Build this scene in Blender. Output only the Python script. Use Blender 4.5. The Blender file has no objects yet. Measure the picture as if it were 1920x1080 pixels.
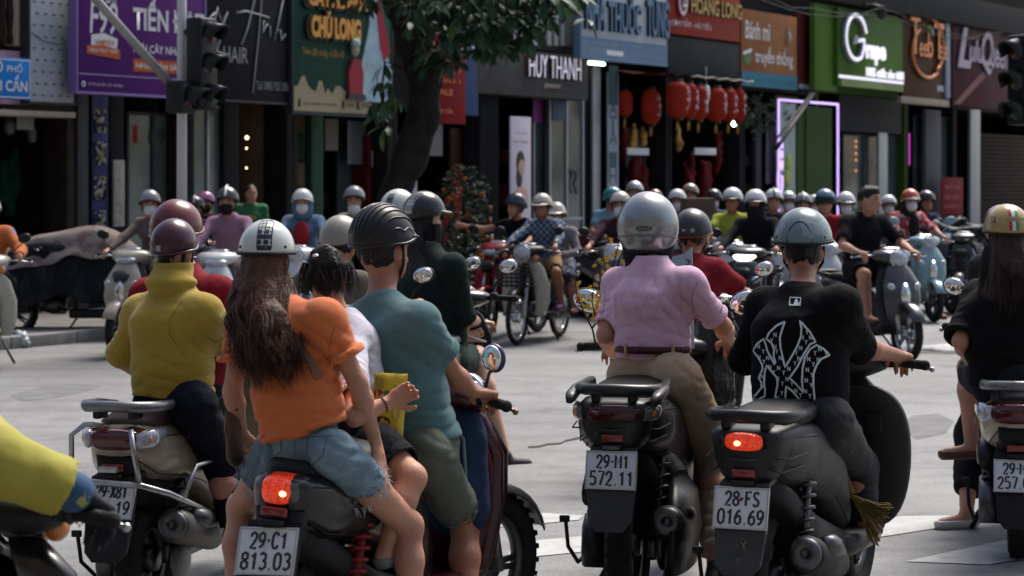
import bpy, bmesh, math, random
import numpy as np
from math import radians as R, sin, cos, pi, sqrt, atan2
from mathutils import Vector as V, Matrix
from mathutils.bvhtree import BVHTree
random.seed(7)
rng = np.random.default_rng(7)
scene = bpy.context.scene
COL = scene.collection
# camera, world, sun, exposure
F = 4200.0            # focal length in pixels of the 1920 wide photograph
HZ = 340.0            # horizon row
DK = F / 2000
CZ = 1.7              # eye height
cam_d = bpy.data.cameras.new('camera')
cam = bpy.data.objects.new('camera', cam_d)
COL.objects.link(cam)
cam.location = (0, 0, CZ)
cam.rotation_euler = (R(90), 0, 0)
cam_d.sensor_width = 36
cam_d.lens = F / 1920 * 36
cam_d.shift_y = (HZ - 540) / 1920
cam_d.clip_start = 0.05
cam_d.clip_end = 2000
cam_d.dof.use_dof = True
cam_d.dof.focus_distance = 8.6
cam_d.dof.aperture_fstop = 5.6
scene.camera = cam
world = bpy.data.worlds.new('World')
scene.world = world
world.use_nodes = True
wt = world.node_tree
for n in list(wt.nodes):
 wt.nodes.remove(n)
w_out = wt.nodes.new('ShaderNodeOutputWorld')
w_bg = wt.nodes.new('ShaderNodeBackground')
w_sky = wt.nodes.new('ShaderNodeTexSky')
SUN_EL, SUN_AZ = 56.0, 28.0       # degrees; azimuth measured from +Y (view) towards +X
w_sky.sky_type = 'NISHITA'
w_sky.sun_disc = False
w_sky.sun_elevation = R(SUN_EL)
w_sky.sun_rotation = R(SUN_AZ)
w_sky.dust_density = 4.0
w_sky.air_density = 1.0
w_sky.ozone_density = 1.0
w_bg.inputs['Strength'].default_value = 0.077
wt.links.new(w_sky.outputs[0], w_bg.inputs['Color'])
wt.links.new(w_bg.outputs[0], w_out.inputs['Surface'])
sun_d = bpy.data.lights.new('sun', 'SUN')
sun_d.energy = 1.75
sun_d.angle = R(28)
sun_d.color = (1.0, 0.965, 0.91)
sun = bpy.data.objects.new('sun', sun_d)
COL.objects.link(sun)
sdir = V((sin(R(SUN_AZ)) * cos(R(SUN_EL)), cos(R(SUN_AZ)) * cos(R(SUN_EL)), sin(R(SUN_EL))))
sun.rotation_euler = sdir.to_track_quat('Z', 'Y').to_euler()
sun.location = (0, 0, 30)
scene.view_settings.view_transform = 'Standard'
scene.view_settings.look = 'None'
scene.view_settings.exposure = 1.32
scene.view_settings.gamma = 1.0
scene.view_settings.use_curve_mapping = False
scene.render.engine = 'CYCLES'
scene.cycles.use_denoising = True
scene.cycles.max_bounces = 6
scene.cycles.diffuse_bounces = 3
scene.cycles.glossy_bounces = 3
scene.cycles.transmission_bounces = 4
scene.cycles.transparent_max_bounces = 6
def W(px, py, d):
 """photograph pixel at distance d along the view axis -> point in the world"""
 return V(((px - 960) / F * d, d, CZ - (py - HZ) / F * d))
def WS(px, py, s):
 """the same with s = pixels per metre at that distance"""
 return W(px, py, F / s)
def G(px, py):
 """photograph pixel on the ground"""
 return W(px, py, F * CZ / (py - HZ))
# objects, names and labels
def thing(name, label, cat, loc=(0, 0, 0), rotz=0.0, group=None, mat4=None):
 o = bpy.data.objects.new(name, None)
 COL.objects.link(o)
 o.empty_display_size = 0.1
 o.location = loc
 o.rotation_euler = (0, 0, rotz)
 o['label'] = label
 o['category'] = cat
 if group:
  o['group'] = group
 return o
def tag(o, label=None, cat=None, group=None, kind=None):
 if label: o['label'] = label
 if cat: o['category'] = cat
 if group: o['group'] = group
 if kind: o['kind'] = kind
 return o
def link(name, me, m, parent=None, label=None, loc=None, rot=None, kind=None):
 o = bpy.data.objects.new(name, me)
 COL.objects.link(o)
 if m is not None:
  if len(me.materials) == 0:
   me.materials.append(None)
  o.material_slots[0].link = 'OBJECT'
  o.material_slots[0].material = m
 if parent is not None:
  o.parent = parent
 if loc is not None: o.location = loc
 if rot is not None: o.rotation_euler = rot
 if label: o['label'] = label
 if kind: o['kind'] = kind
 return o
def mesh_np(name, verts, quads, smooth=True):
 """mesh from numpy arrays: verts (N,3), quads (M,4) or (M,3)"""
 me = bpy.data.meshes.new(name)
 n, m = len(verts), len(quads)
 k = quads.shape[1]
 me.vertices.add(n)
 me.vertices.foreach_set('co', np.ascontiguousarray(verts, dtype=np.float32).ravel())
 me.loops.add(m * k)
 me.loops.foreach_set('vertex_index', np.ascontiguousarray(quads, dtype=np.int32).ravel())
 me.polygons.add(m)
 me.polygons.foreach_set('loop_start', np.arange(0, m * k, k, dtype=np.int32))
 me.polygons.foreach_set('use_smooth', np.full(m, smooth))
 me.update(calc_edges=True)
 return me
class MB:
 """collects shapes into ONE mesh"""
 def __init__(s):
  s.v = []; s.f = []; s.sm = []
 def add(s, vs, fs, smooth=True):
  o = len(s.v)
  s.v += [tuple(v) for v in vs]
  s.f += [tuple(i + o for i in f) for f in fs]
  s.sm += [smooth] * len(fs)
  return s
 def box(s, c, size, rot=None, bev=0.0):
  """box with chamfered edges"""
  hx, hy, hz = size[0] / 2, size[1] / 2, size[2] / 2
  c = V(c)
  if bev <= 0:
   vs = [V((x * hx, y * hy, z * hz)) for x in (-1, 1) for y in (-1, 1) for z in (-1, 1)]
   fs = [(0, 1, 3, 2), (4, 6, 7, 5), (0, 4, 5, 1), (2, 3, 7, 6), (0, 2, 6, 4), (1, 5, 7, 3)]
  else:
   b = min(bev, hx * .9, hy * .9, hz * .9)
   bm = bmesh.new()
   bmesh.ops.create_cube(bm, size=1.0)
   for v in bm.verts:
    v.co = V((v.co.x * 2 * hx, v.co.y * 2 * hy, v.co.z * 2 * hz))
   bmesh.ops.bevel(bm, geom=list(bm.edges), offset=b, segments=2, affect='EDGES', profile=0.6)
   bm.verts.ensure_lookup_table()
   bm.verts.index_update()
   vs = [v.co.copy() for v in bm.verts]
   fs = [[v.index for v in f.verts] for f in bm.faces]
   bm.free()
  if rot is not None:
   M = rot if isinstance(rot, Matrix) else Matrix.Rotation(rot, 3, 'Z')
   vs = [M @ v for v in vs]
  return s.add([v + c for v in vs], fs, bev > 0)
 def tube(s, pts, r, n=8, cap=True, flat=None):
  """round bar along points; r a number or one per point"""
  pts = [V(p) for p in pts]
  rs = r if isinstance(r, (list, tuple)) else [r] * len(pts)
  vs, fs = [], []
  up = None
  for i, p in enumerate(pts):
   a = pts[max(i - 1, 0)]; b = pts[min(i + 1, len(pts) - 1)]
   t = (b - a)
   if t.length < 1e-9: t = V((0, 0, 1))
   t.normalize()
   if up is None:
    up = V((0, 0, 1)) if abs(t.z) < .9 else V((1, 0, 0))
   x = t.cross(up)
   if x.length < 1e-6: x = t.cross(V((0, 1, 0)))
   x.normalize()
   y = x.cross(t).normalized()
   up = y
   for k in range(n):
    an = 2 * pi * k / n
    vs.append(p + (x * cos(an) * (flat or 1) + y * sin(an)) * rs[i])
  for i in range(len(pts) - 1):
   for k in range(n):
    k2 = (k + 1) % n
    fs.append((i * n + k, i * n + k2, (i + 1) * n + k2, (i + 1) * n + k))
  if cap:
   fs.append(tuple(range(n))[::-1])
   fs.append(tuple((len(pts) - 1) * n + k for k in range(n)))
  return s.add(vs, fs)
 def lathe(s, prof, o, axis, n=24, closed=False, a0=0.0, a1=2 * pi):
  """spin (r, h) profile about axis through o"""
  o = V(o); ax = V(axis).normalized()
  x = ax.orthogonal().normalized(); y = ax.cross(x)
  full = abs(a1 - a0 - 2 * pi) < 1e-6
  m = n if full else n + 1
  vs, fs = [], []
  for r, h in prof:
   for k in range(m):
    an = a0 + (a1 - a0) * k / n
    vs.append(o + ax * h + (x * cos(an) + y * sin(an)) * r)
  P = len(prof)
  for i in range(P if closed else P - 1):
   i2 = (i + 1) % P
   for k in range(n):
    k2 = (k + 1) % m
    fs.append((i * m + k, i * m + k2, i2 * m + k2, i2 * m + k))
  return s.add(vs, fs)
 def loft(s, rings, cap=True, smooth=True):
  n = len(rings[0]); vs = [p for r in rings for p in r]; fs = []
  for i in range(len(rings) - 1):
   for k in range(n):
    k2 = (k + 1) % n
    fs.append((i * n + k, i * n + k2, (i + 1) * n + k2, (i + 1) * n + k))
  if cap:
   fs.append(tuple(range(n))[::-1])
   fs.append(tuple((len(rings) - 1) * n + k for k in range(n)))
  return s.add(vs, fs, smooth)
 def ball(s, c, r, n=12, m=8, rot=None):
  if not isinstance(r, (tuple, list)): r = (r, r, r)
  vs, fs = [V((0, 0, r[2]))], []
  for i in range(1, m):
   th = pi * i / m
   for k in range(n):
    vs.append(V((r[0] * sin(th) * cos(2 * pi * k / n), r[1] * sin(th) * sin(2 * pi * k / n), r[2] * cos(th))))
  vs.append(V((0, 0, -r[2])))
  for k in range(n):
   fs.append((0, 1 + k, 1 + (k + 1) % n))
   for i in range(m - 2):
    a = 1 + i * n
    fs.append((a + k, a + n + k, a + n + (k + 1) % n, a + (k + 1) % n))
   a = 1 + (m - 2) * n
   fs.append((a + k, len(vs) - 1, a + (k + 1) % n))
  c = V(c)
  if rot is not None: vs = [rot @ v for v in vs]
  return s.add([v + c for v in vs], fs)
 def prism(s, poly, o, x, y, z, d):
  """polygon (list of 2D) in the plane x,y at o, extruded by d along z"""
  o = V(o); x = V(x); y = V(y); z = V(z)
  n = len(poly)
  vs = [o + x * p[0] + y * p[1] for p in poly] + [o + x * p[0] + y * p[1] + z * d for p in poly]
  fs = [tuple(range(n))[::-1], tuple(range(n, 2 * n))]
  for k in range(n):
   fs.append((k, (k + 1) % n, n + (k + 1) % n, n + k))
  return s.add(vs, fs, False)
 def mesh(s, name):
  me = bpy.data.meshes.new(name)
  me.from_pydata(s.v, [], s.f)
  me.polygons.foreach_set('use_smooth', s.sm)
  me.update()
  return me
 def build(s, name, m, parent=None, label=None, fix=True, kind=None, loc=None, rot=None):
  me = s.mesh(name)
  if fix: fix_normals(me)
  return link(name, me, m, parent, label, kind=kind, loc=loc, rot=rot)
def fix_normals(me):
 bm = bmesh.new(); bm.from_mesh(me)
 bmesh.ops.recalc_face_normals(bm, faces=bm.faces)
 bm.to_mesh(me); bm.free()
def sup(cx, y, cz, hw, ht, hb, e=2.6, n=20, hwb=None):
 """superellipse ring in the x-z plane at y (for lofts along y)"""
 out = []
 for k in range(n):
  a = 2 * pi * k / n
  c, s_ = cos(a), sin(a)
  w = hw if s_ >= 0 else (hwb if hwb is not None else hw)
  if hwb is not None:
   t = (s_ + 1) / 2
   w = hwb + (hw - hwb) * t
  x = math.copysign(abs(c) ** (2 / e), c) * w
  z = math.copysign(abs(s_) ** (2 / e), s_) * (ht if s_ >= 0 else hb)
  out.append(V((cx + x, y, cz + z)))
 return out
def supz(cx, cy, z, hx, hyf, hyb, e=2.6, n=20):
 """superellipse ring in the x-y plane at height z"""
 out = []
 for k in range(n):
  a = 2 * pi * k / n
  c, s_ = cos(a), sin(a)
  out.append(V((cx + math.copysign(abs(c) ** (2 / e), c) * hx,
                      cy + math.copysign(abs(s_) ** (2 / e), s_) * (hyf if s_ >= 0 else hyb), z)))
 return out
# materials
MATS = {}
def mat(name, col, rough=0.6, metal=0.0, bump=None, var=None, coat=0.0, emit=None, spec=0.26,
  alpha=None, trans=None, weave=None, sheen=0.0, sss=0.0, dirt=None):
 """procedural principled material. bump=(scale,strength) var=(scale,amount) weave=(scale,strength) dirt=(colour,amount,scale)"""
 if name in MATS: return MATS[name]
 m = bpy.data.materials.new(name)
 m.use_nodes = True
 nt = m.node_tree
 b = nt.nodes['Principled BSDF']
 b.inputs['Base Color'].default_value = (*col, 1)
 b.inputs['Roughness'].default_value = rough
 b.inputs['Metallic'].default_value = metal
 b.inputs['Specular IOR Level'].default_value = spec
 b.inputs['Coat Weight'].default_value = coat
 b.inputs['Coat Roughness'].default_value = 0.08
 if sheen: b.inputs['Sheen Weight'].default_value = sheen
 if sss:
  b.inputs['Subsurface Weight'].default_value = sss
  b.inputs['Subsurface Radius'].default_value = (0.02, 0.008, 0.004)
 if emit:
  b.inputs['Emission Color'].default_value = (*emit[0], 1)
  b.inputs['Emission Strength'].default_value = emit[1]
 if trans:
  b.inputs['Transmission Weight'].default_value = trans
  b.inputs['IOR'].default_value = 1.3
 tc = nt.nodes.new('ShaderNodeTexCoord')
 colsock = None
 if var:
  nz = nt.nodes.new('ShaderNodeTexNoise')
  nz.inputs['Scale'].default_value = var[0]
  nz.inputs['Detail'].default_value = 5
  nz.inputs['Roughness'].default_value = 0.6
  nt.links.new(tc.outputs['Object'], nz.inputs['Vector'])
  mr = nt.nodes.new('ShaderNodeMapRange')
  mr.inputs[1].default_value = 0.3; mr.inputs[2].default_value = 0.7
  mr.inputs[3].default_value = 1 - var[1]; mr.inputs[4].default_value = 1 + var[1]
  nt.links.new(nz.outputs['Fac'], mr.inputs[0])
  mx = nt.nodes.new('ShaderNodeMix'); mx.data_type = 'RGBA'; mx.blend_type = 'MULTIPLY'
  mx.inputs['Factor'].default_value = 1
  mx.inputs['A'].default_value = (*col, 1)
  nt.links.new(mr.outputs[0], mx.inputs['B'])
  colsock = mx.outputs['Result']
  rr = nt.nodes.new('ShaderNodeMapRange')
  rr.inputs[1].default_value = 0.3; rr.inputs[2].default_value = 0.7
  rr.inputs[3].default_value = max(rough - .08, 0.02); rr.inputs[4].default_value = min(rough + .1, 1)
  nt.links.new(nz.outputs['Fac'], rr.inputs[0])
  nt.links.new(rr.outputs[0], b.inputs['Roughness'])
 if dirt:
  nz = nt.nodes.new('ShaderNodeTexNoise')
  nz.inputs['Scale'].default_value = dirt[2]; nz.inputs['Detail'].default_value = 8
  nz.inputs['Roughness'].default_value = 0.75
  nt.links.new(tc.outputs['Object'], nz.inputs['Vector'])
  mr = nt.nodes.new('ShaderNodeMapRange')
  mr.inputs[1].default_value = 0.5; mr.inputs[2].default_value = 0.72
  mr.inputs[3].default_value = 0; mr.inputs[4].default_value = dirt[1]
  nt.links.new(nz.outputs['Fac'], mr.inputs[0])
  mx = nt.nodes.new('ShaderNodeMix'); mx.data_type = 'RGBA'
  nt.links.new(mr.outputs[0], mx.inputs['Factor'])
  if colsock: nt.links.new(colsock, mx.inputs['A'])
  else: mx.inputs['A'].default_value = (*col, 1)
  mx.inputs['B'].default_value = (*dirt[0], 1)
  colsock = mx.outputs['Result']
 if colsock: nt.links.new(colsock, b.inputs['Base Color'])
 nrm = None
 if weave:
  wv = nt.nodes.new('ShaderNodeTexNoise')
  wv.inputs['Scale'].default_value = weave[0]; wv.inputs['Detail'].default_value = 2
  nt.links.new(tc.outputs['Object'], wv.inputs['Vector'])
  bp = nt.nodes.new('ShaderNodeBump'); bp.inputs['Strength'].default_value = weave[1]
  bp.inputs['Distance'].default_value = 0.002
  nt.links.new(wv.outputs['Fac'], bp.inputs['Height']); nrm = bp
 if bump:
  nz = nt.nodes.new('ShaderNodeTexNoise')
  nz.inputs['Scale'].default_value = bump[0]; nz.inputs['Detail'].default_value = 4
  nt.links.new(tc.outputs['Object'], nz.inputs['Vector'])
  bp = nt.nodes.new('ShaderNodeBump'); bp.inputs['Strength'].default_value = bump[1]
  bp.inputs['Distance'].default_value = 0.02
  nt.links.new(nz.outputs['Fac'], bp.inputs['Height'])
  if nrm: nt.links.new(nrm.outputs[0], bp.inputs['Normal'])
  nrm = bp
 if nrm: nt.links.new(nrm.outputs[0], b.inputs['Normal'])
 MATS[name] = m
 return m
def srgb(r, g, b):
 return tuple(((c / 255) / 12.92 if c / 255 <= .04045 else (((c / 255) + .055) / 1.055) ** 2.4) for c in (r, g, b))
def cloth(name, col, **k):
 return mat('cloth_' + name, col, rough=0.9, spec=0.12, weave=(420, .5), var=(5, .1), bump=(16, .45), **k)
def paint(name, col, rough=.26, coat=.3, **k):
 return mat('paint_' + name, col, rough=rough, coat=coat, spec=.4, var=(7, .1), dirt=(tuple(min(c * 1.8 + .004, .14) for c in col), .3, 16), **k)
def plastic(name, col, rough=.5, **k):
 return mat('plastic_' + name, col, rough=rough, var=(9, .12), bump=(220, .05), dirt=(tuple(min(c * 2 + .006, .09) for c in col), .4, 12), **k)
def stripes_mat(name, a, b, scale, width=.5, vec='Object', axis='X', rough=.8, a2=None, coat=0):
 """plaid / stripe print in object space"""
 m = bpy.data.materials.new(name); m.use_nodes = True
 nt = m.node_tree; bs = nt.nodes['Principled BSDF']
 bs.inputs['Roughness'].default_value = rough
 bs.inputs['Coat Weight'].default_value = coat
 tc = nt.nodes.new('ShaderNodeTexCoord'); sp = nt.nodes.new('ShaderNodeSeparateXYZ')
 nt.links.new(tc.outputs[vec], sp.inputs[0])
 prev = None
 for i, ax in enumerate(axis):
  mu = nt.nodes.new('ShaderNodeMath'); mu.operation = 'MULTIPLY'; mu.inputs[1].default_value = scale
  nt.links.new(sp.outputs[ax], mu.inputs[0])
  fr = nt.nodes.new('ShaderNodeMath'); fr.operation = 'FRACT'; nt.links.new(mu.outputs[0], fr.inputs[0])
  lt = nt.nodes.new('ShaderNodeMath'); lt.operation = 'LESS_THAN'; lt.inputs[1].default_value = width
  nt.links.new(fr.outputs[0], lt.inputs[0])
  if prev is None: prev = lt
  else:
   ad = nt.nodes.new('ShaderNodeMath'); ad.operation = 'ADD'
   nt.links.new(prev.outputs[0], ad.inputs[0]); nt.links.new(lt.outputs[0], ad.inputs[1]); prev = ad
 cr = nt.nodes.new('ShaderNodeValToRGB')
 cr.color_ramp.interpolation = 'CONSTANT'
 dv = nt.nodes.new('ShaderNodeMath'); dv.operation = 'DIVIDE'; dv.inputs[1].default_value = 2.0
 nt.links.new(prev.outputs[0], dv.inputs[0])
 cr.color_ramp.elements[0].color = (*a, 1); cr.color_ramp.elements[1].color = (*b, 1)
 cr.color_ramp.elements[1].position = .25
 if a2:
  e = cr.color_ramp.elements.new(.75); e.color = (*a2, 1)
 nt.links.new(dv.outputs[0], cr.inputs[0]); nt.links.new(cr.outputs[0], bs.inputs['Base Color'])
 MATS[name] = m
 return m
def print_mat(name, base, blobs, scale, thr=.55, rough=.85):
 """printed fabric or plastic: patches of other colours on a base"""
 m = bpy.data.materials.new(name); m.use_nodes = True
 nt = m.node_tree; bs = nt.nodes['Principled BSDF']; bs.inputs['Roughness'].default_value = rough
 tc = nt.nodes.new('ShaderNodeTexCoord')
 cur = None
 for i, c in enumerate(blobs):
  nz = nt.nodes.new('ShaderNodeTexNoise'); nz.inputs['Scale'].default_value = scale * (1 + .3 * i)
  nz.inputs['Detail'].default_value = 3
  mp = nt.nodes.new('ShaderNodeMapping'); mp.inputs['Location'].default_value = (i * 3.1, i * 1.7, 0)
  nt.links.new(tc.outputs['Object'], mp.inputs[0]); nt.links.new(mp.outputs[0], nz.inputs['Vector'])
  mr = nt.nodes.new('ShaderNodeMapRange'); mr.inputs[1].default_value = thr; mr.inputs[2].default_value = thr + .02
  nt.links.new(nz.outputs['Fac'], mr.inputs[0])
  mx = nt.nodes.new('ShaderNodeMix'); mx.data_type = 'RGBA'
  nt.links.new(mr.outputs[0], mx.inputs['Factor'])
  if cur: nt.links.new(cur, mx.inputs['A'])
  else: mx.inputs['A'].default_value = (*base, 1)
  mx.inputs['B'].default_value = (*c, 1); cur = mx.outputs['Result']
 nt.links.new(cur, bs.inputs['Base Color'])
 MATS[name] = m
 return m
RUBBER = mat('rubber', (.011, .011, .012), .75, bump=(60, .3), var=(12, .25), dirt=((.04, .036, .032), .5, 9))
BLACKP = plastic('black', (.0125, .013, .0145), .34)
BLACKM = plastic('matte_black', (.011, .0115, .0125), .6)
GREYP = plastic('grey', (.04, .043, .047), .5)
STEEL = mat('steel', (.42, .42, .43), .32, 1.0, var=(20, .2), dirt=((.1, .09, .08), .6, 18))
DARKST = mat('dark_steel', (.11, .11, .115), .42, 1.0, var=(20, .25), dirt=((.06, .05, .045), .7, 18))
CHROME = mat('chrome', (.7, .7, .71), .12, 1.0, var=(12, .1))
MIRROR = mat('mirror_glass', (.75, .78, .8), .03, 1.0)
CLEARL = mat('clear_lens', (.45, .47, .5), .08, .3, coat=1, var=(40, .3))
REDL = mat('red_lens', (.16, .012, .012), .12, coat=1, var=(60, .3))
ORANGEL = mat('orange_lens', (.6, .2, .05), .15, coat=1)
PLATEW = mat('plate_white', (.62, .64, .66), .4, dirt=((.25, .24, .22), .45, 22), bump=(60, .04))
INK = mat('plate_ink', (.035, .045, .06), .5)
SKIN = mat('skin', srgb(178, 130, 107), .54, sss=.08, var=(8, .24), bump=(70, .14), dirt=(srgb(150, 92, 78), .35, 16), spec=.35)
SKIN2 = mat('skin_tan', srgb(158, 108, 84), .52, sss=.06, var=(8, .22), bump=(70, .14), dirt=(srgb(122, 70, 54), .35, 16), spec=.35)
SKIN3 = mat('skin_pale', srgb(204, 160, 136), .48, sss=.08, var=(14, .08), bump=(160, .06), spec=.35)
HAIRB = mat('hair_black', (.009, .008, .008), .5, bump=(90, .5), spec=.3)
HAIRBR = mat('hair_brown', (.07, .031, .019), .55, bump=(90, .5), var=(18, .4), spec=.22)
HAIRDK = mat('hair_dark_brown', (.028, .016, .012), .5, bump=(90, .5), var=(18, .4), spec=.25)
# lettering
TXT = {}
def text_mesh(s, bold=0.0, extrude=0.0, shear=0.0, space=1.0):
 """flat (or thick) lettering as a mesh lying in x-y, origin at its lower left corner; returns (mesh, w, h)"""
 k = (s, bold, extrude, shear, space)
 if k in TXT: return TXT[k]
 cu = bpy.data.curves.new('lettering', 'FONT')
 cu.body = s
 cu.size = 1
 cu.offset = bold
 cu.extrude = extrude
 cu.shear = shear
 cu.space_character = space
 cu.resolution_u = 3
 o = bpy.data.objects.new('lettering', cu)
 COL.objects.link(o)
 dg = bpy.context.evaluated_depsgraph_get()
 me = bpy.data.meshes.new_from_object(o.evaluated_get(dg))
 bpy.data.objects.remove(o)
 bpy.data.curves.remove(cu)
 n = len(me.vertices)
 co = np.empty(n * 3, np.float32); me.vertices.foreach_get('co', co); co = co.reshape(-1, 3)
 if n == 0: co = np.zeros((1, 3), np.float32)
 mn, mx = co.min(0), co.max(0)
 TXT[k] = (me, co, mn, mx)
 return TXT[k]
def lettering(parent, s, x0, z0, x1, z1, m, y=-.004, bold=0.0, depth=0.0, shear=0.0, name='lettering', space=1.0, axes=None, keep=False):
 """lettering fitted into the box x0..x1, z0..z1 of a board whose front is the plane y=0 facing -y"""
 me0, co, mn, mx = text_mesh(s, bold, .05 if depth else 0.0, shear, space)
 me = me0.copy()
 sx = (x1 - x0) / max(mx[0] - mn[0], 1e-6); sz = (z1 - z0) / max(mx[1] - mn[1], 1e-6)
 if keep: sx = sz = min(sx, sz)
 c2 = np.empty_like(co)
 c2[:, 0] = x0 + (co[:, 0] - mn[0]) * sx
 c2[:, 2] = z0 + (co[:, 1] - mn[1]) * sz
 c2[:, 1] = y - ((co[:, 2] - mn[2]) / max(mx[2] - mn[2], 1e-6) * depth if depth else 0)
 if axes is not None:
  o, X, Z, N = axes          # N points out of the surface
  A = np.array([X, -V(N), Z], np.float32)
  c2 = np.array(o, np.float32) + c2 @ A
 me.vertices.foreach_set('co', c2.ravel())
 me.update()
 return link(name, me, m, parent)
# soft solid shapes (signed distance -> surface nets)
def hash3(ix, iy, iz, seed):
 h = (ix * 374761393 + iy * 668265263 + iz * 1274126177 + seed * 974711) & 0x7fffffff
 h = ((h ^ (h >> 13)) * 1103515245) & 0x7fffffff
 return ((h ^ (h >> 16)) & 0xffff).astype(np.float32) / 65535.0
def vnoise(P, seed=0):
 i = np.floor(P).astype(np.int64); f = (P - i).astype(np.float32)
 f = f * f * (3 - 2 * f)
 out = 0
 for dx in (0, 1):
  for dy in (0, 1):
   for dz in (0, 1):
    w = (f[..., 0] if dx else 1 - f[..., 0]) * (f[..., 1] if dy else 1 - f[..., 1]) * (f[..., 2] if dz else 1 - f[..., 2])
    out = out + w * hash3(i[..., 0] + dx, i[..., 1] + dy, i[..., 2] + dz, seed)
 return out * 2 - 1
class Soft:
 def __init__(s, vox):
  s.h = vox; s.p = []; s.subs = []; s.noise = []; s.cuts = []
 def cone(s, a, b, ra, rb=None, k=.03, flat=None, cut=None):
  s.p.append(('c', np.array(a, np.float32), np.array(b, np.float32), ra, ra if rb is None else rb, k, flat, cut)); return s
 def ell(s, c, r, axes=None, k=.03, cut=None):
  s.p.append(('e', np.array(c, np.float32), r, axes, k, cut)); return s
 def chain(s, pts, rs, k=.03, flat=None):
  for i in range(len(pts) - 1): s.cone(pts[i], pts[i + 1], rs[i], rs[i + 1], k, flat)
  return s
 def sub(s, a, b, ra, rb=None):
  s.subs.append((np.array(a, np.float32), np.array(b, np.float32), ra, ra if rb is None else rb)); return s
 def cut(s, p, n):
  s.cuts.append((np.array(p, np.float32), np.array(V(n).normalized(), np.float32))); return s
 @staticmethod
 def _cone(P, a, b, ra, rb, flat):
  q = P - a; ba = b - a
  if flat is not None:
   v = np.array(flat[0], np.float32); fac = 1 / flat[1] - 1
   q = q + (q @ v)[..., None] * v * fac
   ba = ba + (ba @ v) * v * fac
  L = float(ba @ ba) + 1e-12
  t = np.clip((q @ ba) / L, 0, 1)
  e = q - t[..., None] * ba
  d = np.sqrt(np.einsum('...i,...i', e, e)) - (ra + (rb - ra) * t)
  return d
 @staticmethod
 def _ell(P, c, r, axes):
  q = P - c
  if axes is not None:
   q = q @ np.array(axes, np.float32).T
  r = np.array(r, np.float32)
  k0 = np.sqrt((q * q / (r * r)).sum(-1)); k1 = np.sqrt((q * q / (r ** 4)).sum(-1)) + 1e-9
  return k0 * (k0 - 1) / k1
 def eval(s):
  h = s.h
  lo, hi, bbs = [], [], []
  for p in s.p:
   if p[0] == 'c':
    r = max(p[3], p[4]) + p[5] * .5 + 2 * h
    l = np.minimum(p[1], p[2]) - r; u = np.maximum(p[1], p[2]) + r
   else:
    r = max(p[2]) + p[4] * .5 + 2 * h
    l = p[1] - r; u = p[1] + r
   bbs.append((l, u)); lo.append(l); hi.append(u)
  lo = np.min(lo, 0) - h; hi = np.max(hi, 0) + h
  dim = np.ceil((hi - lo) / h).astype(int) + 1
  D = np.full(dim, .2, np.float32)
  ax = [lo[i] + h * np.arange(dim[i], dtype=np.float32) for i in range(3)]
  def sl(l, u):
   i0 = np.maximum(((l - lo) / h).astype(int), 0); i1 = np.minimum(((u - lo) / h).astype(int) + 2, dim)
   g = np.stack(np.meshgrid(ax[0][i0[0]:i1[0]], ax[1][i0[1]:i1[1]], ax[2][i0[2]:i1[2]], indexing='ij'), -1)
   return (slice(i0[0], i1[0]), slice(i0[1], i1[1]), slice(i0[2], i1[2])), g
  for p, (l, u) in zip(s.p, bbs):
   S, P = sl(l, u)
   if p[0] == 'c':
    d = s._cone(P, p[1], p[2], p[3], p[4], p[6]); k = p[5]; cut = p[7]
   else:
    d = s._ell(P, p[1], p[2], p[3]); k = p[4]; cut = p[5]
   if cut:
    for cp, cn in cut:
     cn = np.array(V(cn).normalized(), np.float32)
     d = np.maximum(d, (P - np.array(cp, np.float32)) @ cn)
   A = D[S]
   if k > 0:
    hh = np.maximum(k - np.abs(A - d), 0) / k
    D[S] = np.minimum(A, d) - hh * hh * k * .25
   else:
    D[S] = np.minimum(A, d)
  if s.noise:
   band = np.nonzero(np.abs(D) < .035)
   P = np.stack([ax[i][band[i]] for i in range(3)], -1)
   dd = 0
   for nz_ in s.noise:
    if len(nz_) == 6:
     amp, kv, c_, rad, seed, _ = nz_
     ph = P @ np.array(kv, np.float32) + 1.8 * vnoise(P * 6, seed)
     dd = dd + amp * (1.25 * np.exp(-(np.sin(ph) / .42) ** 2) - .4) * np.exp(-((P - np.array(c_, np.float32)) ** 2).sum(-1) / rad ** 2)
     continue
    amp, sc, seed, ridge = nz_
    n = vnoise(P * np.array(sc, np.float32), seed)
    if ridge: n = 1 - 2 * np.abs(n)
    dd = dd + amp * n
   D[band] += dd
  for cp, cn in s.cuts:
   g0 = (ax[0] - cp[0]) * cn[0]; g1 = (ax[1] - cp[1]) * cn[1]; g2 = (ax[2] - cp[2]) * cn[2]
   D = np.maximum(D, g0[:, None, None] + g1[None, :, None] + g2[None, None, :])
  for a, b, ra, rb in s.subs:
   r = max(ra, rb) + 2 * h
   S, P = sl(np.minimum(a, b) - r, np.maximum(a, b) + r)
   if min(P.shape[:3]) == 0: continue
   d = s._cone(P, a, b, ra, rb, None)
   D[S] = np.maximum(D[S], -d)
  D[0] = D[-1] = .2; D[:, 0] = D[:, -1] = .2; D[:, :, 0] = D[:, :, -1] = .2
  return D, lo
 def np_mesh(s):
  D, lo = s.eval()
  return snets(D, lo, s.h)
 def mesh(s, name):
  v, q = s.np_mesh()
  return mesh_np(name, v, q)
 def build(s, name, m, parent=None, label=None):
  return link(name, s.mesh(name), m, parent, label)
_CO = np.array([(i, j, k) for i in (0, 1) for j in (0, 1) for k in (0, 1)])
_ED = [(a, b) for a in range(8) for b in range(a + 1, 8) if np.abs(_CO[a] - _CO[b]).sum() == 1]
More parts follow.
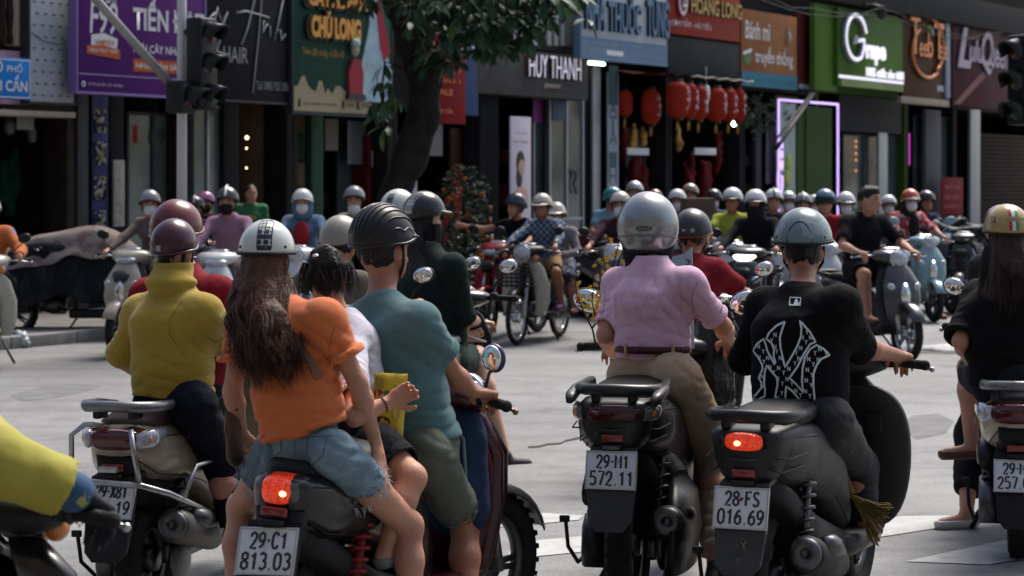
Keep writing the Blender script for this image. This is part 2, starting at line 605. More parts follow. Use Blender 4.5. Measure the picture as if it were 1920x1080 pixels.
def snets(D, lo, h):
 S = D < 0
 nx, ny, nz = D.shape
 cnt = np.zeros((nx - 1, ny - 1, nz - 1), np.int8)
 for c in _CO:
  cnt += S[c[0]:nx - 1 + c[0], c[1]:ny - 1 + c[1], c[2]:nz - 1 + c[2]]
 I = np.nonzero((cnt > 0) & (cnt < 8))
 N = len(I[0])
 vals = np.stack([D[I[0] + c[0], I[1] + c[1], I[2] + c[2]] for c in _CO], -1)
 acc = np.zeros((N, 3), np.float32); w = np.zeros((N, 1), np.float32)
 for a, b in _ED:
  va, vb = vals[:, a], vals[:, b]
  m = (va < 0) != (vb < 0)
  t = np.where(m, va / np.where(m, va - vb, 1), 0)[:, None]
  pt = _CO[a] + t * (_CO[b] - _CO[a])
  acc += np.where(m[:, None], pt, 0); w += m[:, None]
 verts = (np.stack(I, -1) + acc / w) * h + lo
 idx = np.full(cnt.shape, -1, np.int32); idx[I] = np.arange(N)
 quads = []
 for axis in range(3):
  A = np.moveaxis(S, axis, 0); X = np.moveaxis(idx, axis, 0)
  if axis == 1:       # keep handedness
   pass
  e = A[:-1, 1:-1, 1:-1] != A[1:, 1:-1, 1:-1]
  i, j, k = np.nonzero(e)
  ins = A[:-1, 1:-1, 1:-1][i, j, k]
  q = np.stack([X[i, j, k], X[i, j + 1, k], X[i, j + 1, k + 1], X[i, j, k + 1]], -1)
  flip = ins if axis != 1 else ~ins
  q[~flip] = q[~flip][:, ::-1]
  quads.append(q)
 return verts, np.concatenate(quads)
# the row of shops: a straight facade going away to the right
FVP = 3400.0
_u = V(((FVP - 960) / F, 1.0)).normalized()
UX, UY = _u.x, _u.y
FANG = atan2(UY, UX)
D0 = F / 157.0
FA = V((-960 / F * D0, D0))
FN = V((UY, -UX))            # towards the street
def TF(px, off=0.0):
 """photograph column -> (t along the facade, distance) on the plane standing off metres before the facade"""
 a = FA + FN * off
 r = (px - 960) / F
 t = (r * a.y - a.x) / (UX - r * UY)
 return t, a.y + t * UY
def ZF(px, py, off=0.0):
 return CZ - (py - HZ) * TF(px, off)[1] / F
def FP(t, off=0.0, z=0.0):
 p = FA + FN * off + V((UX, UY)) * t
 return V((p.x, p.y, z))
def fthing(name, label, cat, t, off=0.0, z=0.0, group=None):
 return thing(name, label, cat, FP(t, off, z), FANG, group)
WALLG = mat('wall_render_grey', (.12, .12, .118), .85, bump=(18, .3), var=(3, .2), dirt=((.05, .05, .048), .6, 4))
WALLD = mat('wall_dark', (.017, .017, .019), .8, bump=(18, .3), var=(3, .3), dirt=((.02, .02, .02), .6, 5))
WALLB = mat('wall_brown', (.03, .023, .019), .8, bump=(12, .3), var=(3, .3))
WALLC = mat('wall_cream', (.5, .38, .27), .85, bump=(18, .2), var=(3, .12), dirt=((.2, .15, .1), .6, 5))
CONC = mat('concrete_lintel', (.075, .072, .068), .85, bump=(25, .4), var=(4, .18), dirt=((.06, .055, .05), .6, 6))
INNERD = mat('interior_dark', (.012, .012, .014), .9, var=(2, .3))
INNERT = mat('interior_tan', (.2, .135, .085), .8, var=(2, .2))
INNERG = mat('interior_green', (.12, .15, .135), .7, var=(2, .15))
ALU = mat('aluminium_frame', (.3, .32, .34), .45, .6, var=(8, .15))
ALUD = mat('dark_frame', (.05, .055, .06), .5, .3, var=(8, .15))
GLASSD = mat('shop_glass', (.055, .075, .075), .07, 0, spec=.8, var=(1.2, .3))
GLASSG = mat('shop_glass_green', (.10, .135, .125), .08, 0, spec=.8, var=(1.5, .25))
ASPH = None
def asphalt():
 m = bpy.data.materials.new('asphalt'); m.use_nodes = True
 nt = m.node_tree; b = nt.nodes['Principled BSDF']
 tc = nt.nodes.new('ShaderNodeTexCoord')
 def noise(sc, det, rough=.6):
  n = nt.nodes.new('ShaderNodeTexNoise'); n.inputs['Scale'].default_value = sc
  n.inputs['Detail'].default_value = det; n.inputs['Roughness'].default_value = rough
  nt.links.new(tc.outputs['Object'], n.inputs['Vector']); return n
 big = noise(.35, 5); mid = noise(3.5, 6, .7); fine = noise(90, 3, .8); grit = nt.nodes.new('ShaderNodeTexVoronoi')
 grit.inputs['Scale'].default_value = 120; nt.links.new(tc.outputs['Object'], grit.inputs['Vector'])
 r1 = nt.nodes.new('ShaderNodeValToRGB')
 r1.color_ramp.elements[0].position = .3; r1.color_ramp.elements[1].position = .75
 r1.color_ramp.elements[0].color = (.138, .138, .137, 1); r1.color_ramp.elements[1].color = (.235, .234, .232, 1)
 nt.links.new(big.outputs['Fac'], r1.inputs[0])
 def mul(a, nz, lo, hi):
  mr = nt.nodes.new('ShaderNodeMapRange'); mr.inputs[1].default_value = .25; mr.inputs[2].default_value = .75
  mr.inputs[3].default_value = lo; mr.inputs[4].default_value = hi
  nt.links.new(nz, mr.inputs[0])
  mx = nt.nodes.new('ShaderNodeMix'); mx.data_type = 'RGBA'; mx.blend_type = 'MULTIPLY'; mx.inputs['Factor'].default_value = 1
  nt.links.new(a, mx.inputs['A']); nt.links.new(mr.outputs[0], mx.inputs['B']); return mx.outputs['Result']
 c = mul(r1.outputs[0], mid.outputs['Fac'], .8, 1.18)
 c = mul(c, fine.outputs['Fac'], .72, 1.28)
 c = mul(c, grit.outputs['Distance'], 1.2, .75)
 stain = noise(1.3, 7, .75)
 mp = nt.nodes.new('ShaderNodeMapping'); mp.inputs['Scale'].default_value = (.25, 2.2, 1); mp.inputs['Rotation'].default_value = (0, 0, .12)
 nt.links.new(tc.outputs['Object'], mp.inputs[0]); trk = noise(1.0, 6, .65); nt.links.new(mp.outputs[0], trk.inputs['Vector'])
 def spot(c, fac, lo, hi, mn):
  mr = nt.nodes.new('ShaderNodeMapRange'); mr.inputs[1].default_value = lo; mr.inputs[2].default_value = hi; mr.inputs[3].default_value = 1; mr.inputs[4].default_value = mn
  nt.links.new(fac, mr.inputs[0]); mx = nt.nodes.new('ShaderNodeMix'); mx.data_type = 'RGBA'; mx.blend_type = 'MULTIPLY'; mx.inputs['Factor'].default_value = 1
  nt.links.new(c, mx.inputs['A']); nt.links.new(mr.outputs[0], mx.inputs['B']); return mx.outputs['Result']
 c = spot(c, stain.outputs['Fac'], .54, .68, .55)
 c = spot(c, trk.outputs['Fac'], .5, .7, .72)
 nt.links.new(c, b.inputs['Base Color'])
 b.inputs['Roughness'].default_value = .72
 bp = nt.nodes.new('ShaderNodeBump'); bp.inputs['Strength'].default_value = .55; bp.inputs['Distance'].default_value = .006
 nt.links.new(fine.outputs['Fac'], bp.inputs['Height']); nt.links.new(bp.outputs[0], b.inputs['Normal'])
 return m
ASPH = asphalt()
gb = MB()
gb.add([(-300, -100, 0), (300, -100, 0), (300, 500, 0), (-300, 500, 0)], [(0, 1, 2, 3)])
link('road', gb.mesh('road'), ASPH, kind='structure')
# pavement slab, kerb stones and paving tiles
PAVE = mat('pavement_mortar', (.10, .095, .09), .9, bump=(40, .3), var=(5, .2))
TILE = mat('pavement_tile', (.2, .19, .175), .8, bump=(60, .3), var=(6, .15), dirt=((.08, .075, .07), .6, 3))
KERBM = mat('kerb_stone', (.24, .235, .225), .8, bump=(40, .4), var=(5, .15), dirt=((.1, .095, .09), .6, 4))
KOFF = 2.95
T0, T1 = -9.0, 64.0
pv = thing('pavement', None or 'x', 'x')
del pv['label'], pv['category']
pv.location = FP(0, 0, 0); pv.rotation_euler = (0, 0, FANG); pv['kind'] = 'structure'
sl = MB(); sl.box(((T0 + T1) / 2, -(KOFF - .17) / 2 + .25, .05), (T1 - T0, KOFF - .17 + .5, .1))
sl.build('slab', PAVE, pv)
ks = MB(); ks.box((0, 0, 0), (.985, .16, .15), bev=.015); ksm = ks.mesh('kerb_stone')
for i in range(int(T1 - T0)):
 link('kerb_stone', ksm, KERBM, pv, loc=(T0 + i + .5, -KOFF + .08, .055 + random.uniform(-.004, .004)))
tl = MB(); tl.box((0, 0, 0), (.392, .392, .03), bev=.004); tlm = tl.mesh('tile')
for i in range(38):
 for j in range(6):
  link('tile', tlm, TILE, pv, loc=(-6 + i * .4, -KOFF + .36 + j * .4, .1 + random.uniform(-.002, .002)))
# white road markings (4 mm paint films), crack, patch of debris
WHITE = mat('road_paint', (.42, .42, .41), .75, bump=(60, .3), var=(8, .12), dirt=((.2, .2, .195), .8, 6))
def flat_mark(name, pix, m, z=.004):
 b = MB()
 top = [V((G(*p).x, G(*p).y, z)) for p in pix]
 n = len(top)
 b.add(top, [tuple(range(n))], False)
 o = b.build(name, m, kind='structure')
 for f in o.data.polygons:
  if f.normal.z < 0: o.data.flip_normals(); break
 return o
flat_mark('road_marking', [(1600, 985), (1690, 969), (1775, 968), (1868, 977), (1780, 988), (1650, 1008), (1590, 1012)], WHITE)
flat_mark('road_marking', [(1698, 1054), (1800, 1032), (1925, 1005), (2010, 1000), (2010, 1030), (1925, 1048), (1852, 1060)], WHITE)
flat_mark('road_marking', [(940, 972), (985, 961), (1095, 968), (1085, 976), (990, 985), (930, 990)], WHITE)
flat_mark('road_marking', [(960, 1024), (1010, 1014), (1100, 1006), (1090, 1036), (1010, 1044), (950, 1050)], WHITE)
flat_mark('road_marking', [(-60, 985), (40, 975), (55, 990), (-50, 1006)], WHITE)
PATCH = mat('asphalt_patch', (.165, .165, .166), .85, bump=(80, .5), var=(5, .25), dirt=((.06, .06, .06), .6, 4))
for q_ in ([(20, 742), (66, 728), (140, 719), (190, 724), (150, 737), (90, 748), (40, 752)], [(1676, 800), (1712, 780), (1760, 776), (1788, 790), (1774, 812), (1720, 824)]): flat_mark('road_patch', q_, PATCH, .0022)
CRACK = mat('crack', (.03, .029, .027), .9)
cb = MB()
cp = [(990, 839), (1010, 838), (1028, 834), (1050, 832), (1062, 827), (1082, 823), (1096, 818), (1120, 815), (1150, 806)]
up_ = [V((G(x, y - 1.2 - (i % 3) * .5).x, G(x, y - 1.2 - (i % 3) * .5).y, .0035)) for i, (x, y) in enumerate(cp)]
dn_ = [V((G(x, y + 1.0 + (i % 2) * .6).x, G(x, y + 1.0 + (i % 2) * .6).y, .0035)) for i, (x, y) in enumerate(cp)]
cb.add(up_ + dn_, [(i, i + 1, len(cp) + i + 1, len(cp) + i) for i in range(len(cp) - 1)])
cb.build('road_crack', CRACK, kind='structure')
cp2 = [(1560, 700), (1610, 694), (1650, 690), (1700, 684), (1740, 676), (1800, 668)]
for q in ():
 pass
# broken slab of concrete lying in the road
p0 = G(1768, 660)
sb = Soft(.02)
for (dx, dy, r) in ((0, 0, .1), (.12, .02, .07), (-.14, .05, .06), (.03, .15, .09)):
 sb.ell(p0 * 0 + V((dx, dy, .01)), (r * 1.5, r * 2.0, .05), k=.05)
sb.noise.append((.02, 9, 3, False)); sb.cut((0, 0, -.004), (0, 0, -1))
rb = sb.build('rubble', mat('pale_rubble', (.5, .5, .48), .9, bump=(40, .6), var=(9, .2)))
rb.location = (p0.x, p0.y, 0)
tag(rb, 'pale lump of broken concrete lying in the road before the grey scooter', 'rubble')
sb = Soft(.03)
for (dx, dy, r) in ((-.3, .1, .14), (0, 0, .2), (.35, .12, .16), (.1, .3, .2)):
 sb.ell(V((dx, dy, -.012)), (r * 1.6, r * 1.8, .03), k=.05)
sb.noise.append((.012, 8, 3, False))
rb = sb.build('road_patch', mat('worn_patch', (.11, .108, .103), .9, bump=(30, .6), var=(9, .2)))
rb.location = (p0.x - .1, p0.y + .05, 0); rb['kind'] = 'structure'
# shop buildings
WTOP = 9.0
# unseen house row behind the viewer, added to darken surfaces facing the view
hb = MB(); hb.box((0, -12, 7), (90, 8, 14)); hb.box((-26, 4, 6), (8, 24, 12)); ho = hb.build('houses', mat('house_render', (.16, .15, .13), .9, bump=(9, .3), var=(.4, .25))); ho['kind'] = 'structure'
hw = MB(); hw.box((0, 0, 0), (1.5, .12, 1.7)); hwm = hw.mesh('window')
for i in range(18):
 for j in range(3): link('window', hwm, mat('house_window', (.03, .035, .04), .15), ho, loc=(-42 + i * 5, -7.98, 3.4 + j * 3.6))
def bx(t0, t1, y0, y1, z0, z1):
 return ((t0 + t1) / 2, (y0 + y1) / 2, (z0 + z1) / 2), (abs(t1 - t0), abs(y1 - y0), abs(z1 - z0))
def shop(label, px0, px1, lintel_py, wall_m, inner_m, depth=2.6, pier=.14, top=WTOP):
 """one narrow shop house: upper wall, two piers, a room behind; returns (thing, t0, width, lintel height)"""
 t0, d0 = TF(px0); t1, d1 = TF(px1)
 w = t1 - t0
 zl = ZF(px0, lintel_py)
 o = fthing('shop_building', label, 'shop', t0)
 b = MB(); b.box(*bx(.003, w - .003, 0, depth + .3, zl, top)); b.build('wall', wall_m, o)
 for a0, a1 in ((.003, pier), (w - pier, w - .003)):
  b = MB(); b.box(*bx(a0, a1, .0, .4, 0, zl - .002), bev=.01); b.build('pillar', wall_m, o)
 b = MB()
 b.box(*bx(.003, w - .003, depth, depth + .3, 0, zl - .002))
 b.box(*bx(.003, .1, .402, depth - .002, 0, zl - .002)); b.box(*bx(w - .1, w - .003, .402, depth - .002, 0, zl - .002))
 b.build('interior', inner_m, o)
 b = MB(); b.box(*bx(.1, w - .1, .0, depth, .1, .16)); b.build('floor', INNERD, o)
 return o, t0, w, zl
def at_(o, t0, px, off=0.0):
 """column -> local x of a shop"""
 return TF(px, off)[0] - t0
def panel(o, t0, name, px0, px1, py0, py1, m, y=.15, th=.04, z0=None, bev=.004, label=None):
 """upright panel spanning two columns and two rows at depth y behind the facade"""
 a, da = TF(px0, -y); b_, db = TF(px1, -y)
 zt = CZ - (py0 - HZ) * da / F
 zb = z0 if z0 is not None else CZ - (py1 - HZ) * da / F
 q = MB(); q.box(*bx(a - t0, b_ - t0, y, y + th, zb, zt), bev=bev)
 return q.build(name, m, o, label=label)
def frame_door(o, t0, px0, px1, pytop, glass, y=.2, fr=ALU, w=.05, mid=True, panes=1):
 """glazed door or shopfront: frame bars and one pane between each pair"""
 a, da = TF(px0, -y); b_, db = TF(px1, -y)
 zt = CZ - (pytop - HZ) * da / F
 x0, x1 = a - t0, b_ - t0
 q = MB()
 for i in range(panes + 1):
  x = x0 + (x1 - x0) * i / panes
  q.box((x, y, zt / 2), (w, w, zt), bev=.006)
 for z in ([zt - w / 2, .2] + ([1.05] if mid else [])):
  for i in range(panes):
   xa = x0 + (x1 - x0) * i / panes + w / 2; xb = x0 + (x1 - x0) * (i + 1) / panes - w / 2
   q.box(((xa + xb) / 2, y, z), (xb - xa - .002, w * .8, w), bev=.004)
 d = q.build('door_frame', fr, o)
 for i in range(panes):
  xa = x0 + (x1 - x0) * i / panes + w / 2; xb = x0 + (x1 - x0) * (i + 1) / panes - w / 2
  g = MB(); g.box(((xa + xb) / 2, y + .012, zt / 2), (xb - xa, .008, zt - .02)); g.build('pane', glass, d)
 return d
# shop 0: far left, white perforated board above, dark stall
s0, t0, w0, zl0 = shop('dark stall with a stone ledge under a white perforated panel and beige column', -330, 140, 200, WALLB, INNERD)
panel(s0, t0, 'ledge', -330, 142, 192, 204, mat('ledge', (.34, .3, .25), .8, var=(6, .2), bump=(20, .3)), y=-.35, th=.36)
for i in range(8):
 a = at_(s0, t0, 30) + .1 * 0
# balusters and column up left
for i, px in enumerate((-30, -12, 4, 18, 30)):
 q = MB(); x = at_(s0, t0, px)
 zz = ZF(px, 86)
 q.lathe([(.03, 0), (.045, .06), (.028, .12), (.05, .35), (.03, .6), (.045, .68), (.03, .72)], (x, -.12, zz + .02), (0, 0, 1), 10)
 q.build('baluster', WALLB, s0)
panel(s0, t0, 'column', 30, 54, -60, 86, WALLC, y=-.2, th=.18)
q = panel(s0, t0, 'back_board', -80, 52, 88, 191, mat('pink_board', (.4, .24, .32), .8, var=(5, .25)), y=-.22, th=.05)
# goods in the stall
gm = [mat('goods_green', (.012, .05, .03), .9, var=(6, .4)), mat('goods_red', (.22, .018, .02), .8, var=(5, .4)), mat('notice_paper', (.32, .36, .3), .8)]
panel(s0, t0, 'notice', 32, 64, 204, 243, gm[2], y=.3, th=.01)
sb = Soft(.035)
for k in range(16):
 px = random.uniform(5, 92); py = random.uniform(285, 350)
 t, d = TF(px, -.9); sb.cone((t - t0, .9, CZ - (py - HZ) * d / F), (t - t0 + random.uniform(-.1, .1), .9, CZ - (py - HZ) * d / F - .35), .07, .1, .05)
sb.noise.append((.03, 8, 2, True)); sb.build('hanging_cloth', gm[0], s0)
sb = Soft(.03)
for px, py, l in ((112, 270, .5), (125, 290, .5), (108, 330, .55), (122, 345, .4), (118, 392, .25)):
 t, d = TF(px, -.7); z = CZ - (py - HZ) * d / F
 sb.cone((t - t0, .7, z), (t - t0, .7, z - l), .06, .1, .04)
sb.noise.append((.025, 8, 4, True)); sb.build('red_bag', gm[1], s0)
for px, py in ((88, 240), (18, 235), (62, 250)):
 t, d = TF(px, -.6); z = CZ - (py - HZ) * d / F
 q = MB(); q.lathe([(.0, .1), (.05, .09), (.075, 0), (.06, -.1), (.0, -.12)], (t - t0, .6, z), (0, 0, 1), 12)
 q.tube([(t - t0, .6, z + .1), (t - t0, .6, z + .4)], .008, 6)
 q.build('hanging_pan', mat('pan_grey', (.25, .25, .25), .5, .3), s0)
# shop 1: fruit shop under the purple sign
s1, t1, w1, zl1 = shop('fruit shop front with a pale green lit doorway under the purple sign', 142, 352, 160, WALLB, INNERG)
panel(s1, t1, 'door_post', 146, 166, 172, 600, ALUD, y=-.02, th=.12, z0=.1)
panel(s1, t1, 'poster_strip', 173, 203, 180, 600, mat('poster_blue', (.05, .055, .13), .6, var=(5, .3)), y=-.03, th=.02, z0=.3)
for py in (205, 265, 330, 395):
 panel(s1, t1, 'poster', 177, 199, py, py + 44, print_mat('poster_print_%d' % py, (.05, .09, .05), [(.25, .2, .07), (.3, .3, .3), (.02, .02, .05)], 9, .5), y=-.055, th=.006)
panel(s1, t1, 'door_post', 206, 232, 178, 600, WALLD, y=-.0, th=.15, z0=.1)
panel(s1, t1, 'notice_stand', 214, 234, 300, 425, mat('stand_board', (.3, .29, .25), .7, var=(9, .3)), y=-.12, th=.03)
frame_door(s1, t1, 238, 332, 208, GLASSG, y=.25, fr=ALUD, mid=False, panes=2)
for py, ch in ((245, 'F99'), (292, 'TRÁI CÂY'), (322, 'Nhập khẩu'), (345, 'Giá sỉ - Giá lẻ')):
 a, d = TF(285, -.22); b_, d2 = TF(325, -.22)
 z = CZ - (py - HZ) * d / F
 h = .16 if ch == 'F99' else .06
 lettering(s1, ch, a - t1, z - h, b_ - t1, z, mat('glass_print', (.03, .05, .05), .5), y=.22)
panel(s1, t1, 'red_tag', 250, 258, 235, 268, gm[1], y=.1, th=.01)
# shop 2: hair salon under the black sign
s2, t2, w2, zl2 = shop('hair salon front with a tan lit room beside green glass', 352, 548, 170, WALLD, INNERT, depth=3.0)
frame_door(s2, t2, 356, 420, 195, GLASSG, y=.1, fr=ALU, mid=False, panes=2)
panel(s2, t2, 'pillar', 420, 448, 190, 600, WALLD, y=.02, th=.3, z0=.1)
panel(s2, t2, 'inner_wall', 462, 584, 205, 600, INNERT, y=1.0, th=.05, z0=.1)
panel(s2, t2, 'red_cabinet', 484, 528, 266, 600, mat('cabinet_red', (.15, .018, .018), .6, var=(4, .25)), y=.8, th=.15, z0=.2)
panel(s2, t2, 'cabinet_label', 486, 526, 270, 283, mat('cab_label', (.45, .2, .17), .6), y=.79, th=.008)
lm = mat('salon_lamp', (.9, .75, .5), .4, emit=((1, .78, .45), 1.5))
for px, py in ((463, 258), (462, 278), (462, 315)):
 t, d = TF(px, -.35); z = CZ - (py - HZ) * d / F
 q = MB(); q.ball((t - t2, .35, z), .028 if py == 258 else .015, 10, 8); q.build('lamp', lm, s2)
# shop 3: coffee shop under the green sign
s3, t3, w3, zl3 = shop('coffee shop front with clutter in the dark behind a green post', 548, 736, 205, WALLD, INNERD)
panel(s3, t3, 'green_post', 584, 606, 214, 600, mat('post_green', (.02, .05, .035), .6, var=(5, .3)), y=-.02, th=.12, z0=.1)
panel(s3, t3, 'curtain', 610, 634, 222, 282, mat('curtain', (.16, .14, .13), .9, bump=(30, .5)), y=.4, th=.03)
panel(s3, t3, 'glass_panel', 652, 690, 226, 308, mat('dull_glass', (.1, .115, .13), .2), y=.4, th=.02)
panel(s3, t3, 'red_box', 690, 735, 255, 600, mat('box_red', (.1, .014, .016), .7, var=(4, .3)), y=.3, th=.3, z0=.1)
a, d = TF(697, -.28); b_, _ = TF(730, -.28); z = CZ - (314 - HZ) * d / F
q = MB(); q.box(*bx(a - t3, b_ - t3, .27, .285, z, z + .26)); q.build('box_label', mat('label_white', (.45, .45, .45), .7), s3)
lettering(s3, 'SO', a - t3 + .05, z + .05, b_ - t3 - .05, z + .2, INK, y=.262)
frame_door(s3, t3, 632, 690, 220, GLASSD, y=.6, fr=ALUD, mid=True)
# shop 4: behind the tree
s4, t4, w4, zl4 = shop('narrow shop front behind the tree with a pale panel and dark door', 736, 900, 200, WALLD, INNERD)
panel(s4, t4, 'pale_panel', 795, 830, 232, 292, mat('panel_grey', (.2, .2, .2), .7), y=.0, th=.04)
panel(s4, t4, 'white_sheet', 758, 782, 305, 450, mat('sheet', (.4, .41, .43), .7, bump=(9, .3)), y=-.1, th=.02)
panel(s4, t4, 'brown_door', 846, 892, 240, 600, mat('door_brown', (.09, .05, .03), .6, var=(4, .3)), y=.1, th=.05, z0=.1)
panel(s4, t4, 'red_panel', 852, 868, 308, 420, mat('panel_red', (.4, .03, .02), .6), y=-.05, th=.03)
# shop 5: jeweller
s5, t5, w5, zl5 = shop('jewellery shop front with grey concrete lintel, slatted screen and glass doors', 898, 1102, 172, WALLD, INNERD, top=6.5)
panel(s5, t5, 'lintel', 893, 1103, 86, 174, CONC, y=-.5, th=.5, bev=.01)
for k in range(10):
 px = 962 + k * 13
 panel(s5, t5, 'slat', px, px + 7, -40, 85, mat('slat_white', (.36, .36, .35), .6, var=(6, .12)), y=-.42, th=.05)
panel(s5, t5, 'slat_back', 955, 1090, -40, 86, mat('slat_shade', (.07, .08, .075), .8), y=-.3, th=.03)  # darker grey panel behind the white slats
panel(s5, t5, 'pillar', 900, 935, 175, 600, WALLD, y=-.3, th=.3, z0=.1)
frame_door(s5, t5, 1000, 1024, 178, GLASSD, y=.05, fr=ALU, mid=False)
frame_door(s5, t5, 1030, 1092, 178, GLASSD, y=-.1, fr=ALU, mid=True, panes=2)
panel(s5, t5, 'window_sticker', 1036, 1060, 182, 225, mat('sticker_blue', (.03, .07, .13), .5, var=(9, .4)), y=-.14, th=.004)
panel(s5, t5, 'window_sticker', 1000, 1018, 178, 230, mat('sticker_purple', (.14, .02, .12), .5), y=.01, th=.004)
q = MB(); xx = at_(s5, t5, 1062); zz = ZF(1062, 330)
q.tube([(xx - .1, -.14, zz), (xx, -.14, zz + .12), (xx + .1, -.14, zz), (xx, -.14, zz - .14), (xx + .1, -.14, zz - .3)], .02, 6); q.build('window_ornament', mat('orn', (.02, .03, .03), .5), s5)
# shop 6: pharmacy
s6, t6, w6, zl6 = shop('pharmacy front with dark doorway and upright notice strip', 1102, 1254, 112, WALLD, INNERD, top=6.5)
panel(s6, t6, 'door_post', 1112, 1126, 125, 600, ALU, y=-.1, th=.06, z0=.1)
panel(s6, t6, 'notice_strip', 1140, 1160, 135, 600, mat('strip_white', (.28, .32, .36), .6, var=(4, .2)), y=-.2, th=.03, z0=.3)
for k, py in enumerate((200, 232, 262, 300, 330)):
 a, d = TF(1143, .21); b_, _ = TF(1157, .21); z = CZ - (py - HZ) * d / F
 lettering(s6, 'ÂTẠIH'[k], a - t6, z - .14, b_ - t6, z + .14, mat('strip_ink', (.04, .09, .11), .6), y=-.206)
panel(s6, t6, 'teal_strip', 1141, 1159, 122, 196, mat('strip_teal', (.04, .09, .11), .6), y=-.21, th=.005)
frame_door(s6, t6, 1172, 1240, 240, GLASSD, y=.4, fr=ALUD, mid=True, panes=2)
# shop 7: red shop with lanterns
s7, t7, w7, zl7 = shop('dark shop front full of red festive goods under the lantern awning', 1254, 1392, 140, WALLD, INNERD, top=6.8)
REDG = mat('festive_red', (.09, .008, .01), .7, var=(8, .5), bump=(20, .5))
GOLD = mat('festive_gold', (.35, .2, .05), .4, .5, var=(14, .5))
for so, tt, px, py, l, r, m in ((s6, t6, 1190, 300, .5, .12, REDG), (s6, t6, 1205, 320, .7, .16, REDG), (s6, t6, 1185, 240, .6, .1, GOLD), (s6, t6, 1205, 235, .5, .08, GOLD), (s6, t6, 1170, 250, .5, .1, REDG),
        (s7, t7, 1290, 300, .7, .14, REDG), (s7, t7, 1322, 310, .8, .17, REDG), (s7, t7, 1272, 240, .5, .09, GOLD), (s7, t7, 1345, 250, .8, .1, REDG)):
 t, d = TF(px, -.2); z = CZ - (py - HZ) * d / F
 sb = Soft(.05)
 for k in range(5):
  sb.cone((t - tt + random.uniform(-r, r), .2, z + random.uniform(-.1, .1)), (t - tt + random.uniform(-r, r), .2, z - l * random.uniform(.5, 1)), r * .5, r * .8, .06)
 sb.noise.append((.05, 7, int(px), True))
 sb.build('hanging_ornament', m, so)
for so, tt, px in ((s6, t6, 1177), (s7, t7, 1303)):
 panel(so, tt, 'price_card', px, px + 40, 277, 290, mat('card_white', (.6, .6, .6), .7), y=-.3, th=.02)
# shop 8: sandwich shop, 9: grape juice, 10 and 11
s8, t8, w8, zl8 = shop('sandwich shop front with pale poster and hanging plants', 1392, 1530, 168, WALLD, INNERD, top=7)
panel(s8, t8, 'poster', 1438, 1462, 215, 345, mat('poster_pale', (.2, .2, .22), .6, var=(6, .3)), y=-.05, th=.03)
panel(s8, t8, 'door_post', 1418, 1428, 190, 600, ALUD, y=-.05, th=.1, z0=.1)
lf = MB()
for k in range(120):
 px = random.uniform(1396, 1470); py = random.gauss(215, 18)
 t, d = TF(px, .2); z = CZ - (py - HZ) * d / F
 a = random.uniform(0, 6.28); c = V((t - t8, -.2 + random.uniform(-.15, .15), z))
 e1 = V((cos(a), sin(a) * .5, random.uniform(-.8, .3))).normalized() * .11; e2 = e1.cross(V((random.random(), 1, random.random()))).normalized() * .045
 lf.add([c - e1, c + e2, c + e1, c - e2], [(0, 1, 2, 3)])
lf.build('hanging_plant', mat('plant_green', (.03, .05, .022), .7), s8, kind='stuff')
s9, t9, w9, zl9 = shop('grape juice shop front painted dark green under the green sign', 1530, 1700, 172, mat('wall_green', (.035, .075, .012), .6, var=(3, .15)), INNERD, top=7.2)
panel(s9, t9, 'shutter', 1574, 1690, 178, 246, mat('shutter_dark', (.03, .031, .034), .6), y=-.05, th=.05)
frame_door(s9, t9, 1580, 1690, 250, GLASSD, y=.2, fr=ALUD, mid=True, panes=3)
panel(s9, t9, 'door_post', 1648, 1664, 248, 600, ALU, y=-.05, th=.06, z0=.1)
for py in (265, 275, 288, 300, 320):
 t, d = TF(1605, -.15); z = CZ - (py - HZ) * d / F
 q = MB(); q.ball((t - t9, .15, z), .03, 8, 6); q.build('lamp', mat('lamp_amber', (.3, .12, .04), .4, emit=((1, .4, .15), .35)), s9)
s10, t10, w10, zl10 = shop('tea shop front with pink tube light in the dark', 1700, 1790, 195, WALLD, INNERD, top=7.6)
q = MB(); t, d = TF(1705, -.1); zt = CZ - (250 - HZ) * d / F; zb = CZ - (310 - HZ) * d / F
q.tube([(t - t10, .1, zb), (t - t10, .1, zt)], .012, 8); q.build('tube_light', mat('tube_pink', (.8, .1, .6), .4, emit=((.9, .08, .7), .35)), s10)
frame_door(s10, t10, 1712, 1780, 215, GLASSD, y=.15, fr=ALUD, mid=False, panes=2)
panel(s10, t10, 'door_post', 1736, 1764, 205, 600, mat('post_grey', (.1, .1, .115), .6), y=-.1, th=.1, z0=.1)
s11, t11, w11, zl11 = shop('shuttered brown shop front at the far end of the row', 1790, 1990, 205, WALLB, INNERD, top=8)
q = MB(); 
for k in range(26):
 z = .15 + k * .11
 q = MB(); q.box((w11 * .55, .1, z), (w11 * .7, .03, .1), bev=.012)
 q.build('shutter_slat', mat('shutter_brown', (.022, .015, .011), .6, var=(5, .25)), s11)
panel(s11, t11, 'door_post', 1820, 1838, 205, 600, ALU, y=-.1, th=.08, z0=.1)
s12, t12, w12, zl12 = shop('plain dark shop front beyond the shuttered one', 1990, 2300, 200, WALLD, INNERD, top=8)
